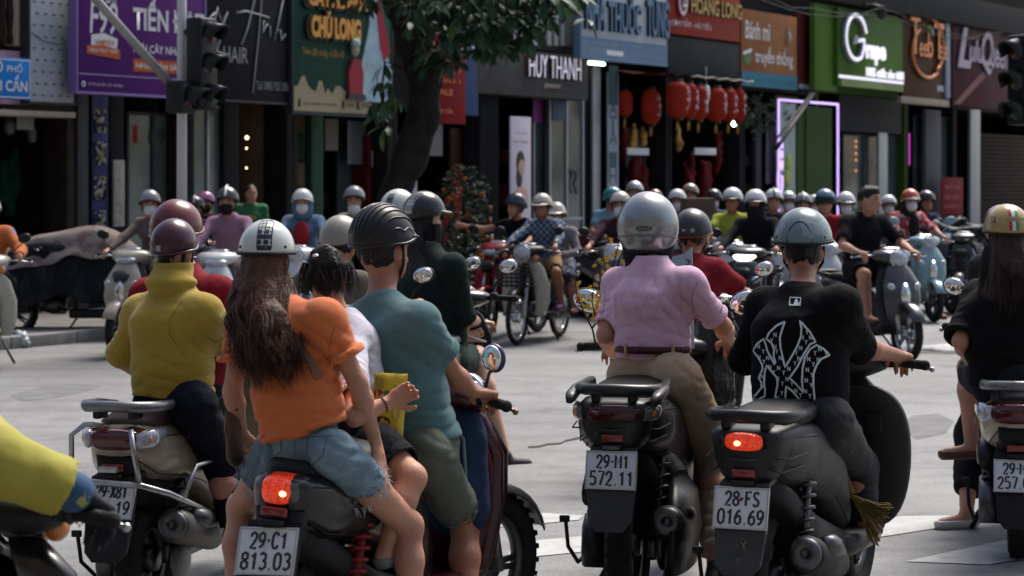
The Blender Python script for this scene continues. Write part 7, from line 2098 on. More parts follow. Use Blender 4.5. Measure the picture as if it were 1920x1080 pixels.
class Skinned:
 """prints lying on the back of a garment: casts straight at the cloth along d"""
 def __init__(s, garment, o, X, Z, d):
  me = garment.data
  s.t = BVHTree.FromPolygons([v.co for v in me.vertices], [list(p.vertices) for p in me.polygons])
  s.o, s.X, s.Z, s.d = V(o), V(X), V(Z), V(d).normalized(); s.par = garment
 def at(s, x, z, off=.002):
  p = s.o + s.X * x + s.Z * z
  h = s.t.ray_cast(p - s.d * 1.0, s.d)
  if h[0] is not None: s.last = h[0]
  return (h[0] if h[0] is not None else getattr(s, 'last', p)) - s.d * off
 def strokes(s, name, lines, w, m, off=.002, step=.012, closed=False):
  b = MB()
  for ln in lines:
   if closed: ln = ln + [ln[0]]
   pts = []
   for (x0, z0), (x1, z1) in zip(ln[:-1], ln[1:]):
    n = max(1, int(sqrt((x1 - x0) ** 2 + (z1 - z0) ** 2) / step))
    pts += [(x0 + (x1 - x0) * k / n, z0 + (z1 - z0) * k / n) for k in range(n)]
   pts.append(ln[-1])
   L, Rr = [], []
   for i, (x, z) in enumerate(pts):
    a = pts[max(i - 1, 0)]; c = pts[min(i + 1, len(pts) - 1)]
    tx, tz = c[0] - a[0], c[1] - a[1]; l = sqrt(tx * tx + tz * tz) or 1
    nx, nz = -tz / l * w / 2, tx / l * w / 2
    L.append(s.at(x + nx, z + nz, off)); Rr.append(s.at(x - nx, z - nz, off))
   n = len(pts); b.add(L + Rr, [(i, i + 1, n + i + 1, n + i) for i in range(n - 1)])
  return b.build(name, m, s.par, fix=False)
 def fill(s, name, polys, m, off=.002):
  b = MB()
  for pl in polys:
   b.add([s.at(x, z, off) for x, z in pl], [tuple(range(len(pl)))], False)
  return b.build(name, m, s.par, fix=False)
 def text(s, name, txt, x0, z0, x1, z1, m, off=.002, bold=.0):
  me0, co, mn, mx = text_mesh(txt, bold)
  me = me0.copy()
  c2 = np.array([s.at(x0 + (c[0] - mn[0]) / (mx[0] - mn[0]) * (x1 - x0), z0 + (c[1] - mn[1]) / (mx[1] - mn[1]) * (z1 - z0), off) for c in co], np.float32)
  me.vertices.foreach_set('co', c2.ravel()); me.update()
  return link(name, me, m, s.par)
def child(o, name):
 return [c for c in o.children if c.name.split('.')[0] == name][0]
def strands(parent, name, m, root, L, n, seed, sp=(.1, .07), f=None, wav=.02, r=.0035, drop=None, back=.03, swell=.5, fr=(38, 56), nc=38):
 """long hair: wavy locks, each a bundle of fine hairs sharing one wave"""
 rs_ = random.Random(seed); b = MB(); r_, f_, u_ = f; drop = drop or V((0, 0, 0))
 for c in range(nc):
  a0 = (-1 + 2 * (c + .5) / nc + rs_.uniform(-.05, .05)) * pi * .6
  ph, w, am, l0, sw = rs_.uniform(0, 6.28), rs_.uniform(*fr), wav * rs_.uniform(.6, 1.3), L * rs_.uniform(.68, 1.0), rs_.uniform(.75, 1 + swell)
  out = rs_.uniform(-.012, .02)
  for k in range(n // nc):
   a = a0 + rs_.gauss(0, .13); p1 = ph + rs_.gauss(0, .35); ll = l0 * rs_.uniform(.8, 1.03); am1 = am * rs_.uniform(.7, 1.2)
   jx, jz = rs_.gauss(0, .006), rs_.gauss(0, .006); fly = rs_.uniform(.02, .05) * rs_.choice((-1, 1)) if rs_.random() < .04 else 0
   pts, rr = [], []; m_ = 20
   for i in range(m_ + 1):
    t = i / m_; aa = a + (a0 - a) * .7 * t
    k_ = 1 + (sw - 1) * sin(t * pi * .75)
    p = root + (r_ * sin(aa) * sp[0] - f_ * cos(aa) * (sp[1] + out * t)) * k_ - f_ * back * t ** .7 + V((0, 0, -ll * t)) + drop * t * t
    e = am1 * min(1, t * 3)
    pts.append(p + r_ * (sin(p1 + w * t * ll) * e + jx * t * 2 + fly * t * t) + f_ * (cos(p1 + w * t * ll) * e * .8 + jz * t)); rr.append(r * (1 - .7 * t ** 3))
   b.tube(pts, rr, 3, cap=False)
 return b.build(name, m, parent, fix=False)
BARG = 'scooters stopped on this side'
PERG = 'riders seen from behind on this side'
NV = .0075
def cowl(root, z, k, m):
 b = MB(); b.loft([sup(0, -.948, z - .02, .15 * k, .055, .11, 3, 28, hwb=.085 * k), sup(0, -.90, z - .015, .178 * k, .066, .15, 3, 28, hwb=.1 * k), sup(0, -.72, z - .01, .188 * k, .065, .16, 3, 28, hwb=.13 * k), sup(0, -.5, z - .025, .18 * k, .05, .14, 3, 28, hwb=.15 * k)]); o = b.build('tail_cowl', m, root)
 for s_ in (-1, 1):
  b = MB(); b.tube([(s_ * .125 * k, -.952, z - .055), (s_ * .165 * k, -.90, z - .06), (s_ * .183 * k, -.72, z - .055)], .003, 5); b.tube([(s_ * .1 * k, -.953, z - .09), (s_ * .135 * k, -.9, z - .11), (s_ * .17 * k, -.72, z - .1)], .003, 5); b.build('panel_gap', BLACKM, o)
 b = MB(); b.tube([(-.05, -.955, z - .06), (0, -.957, z - .064), (.05, -.955, z - .06)], .004, 5); b.build('trim_line', GREYP, o)
# black scooter of the person in pink
M1H = 13
M1L, M1Z = bike_from_plate(1146, 882, 500, M1H)
m1 = scooter('black scooter with plate 29-M1 572.11 under the person in pink', M1L, M1H,
             dict(near=True, body=PDGR, trim=BLACKP, plate=('29-M1', '572.11'), plate_z=M1Z, plate_tilt=14, tail_z=.825, wide=1.2, tail=(.115, .034), taillens=mat('dark_red_lens', (.05, .008, .01), .1, coat=1), rind=mat('smoke_lens', (.12, .11, .1), .08, coat=1), amber=True, mud=GREYP, muffler=BLACKM, shieldm=BLACKP, spring=DARKST,
                  rail=PDGR, mirror_at=(.345, .33, .2), mirror_r=(.08, .055), rr=.285, tw=.115, case=BLACKP, lever=CHROME), BARG)
lettering(m1, 'HONDA', -.03, M1Z + .078, .03, M1Z + .09, SGREY, axes=(V((0, -.985 + .0, 0)), V((1, 0, 0)), V((0, .0, 1)), V((0, -1, 0))), y=-.003)
for s_ in (-1, 1):
 b = MB(); b.loft([sup(s_ * .15, -.60, .86, .02, .025, .02, 3, 10), sup(s_ * .17, -.8, .85, .02, .022, .02, 3, 10), sup(s_ * .165, -.93, .835, .022, .022, .02, 3, 10), sup(s_ * .16, -.985, .825, .014, .012, .012, 3, 10)]); b.build('grab_handle', PDGR, m1).location = (0, 0, .05)
b = MB(); b.loft([supz(.16, -.55, .16, .03, .1, .12, 2.6, 18), supz(.2, -.55, .2, .05, .2, .26, 2.6, 18), supz(.215, -.55, .34, .05, .26, .32, 2.4, 18), supz(.2, -.5, .47, .045, .22, .28, 2.4, 18), supz(.17, -.44, .54, .02, .12, .14, 2.4, 18)]); b.build('silencer_cover', BLACKP, m1)
cowl(m1, .825, 1.0, PDGR)
sp = dict(head=(1215, 434, 458), neck=(1222, 492, 462), chest=(1222, 575, 464), pel=(1224, 694, 464), shL=(1158, 530, 457), shR=(1290, 528, 469), elL=(1135, 628, 462), elR=(1356, 612, 464),
          hipL=(1190, 708, 462), hipR=(1266, 712, 470), knL=(1195, 800, 430), anL=(1200, 910, 425), knR=(1345, 850, 452), anR=(1342, 1070, 468))
grips(sp, M1L, M1H)
sp['wrL'] = (1151, 664, 441)
base, J = joints(sp, M1H, 10, .96, hs=1.04, leg=1.08)
aim(J, base, M1L, M1H)
PINK = mat('pink_knit', srgb(208, 170, 192), .9, spec=.15, weave=(700, .6), var=(4, .06), sheen=.2)
HSUN = paint('helmet_sunda', (.27, .285, .29), .25, metal=.6)
p_ = person('person in a pink knitted polo and khaki trousers with silver full helmet', base, J, dict(m=PINK, sleeve=.82, hem=.06, w0=.148, w1=.165, collar=.004, name='polo_shirt', cuff=.004), dict(m=KHAKI, leg=1.85, loose=.012, rise=.11), skin=SKIN, vox=NV, face=True, group=PERG,
   hair=dict(m=HAIRB, low=1), helmet=dict(kind='full', m=HSUN, r=.1275, z=.022, rim=BLACKM, strap=False), shoes=SHOED, fem=True)
tb = child(p_, 'polo_shirt')
X = V((cos(R(M1H)), -sin(R(M1H)), 0)); Z = V((0, 0, 1)); N_ = V((-sin(R(M1H)), -cos(R(M1H)), 0))
sk = Skinned(tb, J['chest'], X, Z, -N_)
dl = []
for k in range(-3, 4):
 for q in (-1, 1):
  x = k * .055; dl.append([(x - q * .07 * .5, .13), (x + q * .07 * .5, -.05)])
sk.strokes('knit_line', [[(max(-.14, min(.14, x)), z) for x, z in l] for l in dl], .0014, mat('knit_dark', srgb(188, 150, 172), .9), off=.0012)
# collar and belt
Q = Soft(.007); nk = J['neck']
Q.cone(nk - V((0, 0, .012)), nk + V((0, 0, .028)), .074, .068, .01, cut=[(nk + V((0, 0, .028)), V((0, 0, 1)))]); Q.build('collar', PINK, p_)
r_, f_, u_ = basis(J['fwd'])
bp = J['pel'] + V((0, 0, .088))
ring = [bp + r_ * cos(a) * .152 + f_ * sin(a) * .125 for a in [2 * pi * k / 40 for k in range(41)]]
b = MB(); b.loft([[p + V((0, 0, z)) + (p - bp).normalized() * e for p in ring] for z, e in ((-.014, -.01), (-.014, .004), (.014, .004), (.014, -.01))], cap=False); b.build('belt', mat('belt_maroon', (.05, .015, .018), .5), p_)
for a in (-.9, -2.2):
 p = bp + r_ * cos(a) * .157 + f_ * sin(a) * .13
 b = MB(); b.box(p, (.012, .01, .05), rot=Matrix.Rotation(a + pi / 2 - R(M1H), 3, 'Z'), bev=.003); b.build('belt_loop', KHAKI, p_)
h = child(p_, 'helmet')
lo = V((0, 0, 0))
b = MB(); rr_ = .1275
def on_helmet(az, el, k=1.004): # az from the back, el above the equator; matches dome radii r,1.1r,1.12r
 t = pi / 2 - el
 return V((rr_ * sin(t) * sin(az) * k, -rr_ * 1.1 * sin(t) * cos(az) * k, rr_ * 1.12 * cos(t) * k))
b.add([on_helmet(0, -.05, 1.006)] + [on_helmet(.27 * cos(a), -.05 + .075 * sin(a), 1.006) for a in [2 * pi * k / 28 for k in range(28)]], [(0, 1 + k, 1 + (k + 1) % 28) for k in range(28)]); b.build('name_oval', mat('oval_dark', (.04, .043, .045), .4), h)
me0, co, mn, mx = text_mesh('SUNDA', .02); me = me0.copy()
c2 = np.array([on_helmet(.20 * (2 * (c[0] - mn[0]) / (mx[0] - mn[0]) - 1), -.085 + .07 * (c[1] - mn[1]) / (mx[1] - mn[1]), 1.009) for c in co], np.float32); me.vertices.foreach_set('co', c2.ravel()); link('lettering', me, SGREY, h)
for az, ww, m in ((-.14, .11, print_mat('sticker_round', (.2, .3, .24), [(.4, .2, .12)], 30, .5, .4)), (.2, .05, SGREY)):
 b = MB(); b.add([on_helmet(az, -.34, 1.006)] + [on_helmet(az + ww * cos(a), -.34 + .06 * sin(a), 1.006) for a in [2 * pi * k / 20 for k in range(20)]], [(0, 1 + k, 1 + (k + 1) % 20) for k in range(20)]); b.build('sticker', m, h)
b = MB(); b.tube([on_helmet(a, -.24 - .1 * abs(a / 1.5) ** 2, 1.003) for a in np.linspace(-1.5, 1.5, 24)], .0035, 6); b.build('seam', mat('seam', (.14, .145, .15), .4), h)
q = Soft(.008); q.cone(J['head'] - V((0, 0, .05)), J['head'] - V((0, 0, .125)), .11, .095, .02); q.build('helmet_lining', MASKB, h).matrix_local = h.matrix_local.inverted()
# light blue folder and black bag carried in front, yellow blossom
o_ = WS(1282, 500, 438); o = thing('folder', 'light blue plastic folder sticking up in front of the person in pink', 'folder', o_, -R(10))
b = MB(); b.prism([(-.12, -.35), (.045, -.35), (.035, .085), (-.0, .055), (-.075, .035), (-.13, -.02)], (0, 0, 0), (1, 0, 0), (0, 0, 1), (0, 1, 0), .012); b.build('sheet', mat('folder_blue', (.24, .38, .44), .4, var=(6, .08)), o)
b = MB(); b.tube([(.02, -.002, -.02), (.022, -.002, .03)], .002, 5)
for k in range(5): b.tube([(.021, -.003, -.015 + k * .01), (.021 + (.012 if k % 2 else -.012), -.003, -.007 + k * .01)], .0016, 4)
b.build('sprig_print', INK, o)
o_ = WS(1330, 590, 432); o = thing('rubbish_bag', 'black plastic bag bulging between the pink shirt and the black shirt', 'bag', (o_.x, o_.y, 0))
zc = o_.z; q = Soft(.012)
q.ell((0, 0, zc - .25), (.11, .12, .27), None, .05); q.ell((.05, 0, zc - .05), (.07, .08, .14), None, .05); q.ell((-.03, 0, zc - .42), (.1, .11, .14), None, .05)
q.noise += [(.02, (9, 9, 5), 2, True), (.01, (24, 24, 12), 4, True)]; q.build('bag_skin', mat('bag_black', (.007, .007, .008), .28, bump=(40, .5)), o)
o_ = WS(1118, 520, 436); o = thing('blossom_branch', 'sprigs of yellow blossom rising beside the pink sleeve', 'branch', o_)
rs_ = random.Random(5); b = MB(); fl = MB(); tips = []
for (x0, z0, x1, z1) in ((.02, -.3, -.02, -.04), (.03, -.28, .05, .02), (.04, -.25, .09, .14), (0, -.3, -.1, .0), (.03, -.2, .02, .1), (.05, -.1, .13, .15), (-.02, -.22, .03, -.12)):
 pts = [V((x0 + (x1 - x0) * t + .01 * sin(t * 7), .02 * sin(t * 5), z0 + (z1 - z0) * t)) for t in (0, .25, .5, .75, 1)]
 b.tube(pts, [.005, .004, .0035, .003, .002], 5)
 for t in range(12):
  f = rs_.uniform(.35, 1.05); c = V((x0 + (x1 - x0) * f, 0, z0 + (z1 - z0) * f)) + V((rs_.uniform(-.03, .03), rs_.uniform(-.03, .03), rs_.uniform(-.02, .02)))
  for k in range(5):
   a = k * 1.256 + rs_.random(); tl_ = rs_.uniform(-.5, .5)
   d1 = V((cos(a), tl_ * .7, sin(a))).normalized() * rs_.uniform(.008, .014); d2 = V((-sin(a), .3, cos(a))) * .006
   fl.add([c, c + d1 * .6 + d2, c + d1, c + d1 * .6 - d2], [(0, 1, 2, 3)])
b.build('twig', BARK, o); fl.build('blossom', mat('blossom_yellow', (.55, .36, .04), .6), o, fix=False, kind='stuff')
# dark scooter of the person in the black printed T-shirt
FSH = 22
FSL, FSZ = bike_from_plate(1389, 953, 545, FSH)
FSC = paint('gunmetal', (.013, .014, .016), .5, 0)
fs = scooter('dark grey scooter with lit tail lamp and plate 28-FS 016.69', FSL, FSH,
             dict(near=True, body=FSC, trim=FSC, plate=('28-FS', '016.69'), plate_z=FSZ, plate_tilt=16, tail_z=.80, tail=(.074, .033), lit=True, rind=mat('black_lens', (.02, .02, .022), .12, coat=1), mud=GREYP, rr=.275, tw=.115, case=BLACKP, muffler=BLACKM, rail_dz=.085,
                  mirrors=False, shield_in=FSC, lever=STEEL, wide=1.06), BARG)
b = MB(); b.loft([supz(0, .40, .3, .2, .05, .03, 4, 24), supz(0, .44, .42, .275, .05, .03, 4, 24), supz(0, .43, .62, .30, .06, .035, 4, 24), supz(0, .40, .78, .285, .06, .04, 4, 24), supz(0, .37, .86, .235, .05, .04, 3.4, 24), supz(0, .35, .90, .16, .04, .04, 3, 24)]); sm_ = b.build('leg_shield', FSC, fs).modifiers.new('smooth', 'SUBSURF'); sm_.levels = sm_.render_levels = 2
b = MB(); b.box((.16, .345, .74), (.07, .012, .08), bev=.006); b.build('glove_box', BLACKM, fs)
q = MB()
cowl(fs, .80, .92, FSC)
pl = child(fs, 'number_plate')
b = MB(); N0 = V((0, -cos(R(16)), sin(R(16)))); b.ball(V((.0, -.985, FSZ + .03)) + N0 * .004, (.004, .002, .008), 8, 6); b.build('red_mark', mat('mark_crimson', (.35, .02, .03), .5), pl)
b = MB()
for pts in ([(.0, .012), (.012, .028), (.004, .04), (-.008, .03), (.002, .018)], [(-.03, 0), (-.024, .03), (-.018, .004)], [(.005, .012), (-.006, -.002), (.01, -.004), (.004, .014)], [(-.026, -.045), (-.016, -.055), (-.02, -.03)]):
 b.tube([V((x + .02, -1.02 + -.01, FSZ - .135 + z)) for x, z in pts], .0014, 4)
b.build('yellow_scrawl', mat('scrawl', (.3, .26, .1), .6), fs)
sp = dict(head=(1506, 470, 488), neck=(1502, 540, 497), chest=(1502, 635, 500), pel=(1500, 762, 502), shL=(1434, 574, 488), shR=(1576, 572, 508), elL=(1398, 672, 480), elR=(1614, 652, 495), hipL=(1462, 785, 495), hipR=(1550, 790, 508), knL=(1470, 850, 455), anL=(1490, 985, 460), knR=(1606, 872, 476), anR=(1620, 990, 480))
grips(sp, FSL, FSH)
base, J = joints(sp, FSH, 14, 1.0, hs=.9, leg=.94)
aim(J, base, FSL, FSH)
BT = cloth('black_print_tee', (.0065, .0065, .0075))
TART = stripes_mat('tartan_dark', (.006, .0065, .008), (.013, .014, .016), 16, .1, axis='XZ')
HMAP = print_mat('helmet_map', (.14, .19, .205), [(.22, .28, .29)], 11, .55, .25)
p_ = person('person in a black T-shirt with a big white interlocked NY print', base, J, dict(m=BT, sleeve=1.02, hem=-.075, loose=.03, w0=.15, w1=.155, cuff=.01), dict(m=TART, leg=1.9, loose=.014), skin=SKIN2, vox=NV, group=PERG, face=True,
   hair=dict(m=HAIRB, low=1), helmet=dict(m=HMAP, r=.128, z=.045, back=96, side=92, rim=BLACKM), shoes=dict(m=mat('shoe_cream', (.4, .37, .31), .7), high=0))
h = child(p_, 'helmet')
b = MB()
pts = []
for k in range(15):
 a = -1 + 2 * k / 14
 top_ = 88 - 34 * (1 - a * a) ** .5
 pts.append((a * .34, top_))
vs = []
rr_ = .128 * .9
for az, tp in pts:
 for t in (tp, 98): vs.append(V((rr_ * .985 * 1.012 * sin(R(t)) * sin(az * 1.3), -rr_ * 1.1 * 1.012 * sin(R(t)) * cos(az * 1.3), rr_ * 1.1 * 1.012 * cos(R(t)))))
b.add(vs, [(2 * k, 2 * k + 2, 2 * k + 3, 2 * k + 1) for k in range(14)]); b.build('rear_cutout', BLACKM, h)
for az in (-.95, .95): 
 b = MB(); t = R(84); b.ball((rr_ * .985 * sin(t) * sin(az), -rr_ * 1.1 * sin(t) * cos(az), rr_ * 1.1 * cos(t)), .0045, 8, 6); b.build('rivet', BLACKM, h)
# the print
tb = child(p_, 'shirt')
X = V((cos(R(FSH * .6)), -sin(R(FSH * .6)), 0)); N_ = V((-sin(R(FSH * .6)), -cos(R(FSH * .6)), 0))
px2m = 1 / 497.0
def pm(x, y):  # zoomed photograph crop (4.5x from 1390,560) to print coordinates
 X_, Y_ = 1390 + x / 4.5, 560 + y / 4.5
 return ((X_ - 1500) * px2m / cos(R(FSH * .4)), (690 - Y_) * px2m)
so = WS(1500, 690, 500) - base
sk = Skinned(tb, so, X, V((0, 0, 1)), -N_)
PRW = mat('print_white', srgb(206, 218, 220), .8)
outl = [[(400, 180), (330, 215), (270, 275), (245, 325), (290, 360), (310, 410), (308, 470), (325, 520), (318, 535), (285, 480), (255, 430), (240, 375), (222, 328), (160, 375), (118, 438), (175, 490), (210, 545), (215, 580), (195, 620), (180, 655), (205, 690), (205, 735), (160, 790), (120, 830), (130, 900), (160, 960), (170, 900), (185, 830), (235, 800), (238, 740), (228, 690), (235, 600), (250, 545), (290, 590), (340, 640), (345, 700), (325, 790), (320, 870), (295, 920), (250, 945), (330, 970), (460, 985), (415, 920), (405, 850), (415, 712), (470, 750), (520, 810), (545, 870), (560, 940), (572, 1000), (600, 995), (630, 950), (715, 875), (680, 865), (650, 840), (645, 760), (640, 690), (640, 600), (665, 530), (700, 480), (765, 450), (720, 400), (665, 366), (610, 400), (570, 470), (552, 560), (548, 660), (555, 755), (500, 690), (445, 640), (510, 545), (560, 440), (610, 360), (655, 340), (610, 260), (560, 205), (525, 168), (540, 230), (535, 300), (500, 390), (450, 480), (405, 555), (385, 480), (365, 390), (360, 310), (380, 240)]]
sk.strokes('printed_outline', [[pm(*p) for p in o_] for o_ in outl], .0072, PRW, closed=True, step=.01)
ltr = [(320, 290, 'N'), (292, 340, 'Y'), (318, 390, 'N'), (335, 430, 'Y'), (175, 395, 'N'), (218, 435, 'Y'), (180, 485, 'N'), (258, 485, 'N'), (225, 520, 'Y'), (365, 480, 'N'), (278, 558, 'N'), (352, 562, 'N'), (438, 565, 'N'), (312, 600, 'Y'), (395, 600, 'Y'), (425, 650, 'N'), (385, 690, 'Y'), (465, 690, 'Y'), (345, 648, 'N'), (380, 770, 'Y'), (495, 745, 'N'), (345, 810, 'N'), (378, 850, 'Y'), (535, 780, 'Y'), (330, 890, 'N'), (365, 935, 'Y'), (565, 830, 'N'), (605, 865, 'Y'), (635, 905, 'N'), (598, 945, 'Y'), (575, 745, 'N'), (612, 785, 'Y'), (583, 655, 'N'), (622, 695, 'Y'), (592, 568, 'N'), (628, 610, 'Y'), (600, 482, 'N'), (638, 525, 'Y'), (650, 432, 'Y'), (688, 400, 'N'), (678, 485, 'N'), (738, 435, 'Y'), (545, 305, 'N'), (578, 345, 'Y'), (533, 392, 'N'), (498, 435, 'Y'), (520, 480, 'N'), (488, 520, 'Y'), (585, 262, 'Y'), (615, 305, 'N'), (210, 640, 'N'), (212, 720, 'N'), (150, 845, 'N'), (150, 890, 'Y')]
for x, y, c in ltr:
 x0, z1 = pm(x - 13, y - 18); x1, z0 = pm(x + 13, y + 18)
 sk.text('printed_letter', c, x0, z0, x1, z1, PRW, bold=.03)
x0, z1 = pm(422, -12); x1, z0 = pm(516, 48)
sk.strokes('logo_frame', [[(x0, z0), (x1, z0), (x1, z1), (x0, z1)]], .0035, PRW, closed=True)
w_, h_ = x1 - x0, z1 - z0
sk.fill('logo_figure', [[(x0 + w_ * a, z0 + h_ * c) for a, c in ((.36, .06), (.95, .06), (.95, .55), (.84, .34), (.78, .4), (.76, .62), (.68, .72), (.66, .9), (.58, .92), (.55, .74), (.46, .66), (.44, .4))]], PRW)
sk.fill('logo_ball', [[(x0 + w_ * (.14 + .035 * cos(a)), z0 + h_ * (.22 + .055 * sin(a))) for a in np.linspace(0, 6.28, 9)[:-1]]], PRW)
# child's hand and broom at the scooter's foot board
sp = dict(head=(1560, 722, 455), neck=(1562, 766, 455), chest=(1564, 800, 455), pel=(1566, 862, 455), shL=(1542, 775, 452), shR=(1582, 775, 458), elL=(1545, 820, 450), wrL=(1550, 850, 445), elR=(1604, 790, 466), wrR=(1603, 818, 484), hipL=(1556, 868, 452), hipR=(1576, 870, 456), knL=(1556, 925, 445), anL=(1556, 990, 445), knR=(1574, 930, 448), anR=(1574, 990, 448))
base, J = joints(sp, FSH, FSH, .58, hs=.62, hdR=V((.18, -.25, -1)), pnR=V((-.6, .7, 0)), cuR=.45, arm=1.3)
J['hand'] = 1.5
p_ = person('small child in dark clothes standing on the foot board behind the printed T-shirt, hand showing', base, J, dict(m=BT, sleeve=1.9), dict(m=TART, leg=1.9), vox=.007, group=PERG, hair=HAIR, shoes=SHOED)
o_ = WS(1600, 930, 488); o = thing('broom', 'straw broom head with yellow bristles on the dark grey scooter', 'broom', o_, -R(30))
b = MB(); rs_ = random.Random(3)
for k in range(70):
 a = rs_.uniform(-.5, .5); e = rs_.uniform(-.3, .3); L = rs_.uniform(.12, .15)
 b.tube([(rs_.uniform(-.012, .012), rs_.uniform(-.012, .012), .0), (.62 * L + a * .05, e * .04, -L * .55 + a * .10), (L * .85 + a * .07, e * .07, -L * .75 + a * .17)], .0028, 4, cap=False)
b.build('bristles', mat('straw', (.15, .1, .03), .8, var=(40, .4)), o, fix=False)
b = MB(); b.tube([(-.01, 0, .01), (-.06, .05, .09), (-.12, .1, .2)], [.016, .012, .011], 8); b.build('handle', mat('cane', (.16, .09, .03), .6), o)
# right-hand mirror of the pink rider's scooter shows blue: it is the real glass of that scooter
# beige scooter with guard bars, person in the yellow hoodie
LEH = 12
LEL, LEZ = bike_from_plate(205, 938, 505, LEH)
le = scooter('beige scooter with steel guard bars and plate ending 81 under the yellow hoodie', LEL, LEH,
             dict(near=True, body=paint('champagne', (.33, .285, .21), .3, metal=.15), trim=GREYP, plate=('29-X81', '560.19'), plate_z=LEZ, plate_tilt=26, tail_z=.735, rail_dz=.12, tail=(.1, .04), taillens=mat('deep_red_lens', (.07, .006, .009), .1, coat=1), amber=True, guard=True, rail=mat('rail_silver', (.2, .2, .2), .35, .7, var=(20, .2)), seat=SEATB,
                  rr=.24, tw=.115, wide=1.1, muffler=mat('silencer_grey', (.1, .095, .09), .5, .6, var=(14, .4), dirt=((.06, .045, .035), .8, 12)), mirror_at=(.36, .33, .2), mirror_r=(.075, .055), case=DARKST, mud=BLACKM, spring=DARKST, shield_in=paint('champagne_in', (.25, .22, .17))), BARG)
lettering(le, 'LEAD', 0, 0, .13, .022, mat('chrome_letter', (.3, .28, .25), .3, .8), depth=.004, shear=.2, axes=(V((.1815, -.66, .715)), V((.05, 1, -.02)).normalized(), V((-.0, 0, 1)), V((1, -.04, 0))))
b = MB(); b.box((0, -1.0, LEZ + .115), (.075, .015, .024), bev=.004); b.build('plate_lamp_steel', STEEL, le)
sp = dict(head=(327, 470, 478), neck=(325, 532, 480), chest=(322, 620, 482), pel=(326, 738, 482), shL=(262, 584, 476), shR=(384, 584, 486), elL=(228, 662, 470), wrL=(258, 690, 440), elR=(418, 640, 478), wrR=(424, 662, 440), hipL=(298, 756, 480), hipR=(362, 760, 488), knL=(255, 862, 466), anL=(250, 985, 462), knR=(416, 872, 476), anR=(440, 990, 478))
base, J = joints(sp, LEH, LEH + 4, .96, hs=.9)
YH = mat('yellow_hoodie', srgb(160, 136, 54), .92, spec=.15, weave=(500, .6), bump=(12, .25), var=(4, .08), sheen=.2)
p_ = person('person in a mustard yellow hoodie with glossy purple helmet on the beige scooter', base, J, dict(m=YH, sleeve=1.95, loose=.02, hem=-.0, w0=.148, w1=.15, name='hoodie', collar=.012), dict(m=cloth('navy_trousers', (.007, .008, .016)), leg=1.95, loose=.006), vox=NV, group=PERG,
   hair=HAIR, helmet=dict(m=HPU, r=.108, z=.03, back=112, side=102, rim=MATS['paint_helmet_purple']), shoes=SHOED)
q = Soft(.008); r_, f_, u_ = basis(J['fwd']); nk, hd = J['neck'], J['head']
q.cone(nk - V((0, 0, .02)) - f_ * .02, hd - V((0, 0, .06)) - f_ * .012, .085, .083, .03); q.ell(nk - f_ * .045 + V((0, 0, .01)), (.1, .06, .035), None, .04); q.noise += [(.007, (9, 9, 26), 7, True)]
q.cut(hd - V((0, 0, .045)), (0, 0, 1)); q.build('hood', YH, p_)
h = child(p_, 'helmet')
for k in range(2):
 b = MB(); t = R(98); rr_ = .108 * .86; az = -.22 + k * .06
 b.box((rr_ * .99 * sin(t) * sin(az), -rr_ * 1.15 * sin(t) * cos(az), rr_ * 1.1 * cos(t) - .0 + .012 * (k % 2) * 0), (.014, .003, .022), bev=.001); b.build('sticker', SGREY, h)
sp = dict(head=(332, 440, 448), neck=(343, 502, 448), chest=(345, 590, 450), pel=(350, 725, 450), shL=(274, 553, 440), shR=(408, 550, 456), elL=(248, 640, 440), elR=(446, 640, 450), hipL=(325, 740, 448), hipR=(380, 745, 452), knL=(318, 820, 415), anL=(315, 930, 415), knR=(410, 815, 418), anR=(405, 930, 420))
grips(sp, LEL, LEH)
base, J = joints(sp, LEH, LEH + 8, 1.02, hs=.9)
aim(J, base, LEL, LEH)
p_ = person('person in a dark red top with shiny red helmet in front of the yellow hoodie', base, J, dict(m=cloth('crimson', srgb(122, 24, 36)), sleeve=1.9, loose=.02, w1=.16), dict(m=DARKPANT), vox=.011, group=PERG, hair=HAIR, helmet=dict(m=HRD, r=.122, z=.03, back=108, side=100, rim=MATS['paint_helmet_red']), shoes=SHOED)
# black scooter of the family: orange T-shirt, child, teal T-shirt
CH, CLEAN = 20, 4
CL, CZP = bike_from_plate(500, 1033, 625, CH, lean=CLEAN)
c1 = scooter('black scooter with lit tail lamp, red spring and plate 29-C1 813.03 carrying three', CL, CH,
             dict(near=True, body=PBLK, trim=PMAR, cover=PMAR, shield_in=PMAR, fender=PGREY, plate=('29-C1', '813.03'), plate_z=CZP, plate_tilt=22, plate_roll=6, tail_z=.77, tail=(.052, .042), lit=True, core_x=.03, rind=mat('smoke_lens2', (.07, .07, .075), .1, coat=1), rr=.29, tw=.11, spring=mat('spring_red', (.25, .02, .025), .4),
                  shocks=(1,), lean=CLEAN, steer=20, mud=BLACKM, mirror_at=(.25, .36, .15), mirror_r=(.044, .052), mirror_m=mat('mirror_violet', (.06, .05, .1), .35, .4), lever=mat('lever_pink', (.25, .12, .12), .35, .8), rail_shape='none', muffler_only=True, wide=1.0, hz=.95), BARG)
b = MB(); b.loft([supz(0, .36, .32, .16, .05, .05, 4, 20), supz(0, .40, .5, .2, .06, .06, 3.4, 20), supz(0, .38, .7, .205, .06, .06, 3.4, 20), supz(0, .33, .86, .17, .05, .05, 3, 20)]); b.build('inner_shield', PMAR, c1)
b = MB(); b.tube([(.13, .285, .62), (.13, .25, .6), (.13, .25, .66)], .007, 6); b.build('bag_hook', CHROME, c1)
ST_ = Matrix.Translation((0, .42, 0)) @ Matrix.Rotation(-R(20), 4, 'Z') @ Matrix.Translation((0, -.42, 0))
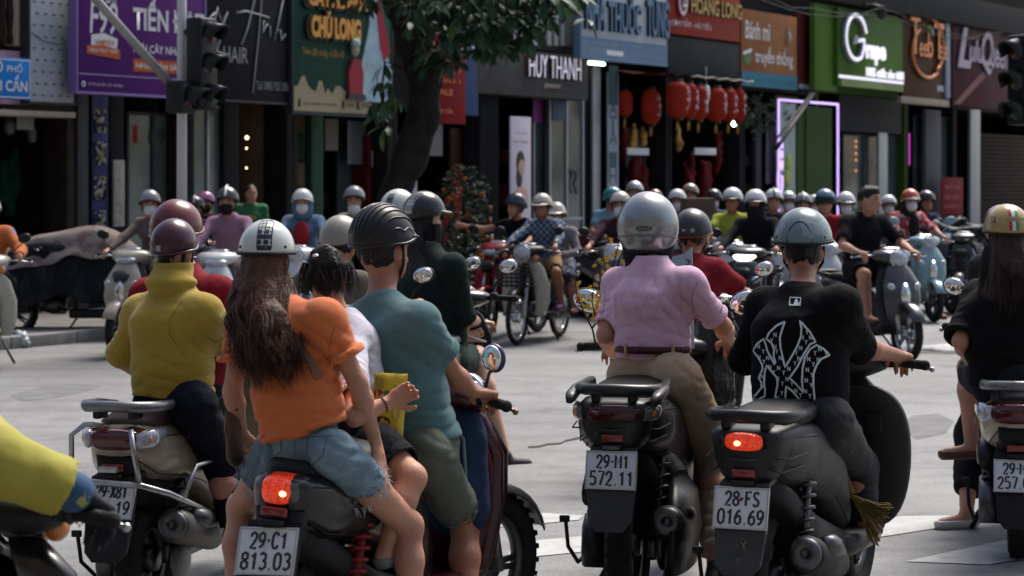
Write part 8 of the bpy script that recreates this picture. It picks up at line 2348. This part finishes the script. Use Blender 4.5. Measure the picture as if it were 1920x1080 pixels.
b = MB(); b.loft([sup(-.02, .22, .985, .07, .015, .02, 3, 20), sup(-.02, .24, 1.005, .10, .05, .04, 3, 20), sup(-.02, .33, 1.03, .1, .05, .05, 3, 20)]); b.build('dash_hood', PMAR, c1).matrix_local = ST_
b = MB(); b.add([V((x, y, z)) for x, y, z in ((-.095, .212, .965), (.05, .212, .965), (.07, .232, 1.045), (-.1, .232, 1.05))], [(0, 1, 2, 3)], False); b.build('dash_glass', GLASSM, c1).matrix_local = ST_
# woman in orange
sp = dict(head=(498, 494, 590), neck=(514, 566, 595), chest=(536, 655, 600), pel=(571, 806, 604), shL=(458, 604, 585), shR=(607, 594, 607), elL=(436, 735, 588), wrL=(452, 812, 580), elR=(671, 718, 606), wrR=(703, 826, 601), hipL=(526, 838, 594), hipR=(622, 848, 612), knL=(452, 950, 560), anL=(440, 1185, 575), knR=(766, 985, 588), anR=(778, 1200, 590))
base, J = joints(sp, CH, 4, .88, hs=.93, leg=.9, arm=.93, hdR=V((.25, .1, -1)), pnR=V((-.75, .25, -.1)), cuR=.18, cuL=.3, flipR=False)
J['hup'] = V((.12, 0, 1))
ORG = mat('orange_tee', srgb(197, 108, 64), .9, spec=.15, weave=(520, .55), bump=(11, .25), var=(4, .07), sheen=.15)
DEN = mat('denim_pale', srgb(104, 124, 138), .9, spec=.15, weave=(360, .8), bump=(16, .35), var=(9, .22), dirt=(srgb(150, 165, 172), .5, 9))
HWT = paint('helmet_ivory', (.5, .52, .5), .25)
p_ = person('person with long wavy brown hair in an orange T-shirt and frayed denim shorts', base, J, dict(m=ORG, sleeve=.62, hem=-.01, loose=.014, w0=.152, w1=.141, name='shirt', cuff=.02), dict(m=DEN, leg=.42, loose=.009, name='shorts', rise=.03, pw=.122), skin=SKIN, vox=NV, group=PERG, fem=True, hair=dict(m=HAIRBR, long=.19, w=1.0, low=1, off=.15, side=.035),
   helmet=dict(m=HWT, r=.112, z=.05, back=98, side=94, rim=BLACKM, tilt=-.06), shoes=SANDAL, wrinkle=1.2)
h = child(p_, 'helmet'); rr_ = .112 * .93 * .88
def dome_pt(az, t, k=1.004): # az measured from the back of the helmet
 return V((rr_ * .98 * sin(t) * sin(az) * k, -rr_ * 1.1 * sin(t) * cos(az) * k, rr_ * 1.1 * cos(t) * k))
CHK = mat('check_ink', (.03, .035, .06), .4)
def check_band(h, a0, dark, fine, n=7, t0=40, t1=92, wid=.34, m=CHK):
 b = MB()
 for i in range(5):
  x = a0 + wid * (i / 4 - .5)
  b.tube([dome_pt(x * 1 / max(sin(R(t)), .5), R(t)) for t in range(t0, t1, 5)], .0012 if i % 2 else .002, 4, cap=False)
 for k in range(n):
  t = t0 + (t1 - t0) * (k + .5) / n
  for i in range(4):
   if t > (t0 + t1) / 2 - 8 and (i % 2 == 0 or k % 2 == 0):
    xa = a0 + wid * (i / 4 - .5); xb = xa + wid / 4
    sc_ = 1 / max(sin(R(t)), .5); dt = (t1 - t0) / n * .42
    b.add([dome_pt(xa * sc_, R(t - dt), 1.006), dome_pt(xb * sc_, R(t - dt), 1.006), dome_pt(xb * sc_, R(t + dt), 1.006), dome_pt(xa * sc_, R(t + dt), 1.006)], [(0, 1, 2, 3)])
  b.tube([dome_pt((a0 + wid * u) / max(sin(R(t)), .5), R(t)) for u in (-.5, 0, .5)], .0012, 4, cap=False)
 return b.build('check_stripe', m, h, fix=False)
check_band(h, .1, True, True, wid=.5, t0=18)
for az in (-.95, .9):
 b = MB(); b.ball(dome_pt(az, R(84)), .005, 8, 6); b.build('rivet', BLACKM, h)
fr = basis(J['hfwd'])
strands(p_, 'hair_lock', HAIRBR, J['head'] - V((0, 0, .03)), .36, 1500, 4, (.08, .085), fr, .012, .0013, drop=V((.08, -.02, 0)), back=.17, swell=.25)
strands(p_, 'hair_lock', HAIRBR, J['head'] - V((0, 0, .05)), .335, 1200, 9, (.085, .1), fr, .015, .0012, drop=V((.085, -.01, 0)), back=.19, swell=.45)
# frayed hem
b = MB(); rs_ = random.Random(2)
for k_ in 'LR':
 hp, kn = J['hip' + k_], J['kn' + k_]; e = hp + (kn - hp) * .42; dn = (kn - hp).normalized(); x = dn.orthogonal().normalized(); y = dn.cross(x)
 for i in range(90):
  a = rs_.uniform(0, 6.28); p = e + (x * cos(a) + y * sin(a)) * .088; q = p + dn * rs_.uniform(.008, .03) + V((0, 0, -rs_.uniform(0, .02))) + (x * rs_.uniform(-1, 1) + y * rs_.uniform(-1, 1)) * .008
  b.tube([p, (p + q) / 2 + x * .003, q], .0011, 3, cap=False)
b.build('frayed_thread', mat('thread_pale', srgb(170, 186, 192), .9), p_, fix=False)
# seams and pockets of the shorts, bag strap
so = child(p_, 'shorts'); cn = J['pel'] - V((0, 0, .03))
r_, f_, u_ = basis(J['fwd'])
sk = Skinned(so, cn, r_, V((0, 0, 1)), f_)
STI = mat('denim_seam', srgb(72, 90, 106), .9)
sk.strokes('seam', [[(0.0, .075), (.005, .02), (.005, -.06)], [(.045, .04), (.05, -.03), (.085, -.06), (.125, -.03), (.128, .045)], [(-.125, .045), (-.122, -.02), (-.085, -.055), (-.045, -.03), (-.042, .04)], [(-.14, .03), (-.0, .012), (.14, .03)]], .003, STI, step=.012)
st = child(p_, 'shirt')
sk = Skinned(st, J['chest'], r_, V((0, 0, 1)), f_)
sk.strokes('bag_strap', [[(.05, .075), (.105, .0), (.155, -.075)]], .022, mat('strap_tan', (.2, .12, .07), .6), off=.008)
o_ = WS(436, 800, 585); o = thing('shoulder_bag', 'small brown shoulder bag hanging beside the orange T-shirt', 'bag', o_, -R(20))
q = Soft(.008); q.cone((0, 0, .04), (0, .02, -.09), .035, .042, .03, flat=(V((1, 0, 0)), .6)); q.build('pouch', mat('bag_brown', (.07, .04, .028), .5, var=(12, .3)), o)
b = MB(); b.box((0, -.01, .075), (.07, .05, .045), bev=.01); b.build('flap', BLACKM, o)
b = MB(); b.tube([(.0, 0, .09), (.02, .0, .18), (.07, .02, .30)], .009, 6, flat=.4); b.tube([(-.01, -.02, .07), (-.012, -.03, -.02)], .004, 5); b.build('strap', MATS['strap_tan'], o)
# child
sp = dict(head=(613, 520, 562), neck=(634, 592, 560), chest=(640, 660, 556), pel=(668, 800, 560), shL=(586, 625, 556), shR=(662, 628, 566), elL=(600, 700, 565), wrL=(640, 760, 560), elR=(664, 782, 604), wrR=(730, 754, 600), hipL=(660, 822, 560), hipR=(706, 838, 575), knL=(690, 880, 540), anL=(690, 1010, 545), knR=(772, 896, 585), anR=(722, 1030, 590))
base, J = joints(sp, CH, 12, .80, hs=1.0, hdR=V((.8, .1, .45)), pnR=V((-.1, -1, -.1)), cuR=.95, leg=1.0)
WSH = cloth('white_school_shirt', (.5, .49, .55))
p_ = person('child with dark tied-up hair and white shirt squeezed between the two adults', base, J, dict(m=WSH, sleeve=.8, loose=.018), dict(m=cloth('black_kid_shorts', (.012, .012, .015)), leg=.72, loose=.015, name='shorts'), skin=SKIN, vox=.0075, group=PERG, hair=dict(m=HAIRB, bun=1, low=1), shoes=dict(m=mat('sandal_grey', (.12, .14, .15), .6), high=0))
b = MB(); wr = J['wrR']; ax = (J['wrR'] - J['elR']).normalized(); x = ax.orthogonal().normalized(); y = ax.cross(x)
b.tube([wr - ax * .02 + (x * cos(a) + y * sin(a)) * .0235 for a in [2 * pi * k / 20 for k in range(21)]], .003, 6, cap=False); b.build('bracelet', mat('bracelet', (.08, .03, .03), .5), p_)
strands(p_, 'hair_lock', HAIRB, J['head'] + V((0, 0, .05)), .14, 260, 3, (.08, .085), basis(J['hfwd']), .004, .0014, back=.0, swell=.3, fr=(8, 14))
b = MB(); b.ball(J['head'] + V((-.03, -.085, .075)), (.012, .008, .006), 8, 6); b.build('hair_clip', CHROME, p_)
# snack bag
o_ = WS(728, 772, 568); o = thing('snack_bag', 'yellow snack bag held in the child\'s hand against the teal T-shirt', 'snack bag', o_, -R(8))
NB = 9; rows = []
for i in range(13):
 f = i / 12; z = -.125 + .25 * f; wv = .055 + .0 * f
 t = .022 * sin(pi * min(max(f * 1.02, 0), 1)) ** .6
 row = []
 for k in range(NB): row.append(V((-wv + 2 * wv * k / (NB - 1) + .02 * (f - .5), -t * sin(pi * k / (NB - 1)) ** .7 + .003 * sin(k * 2 + i), z + .004 * sin(k * 1.7))))
 for k in range(NB): row.append(V((wv - 2 * wv * k / (NB - 1) + .02 * (f - .5), t * sin(pi * k / (NB - 1)) ** .7 + .004, z)))
 rows.append(row)
b = MB(); b.loft(rows); bg = b.build('packet', mat('packet_yellow', (.55, .4, .02), .3, coat=.4, var=(6, .12), bump=(30, .3)), o)
sk = Skinned(bg, (0, 0, 0), (1, 0, 0), (0, 0, 1), (0, 1, 0))
sk.fill('packet_top', [[(-.055 + .015, .09), (-.035, .075), (.035, .085), (.068, .10), (.07, .12), (-.04, .12)]], mat('packet_gold', (.33, .24, .06), .35), off=.001)
for (cx_, cz_, rx_, rz_, m) in ((-.03, .045, .022, .03, mat('pk_red', (.3, .02, .04), .4)), (.0, .058, .014, .014, mat('pk_green', (.03, .16, .04), .4)), (-.018, -.03, .028, .018, mat('pk_dark', (.05, .025, .03), .4)), (.028, -.0, .012, .03, mat('pk_brown', (.35, .22, .08), .4)), (-.012, .048, .014, .016, mat('pk_cream', (.5, .42, .25), .4))):
 sk.fill('printed_patch', [[(cx_ + rx_ * cos(a), cz_ + rz_ * sin(a)) for a in np.linspace(0, 6.28, 13)[:-1]]], m, off=.0015)
for s_, z, m in (('NHÀ TRƯỜNG VIỆT', -.065, mat('pk_violet', (.2, .1, .25), .4)), ('KẸO DẺO', -.082, mat('pk_blue', (.05, .2, .4), .4)), ('PU NI MO', -.108, mat('pk_white', (.6, .5, .5), .4))):
 sk.text('lettering', s_, -.045, z, .035, z + .014, m, off=.0022, bold=.02)
# man in teal
sp = dict(head=(719, 466, 540), neck=(710, 560, 546), chest=(722, 640, 548), pel=(782, 812, 550), shL=(640, 606, 536), shR=(786, 600, 556), elL=(655, 710, 520), elR=(852, 704, 545), hipL=(750, 838, 545), hipR=(800, 846, 556), knL=(770, 950, 500), anL=(780, 1130, 520), knR=(872, 978, 530), anR=(880, 1200, 545))
grips(sp, CL, CH, CLEAN, .95, st=20)
base, J = joints(sp, CH, 40, .97, hs=1.06, leg=.94, arm=.96)
aim(J, base, CL, CH, CLEAN, .95, st=20)
TEAL = mat('teal_tee', srgb(78, 110, 113), .9, spec=.15, weave=(520, .5), bump=(11, .25), var=(4, .07), sheen=.15)
HRIB = mat('helmet_ribbed', (.009, .009, .01), .38, coat=.2, var=(10, .2))
p_ = person('person in a teal T-shirt and olive shorts with ribbed black helmet driving the family', base, J, dict(m=TEAL, sleeve=.62, hem=-.06, loose=.012, w1=.152, w0=.142, cuff=.012, name='shirt'), dict(m=cloth('olive_shorts', srgb(92, 98, 88)), leg=.82, loose=.01, name='shorts'), skin=SKIN2, vox=NV, group=PERG, hair=dict(m=HAIRB, low=1),
   helmet=dict(m=HRIB, r=.107, z=.035, back=104, side=98, rim=HRIB, rim_r=.008, flare=.1), shoes=SANDAL, wrinkle=1.1)
h = child(p_, 'helmet'); rr_ = .107 * 1.06 * .97
b = MB()
for k in range(-5, 6):
 pts, rr2 = [], []
 for i in range(19):
  t = -82 + 164 * i / 18
  x = k * .0215 * (1 - .15 * abs(t) / 82); yv = sin(R(t)); zv = cos(R(t))
  sc_ = sqrt(max(1 - (x / (rr_ * .98)) ** 2, .05))
  pts.append(V((x, rr_ * 1.1 * yv * sc_, rr_ * 1.1 * zv * sc_))); rr2.append(.0045 * (1 - .5 * (abs(t) / 82) ** 3))
 b.tube(pts, rr2, 6)
b.build('rib', HRIB, h)
b = MB(); visor_peak(h, (rr_ * .98, rr_ * 1.1, rr_), HRIB, L=.025, w=70)
# backpack in front of him
o_ = WS(858, 868, 529); o = thing('backpack', 'navy school backpack with grey piping hung behind the maroon leg shield', 'backpack', (o_.x, o_.y, o_.z), -R(CH) - .2)
q = Soft(.009); q.cone((0, 0, -.14), (0, 0, .1), .13, .115, .05, flat=(V((0, 1, 0)), .7)); q.ell((.01, -.06, -.08), (.09, .06, .1), None, .03); q.noise += [(.006, 12, 3, True)]; q.build('pack', cloth('pack_navy', (.02, .035, .075)), o)
q = Soft(.008); q.ell((.025, -.085, -.12), (.095, .05, .075), None, .03); q.build('pocket', cloth('pack_slate', (.1, .14, .16)), o)
b = MB(); b.tube([(.03, -.09, .16), (.085, -.095, .1), (.10, -.1, -.06), (.1, -.1, -.18)], .006, 6); b.tube([(-.07, -.08, .17), (-.02, -.1, .19), (.03, -.09, .16)], .006, 6); b.build('piping', cloth('piping', (.12, .18, .19)), o)
b = MB(); b.tube([(-.05, 0, .2), (-.04, -.02, .25), (.04, -.02, .25), (.05, 0, .2)], .011, 8); b.build('handle', BLACKM, o)
q = Soft(.008); q.ell((-.06, -.08, .09), (.06, .03, .065), None, .02); q.build('flap', print_mat('flap_shark', (.05, .12, .2), [(.2, .32, .38)], 24, .6), o)
# beige scooter at the right edge
RH = 14
RL, RZ = bike_from_plate(1906, 893, 430, RH)
rs = scooter('beige scooter at the right edge with plate beginning 29- 257', RL, RH, dict(near=True, body=paint('sand', (.36, .31, .235), .3, metal=.15), trim=GREYP, plate=('29-M2', '257.03'), plate_z=RZ, plate_tilt=20, tail_z=.68, rail_dz=.12, tail=(.12, .045), taillens=MATS['deep_red_lens'], rail=MATS['rail_silver'], rr=.25, tw=.11, case=DARKST, wide=1.12, mud=BLACKM, seat=SEATM), BARG)
lettering(rs, 'Lead', -.0, 0, .12, .03, MATS['chrome_letter'], depth=.004, shear=.3, axes=(V((-.188, -.6, .60)), V((0, -1, 0)), V((0, .1, 1)), V((-1, 0, 0))))
sp = dict(head=(1888, 446, 410), neck=(1886, 512, 410), chest=(1884, 590, 411), pel=(1884, 705, 412), shL=(1834, 552, 405), shR=(1940, 552, 412), elL=(1800, 640, 412), wrL=(1822, 682, 400), elR=(1975, 640, 412), wrR=(1950, 690, 400), hipL=(1862, 715, 410), hipR=(1910, 715, 414), knL=(1818, 690, 380), anL=(1822, 832, 384), knR=(1950, 700, 385), anR=(1948, 830, 390))
base, J = joints(sp, RH, 0, .98, hs=.92, leg=1.05, hdL=V((.3, .1, -.9)), pnL=V((.6, .6, 0)), toeL=V((-1, -.15, 0)))
p_ = person('person with very long brown hair, black T-shirt and yellow striped helmet at the right edge', base, J, dict(m=cloth('black_loose_tee', (.007, .007, .008)), sleeve=.95, hem=-.05, loose=.03, cuff=.02), dict(m=cloth('navy_shorts', (.014, .015, .02)), leg=.55, loose=.02, name='shorts'), skin=SKIN, vox=.0095, group=PERG, hair=dict(m=HAIRDK, long=.22, w=1.1, low=1), fem=True,
   helmet=dict(m=paint('helmet_gold', (.36, .26, .09), .25), r=.121, z=.04, rim=BLACKM, back=98, side=94), shoes=SANDAL)
strands(p_, 'hair_lock', HAIRDK, J['head'] - V((0, 0, .03)), .4, 800, 14, (.1, .085), basis(J['hfwd']), .003, .0019, back=.07, swell=.45, fr=(8, 14))
h = child(p_, 'helmet'); rr_ = .121 * .9
for i, (m, az) in enumerate(((mat('flag_red', (.35, .03, .03), .3, coat=.5), -.1), (mat('flag_white', (.6, .6, .58), .3, coat=.5), .06), (mat('flag_green', (.03, .22, .11), .3, coat=.5), .22))):
 for t0_, t1_ in ((28, 58), (70, 90)):
  b = MB(); vs = []
  for k in range(7):
   t = R(t0_ + (t1_ - t0_) * k / 6)
   for d_ in (-.08, .08): vs.append(dome_pt((az + d_) / max(sin(t), .5) * .9, t, 1.006))
  b.add(vs, [(2 * k, 2 * k + 2, 2 * k + 3, 2 * k + 1) for k in range(6)]); b.build('flag_stripe', m, h)
for s_, a0_, a1_, t0_, t1_, m in (('VA', -1.15, -.75, 58, 76, BLACKM), ('KONFENG', -.28, .75, 61, 68, mat('letter_olive2', (.22, .2, .12), .4))):
 me0, co, mn, mx = text_mesh(s_, .02); me = me0.copy()
 c2 = np.array([dome_pt(a0_ + (a1_ - a0_) * (c[0] - mn[0]) / (mx[0] - mn[0]), R(t1_ - (t1_ - t0_) * (c[1] - mn[1]) / (mx[1] - mn[1])), 1.008) for c in co], np.float32); me.vertices.foreach_set('co', c2.ravel()); link('lettering', me, m, h)
sp = dict(head=(1878, 432, 372), neck=(1882, 480, 376), chest=(1884, 550, 378), pel=(1888, 690, 380), shL=(1840, 500, 372), shR=(1930, 500, 378), elL=(1815, 590, 370), elR=(1950, 590, 376), hipL=(1870, 705, 378), hipR=(1910, 705, 382), knL=(1822, 815, 372), anL=(1812, 962, 382), knR=(1945, 800, 360), anR=(1940, 880, 365))
grips(sp, RL, RH)
base, J = joints(sp, RH, RH, 1.0, hs=.92)
J['toeL'] = V((-.75, -.25, 0)); aim(J, base, RL, RH)
person('driver with a pink and violet helmet hidden in front of the long brown hair', base, J, dict(m=MATS['cloth_shade_top'], sleeve=1.8), dict(m=DARKPANT, leg=1.75, loose=.02), vox=.012, group=PERG, hair=HAIR, helmet=dict(m=print_mat('helmet_violet', (.18, .04, .2), [(.4, .12, .2), (.05, .03, .15)], 9, .5, .25), r=.102), shoes=dict(m=mat('flat_white', (.52, .52, .52), .6), high=0))
# rider cut by the lower left corner
BH = 20
g_ = WS(166, 950, 840)
o_ = rot2(V((.30, .33, 0)), BH)
BL = V((g_.x - o_.x, g_.y - o_.y, 0))
sc = scooter('black motorbike cut off by the lower left corner', BL, BH, dict(near=True, cub=True, body=PBLK, body2=PBLK, fender=PBLK, cover=BLACKM, rr=.285, tw=.09, mirrors=False, hz=.95, cat='motorbike', lever=STEEL, lamp='round', lampm=BLACKP), BARG, name='motorbike')
b = MB(); arc_shell(b, .68, .29, .33, .075, 10, 170, 16); b.build('wide_mudguard', PBLK, sc)
sp = dict(pel=(-230, 900, 770), chest=(-190, 690, 765), neck=(-175, 560, 755), head=(-165, 450, 745), shL=(-300, 620, 740), shR=(-130, 712, 790), elL=(-330, 800, 740), wrL=(-220, 900, 700), elR=(-16, 860, 850), hipL=(-280, 930, 750), hipR=(-170, 930, 785), knL=(-200, 1050, 680), anL=(-210, 1250, 700), knR=(-20, 1060, 720), anR=(-60, 1280, 740))
grips(sp, BL, BH, 0, .95, 'R')
sp['wrR'] = (128, 918, 842)
base, J = joints(sp, BH, BH, 1.03, arm=1.25, hand=.78)
aim(J, base, BL, BH, 0, .95, 'R')
p_ = person('rider in a loose lemon yellow jacket with dark glove reaching in at the lower left', base, J, dict(m=mat('lemon_jacket', srgb(156, 148, 62), .75, weave=(420, .4), bump=(9, .3), var=(4, .08), spec=.3), sleeve=1.97, loose=.03, name='jacket', cuff=.02, w1=.165), dict(m=DARKPANT), vox=.011, group=PERG, hair=HAIR, helmet=dict(m=HW), wrinkle=1.9)
Q = Soft(.006); hand_prims(Q, J['wrR'], J['hdR'], J['pnR'], 1, .75, 1.25, .012); Q.cone(J['wrR'] - J['hdR'] * .01, J['wrR'] + J['hdR'] * .03, .04, .04, .02); Q.build('glove', mat('glove_black', (.012, .013, .022), .7, weave=(300, .5)), p_)
Q = Soft(.007); d_ = (J['wrR'] - J['elR']).normalized(); Q.cone(J['wrR'] - d_ * .03, J['wrR'] + d_ * .012, .05, .047, .01); Q.build('cuff', print_mat('cuff_blue', (.02, .07, .16), [(.3, .3, .1)], 14, .6), p_)
# middle distance: long black hair and dark green shirt, other heads
GH = 6
gp = WS(830, 690, 318)
GL = V((gp.x, gp.y, 0)) - rot2(V((0, -.25, 0)), GH)
gs = scooter('dark scooter under the person in dark green', GL, GH, dict(near=False, body=PBLK, rr=.27, lever=CHROME), BARG)
sp = dict(head=(797, 410, 316), neck=(802, 462, 318), chest=(808, 540, 319), pel=(826, 668, 320), shL=(764, 500, 312), shR=(850, 498, 324), elL=(760, 590, 310), elR=(872, 590, 322), hipL=(806, 680, 316), hipR=(846, 682, 324), knL=(850, 690, 295), anL=(860, 800, 295), knR=(894, 668, 308), anR=(948, 858, 312))
grips(sp, GL, GH)
sp['wrR'] = (898, 604, 300); sp['wrL'] = (866, 632, 305)
base, J = joints(sp, GH, 62, .98, hs=1.0, leg=1.1, toeR=V((.9, .35, 0)), loose=.02)
J['hdR'] = V((.9, .4, -.1)); J['pnR'] = V((0, 0, -1)); J['hdL'] = V((.8, .5, .0)); J['pnL'] = V((0, -1, .3))
p_ = person('person with long straight black hair, dark green shirt and black checked helmet', base, J, dict(m=cloth('dark_green', srgb(32, 42, 39)), sleeve=1.15, loose=.035, w0=.14, cuff=.02, hem=-.02), dict(m=cloth('green_shorts', srgb(38, 50, 48)), leg=.55, loose=.02, name='shorts'), skin=SKIN3, vox=.011, group=PERG, fem=True, hair=dict(m=HAIRB, long=.4, w=1.05, low=1),
   helmet=dict(m=HB, r=.122, z=.035, rim=BLACKM, peak=HWT, peakL=.045), shoes=SHOED)
h = child(p_, 'helmet'); rr_ = .122 * .98; check_band(h, .35, True, True, m=HW, wid=.42, t0=20)
strands(p_, 'hair_lock', HAIRB, J['head'] - V((0, 0, .03)), .5, 400, 24, (.1, .085), basis(J['fwd']), .002, .0024, back=.05, swell=.3, fr=(6, 10))
o_ = WS(884, 634, 306); o = thing('phone', 'white phone held low by the person in dark green', 'phone', o_, -R(50))
b = MB(); b.box((.02, 0, 0), (.075, .15, .009), rot=Matrix.Rotation(-.3, 3, 'X'), bev=.003); b.build('case', SW, o)
def behind(label, px, py, s, h, top, helmet, shoulder=None, bike=None, blabel='', scale=.98, turn=0, **k):
 d = F / s / DK
 pose = dict(turn=turn); pose.update(k.pop('pose', {}))
 p, b_, l_ = rider(label, px, py, d, h, scale, top=top, bot=dict(m=DARKPANT), hair=dict(m=HAIRB, low=1), helmet=helmet, shoes=SHOED, pose=pose, bike=bike, bike_label=blabel, group=PERG, vox=.012, **k)
 return p, b_, l_
p_, b_, l_ = behind('person with a white checked helmet just ahead of the black checked helmet', 748, 402, 300, 25, dict(m=MATS['cloth_shade_top'], sleeve=1.7), dict(m=HWT, r=.122), bike=dict(body=PBLK), blabel='black scooter ahead of the person in dark green')
rr_ = .122 * .98; check_band(child(p_, 'helmet'), .0, True, True)
behind('person with a plain grey beige helmet hidden beyond the child', 640, 458, 345, 20, dict(m=cloth('taupe', (.14, .12, .1)), sleeve=1.7), dict(m=paint('helmet_taupe', (.26, .235, .2), .4)), bike=dict(body=PGREY), blabel='grey scooter hidden beyond the family')
p_, b_, l_ = behind('person in a crimson polo with an orange-rimmed black helmet beyond the pink shirt', 1298, 442, 322, 16, dict(m=cloth('crimson_polo', srgb(118, 26, 38)), sleeve=.75, loose=.03, collar=.014, w1=.165), dict(m=paint('helmet_soot', (.02, .021, .022), .4), rim=mat('rim_orange', (.16, .05, .025), .5), rim_r=.008, back=106), bike=dict(body=PBLK, mirror_at=(.36, .3, .2)), blabel='black scooter beyond the pink rider under the crimson polo', turn=0, skin=SKIN2)
for az in (-.2, .25):
 h = child(p_, 'helmet'); b = MB(); rr_ = .122 * .98; c = dome_pt(az, R(88), 1.0); b.box(c, (.022, .004, .014 if az < 0 else .022), rot=Matrix.Rotation(az, 3, 'Z'), bev=.001); b.build('sticker', SGREY, h)
# stitched armhole and yoke seams on the shirts seen from behind
for o in list(bpy.data.objects):
 if o.parent and o.get('label') is None and o.name.split('.')[0] in ('shirt', 'polo_shirt', 'hoodie') and o.parent.get('group') == PERG and len(o.data.vertices) > 9000:
  co = np.empty(len(o.data.vertices) * 3, np.float32); o.data.vertices.foreach_get('co', co); co = co.reshape(-1, 3)
  bm_ = o.material_slots[0].material
  c_ = bm_.node_tree.nodes['Principled BSDF'].inputs['Base Color'].default_value
  sm = mat('seam_' + bm_.name, tuple(c_[i] * .55 for i in range(3)), .9)
  zt_ = co[:, 2].max(); zb_ = co[:, 2].min(); mid = (zt_ + zb_) / 2
  row = co[np.abs(co[:, 2] - (zb_ + .12)) < .02]
  if len(row) == 0: continue
  cx = row[:, 0].mean(); hwid = (row[:, 0].max() - row[:, 0].min()) / 2
  X = V((.96, -.28, 0)); sk = Skinned(o, V((cx, row[:, 1].mean(), 0)), X, V((0, 0, 1)), V((.28, .96, 0)))
  ln = []
  for sd in (-1, 1):
   ln.append([(sd * hwid * .98, zt_ - .10), (sd * hwid * .86, zt_ - .16), (sd * hwid * .84, zt_ - .22), (sd * hwid * .95, zt_ - .27)])
  sk.strokes('seam', ln, .0028, sm, off=.0012, step=.015)
# low specular keeps sky reflections from greying signs, boards, walls and cloth goods
for n_, m_ in MATS.items():
 if n_.split('_')[0] in ('sign', 'board', 'wall', 'banner', 'eaves', 'shutter', 'interior', 'post', 'goods', 'tarp', 'poster', 'door', 'concrete', 'festive', 'awning', 'bark', 'box', 'cut', 'dark', 'notice', 'lantern'):
  m_.node_tree.nodes['Principled BSDF'].inputs['Specular IOR Level'].default_value = .05
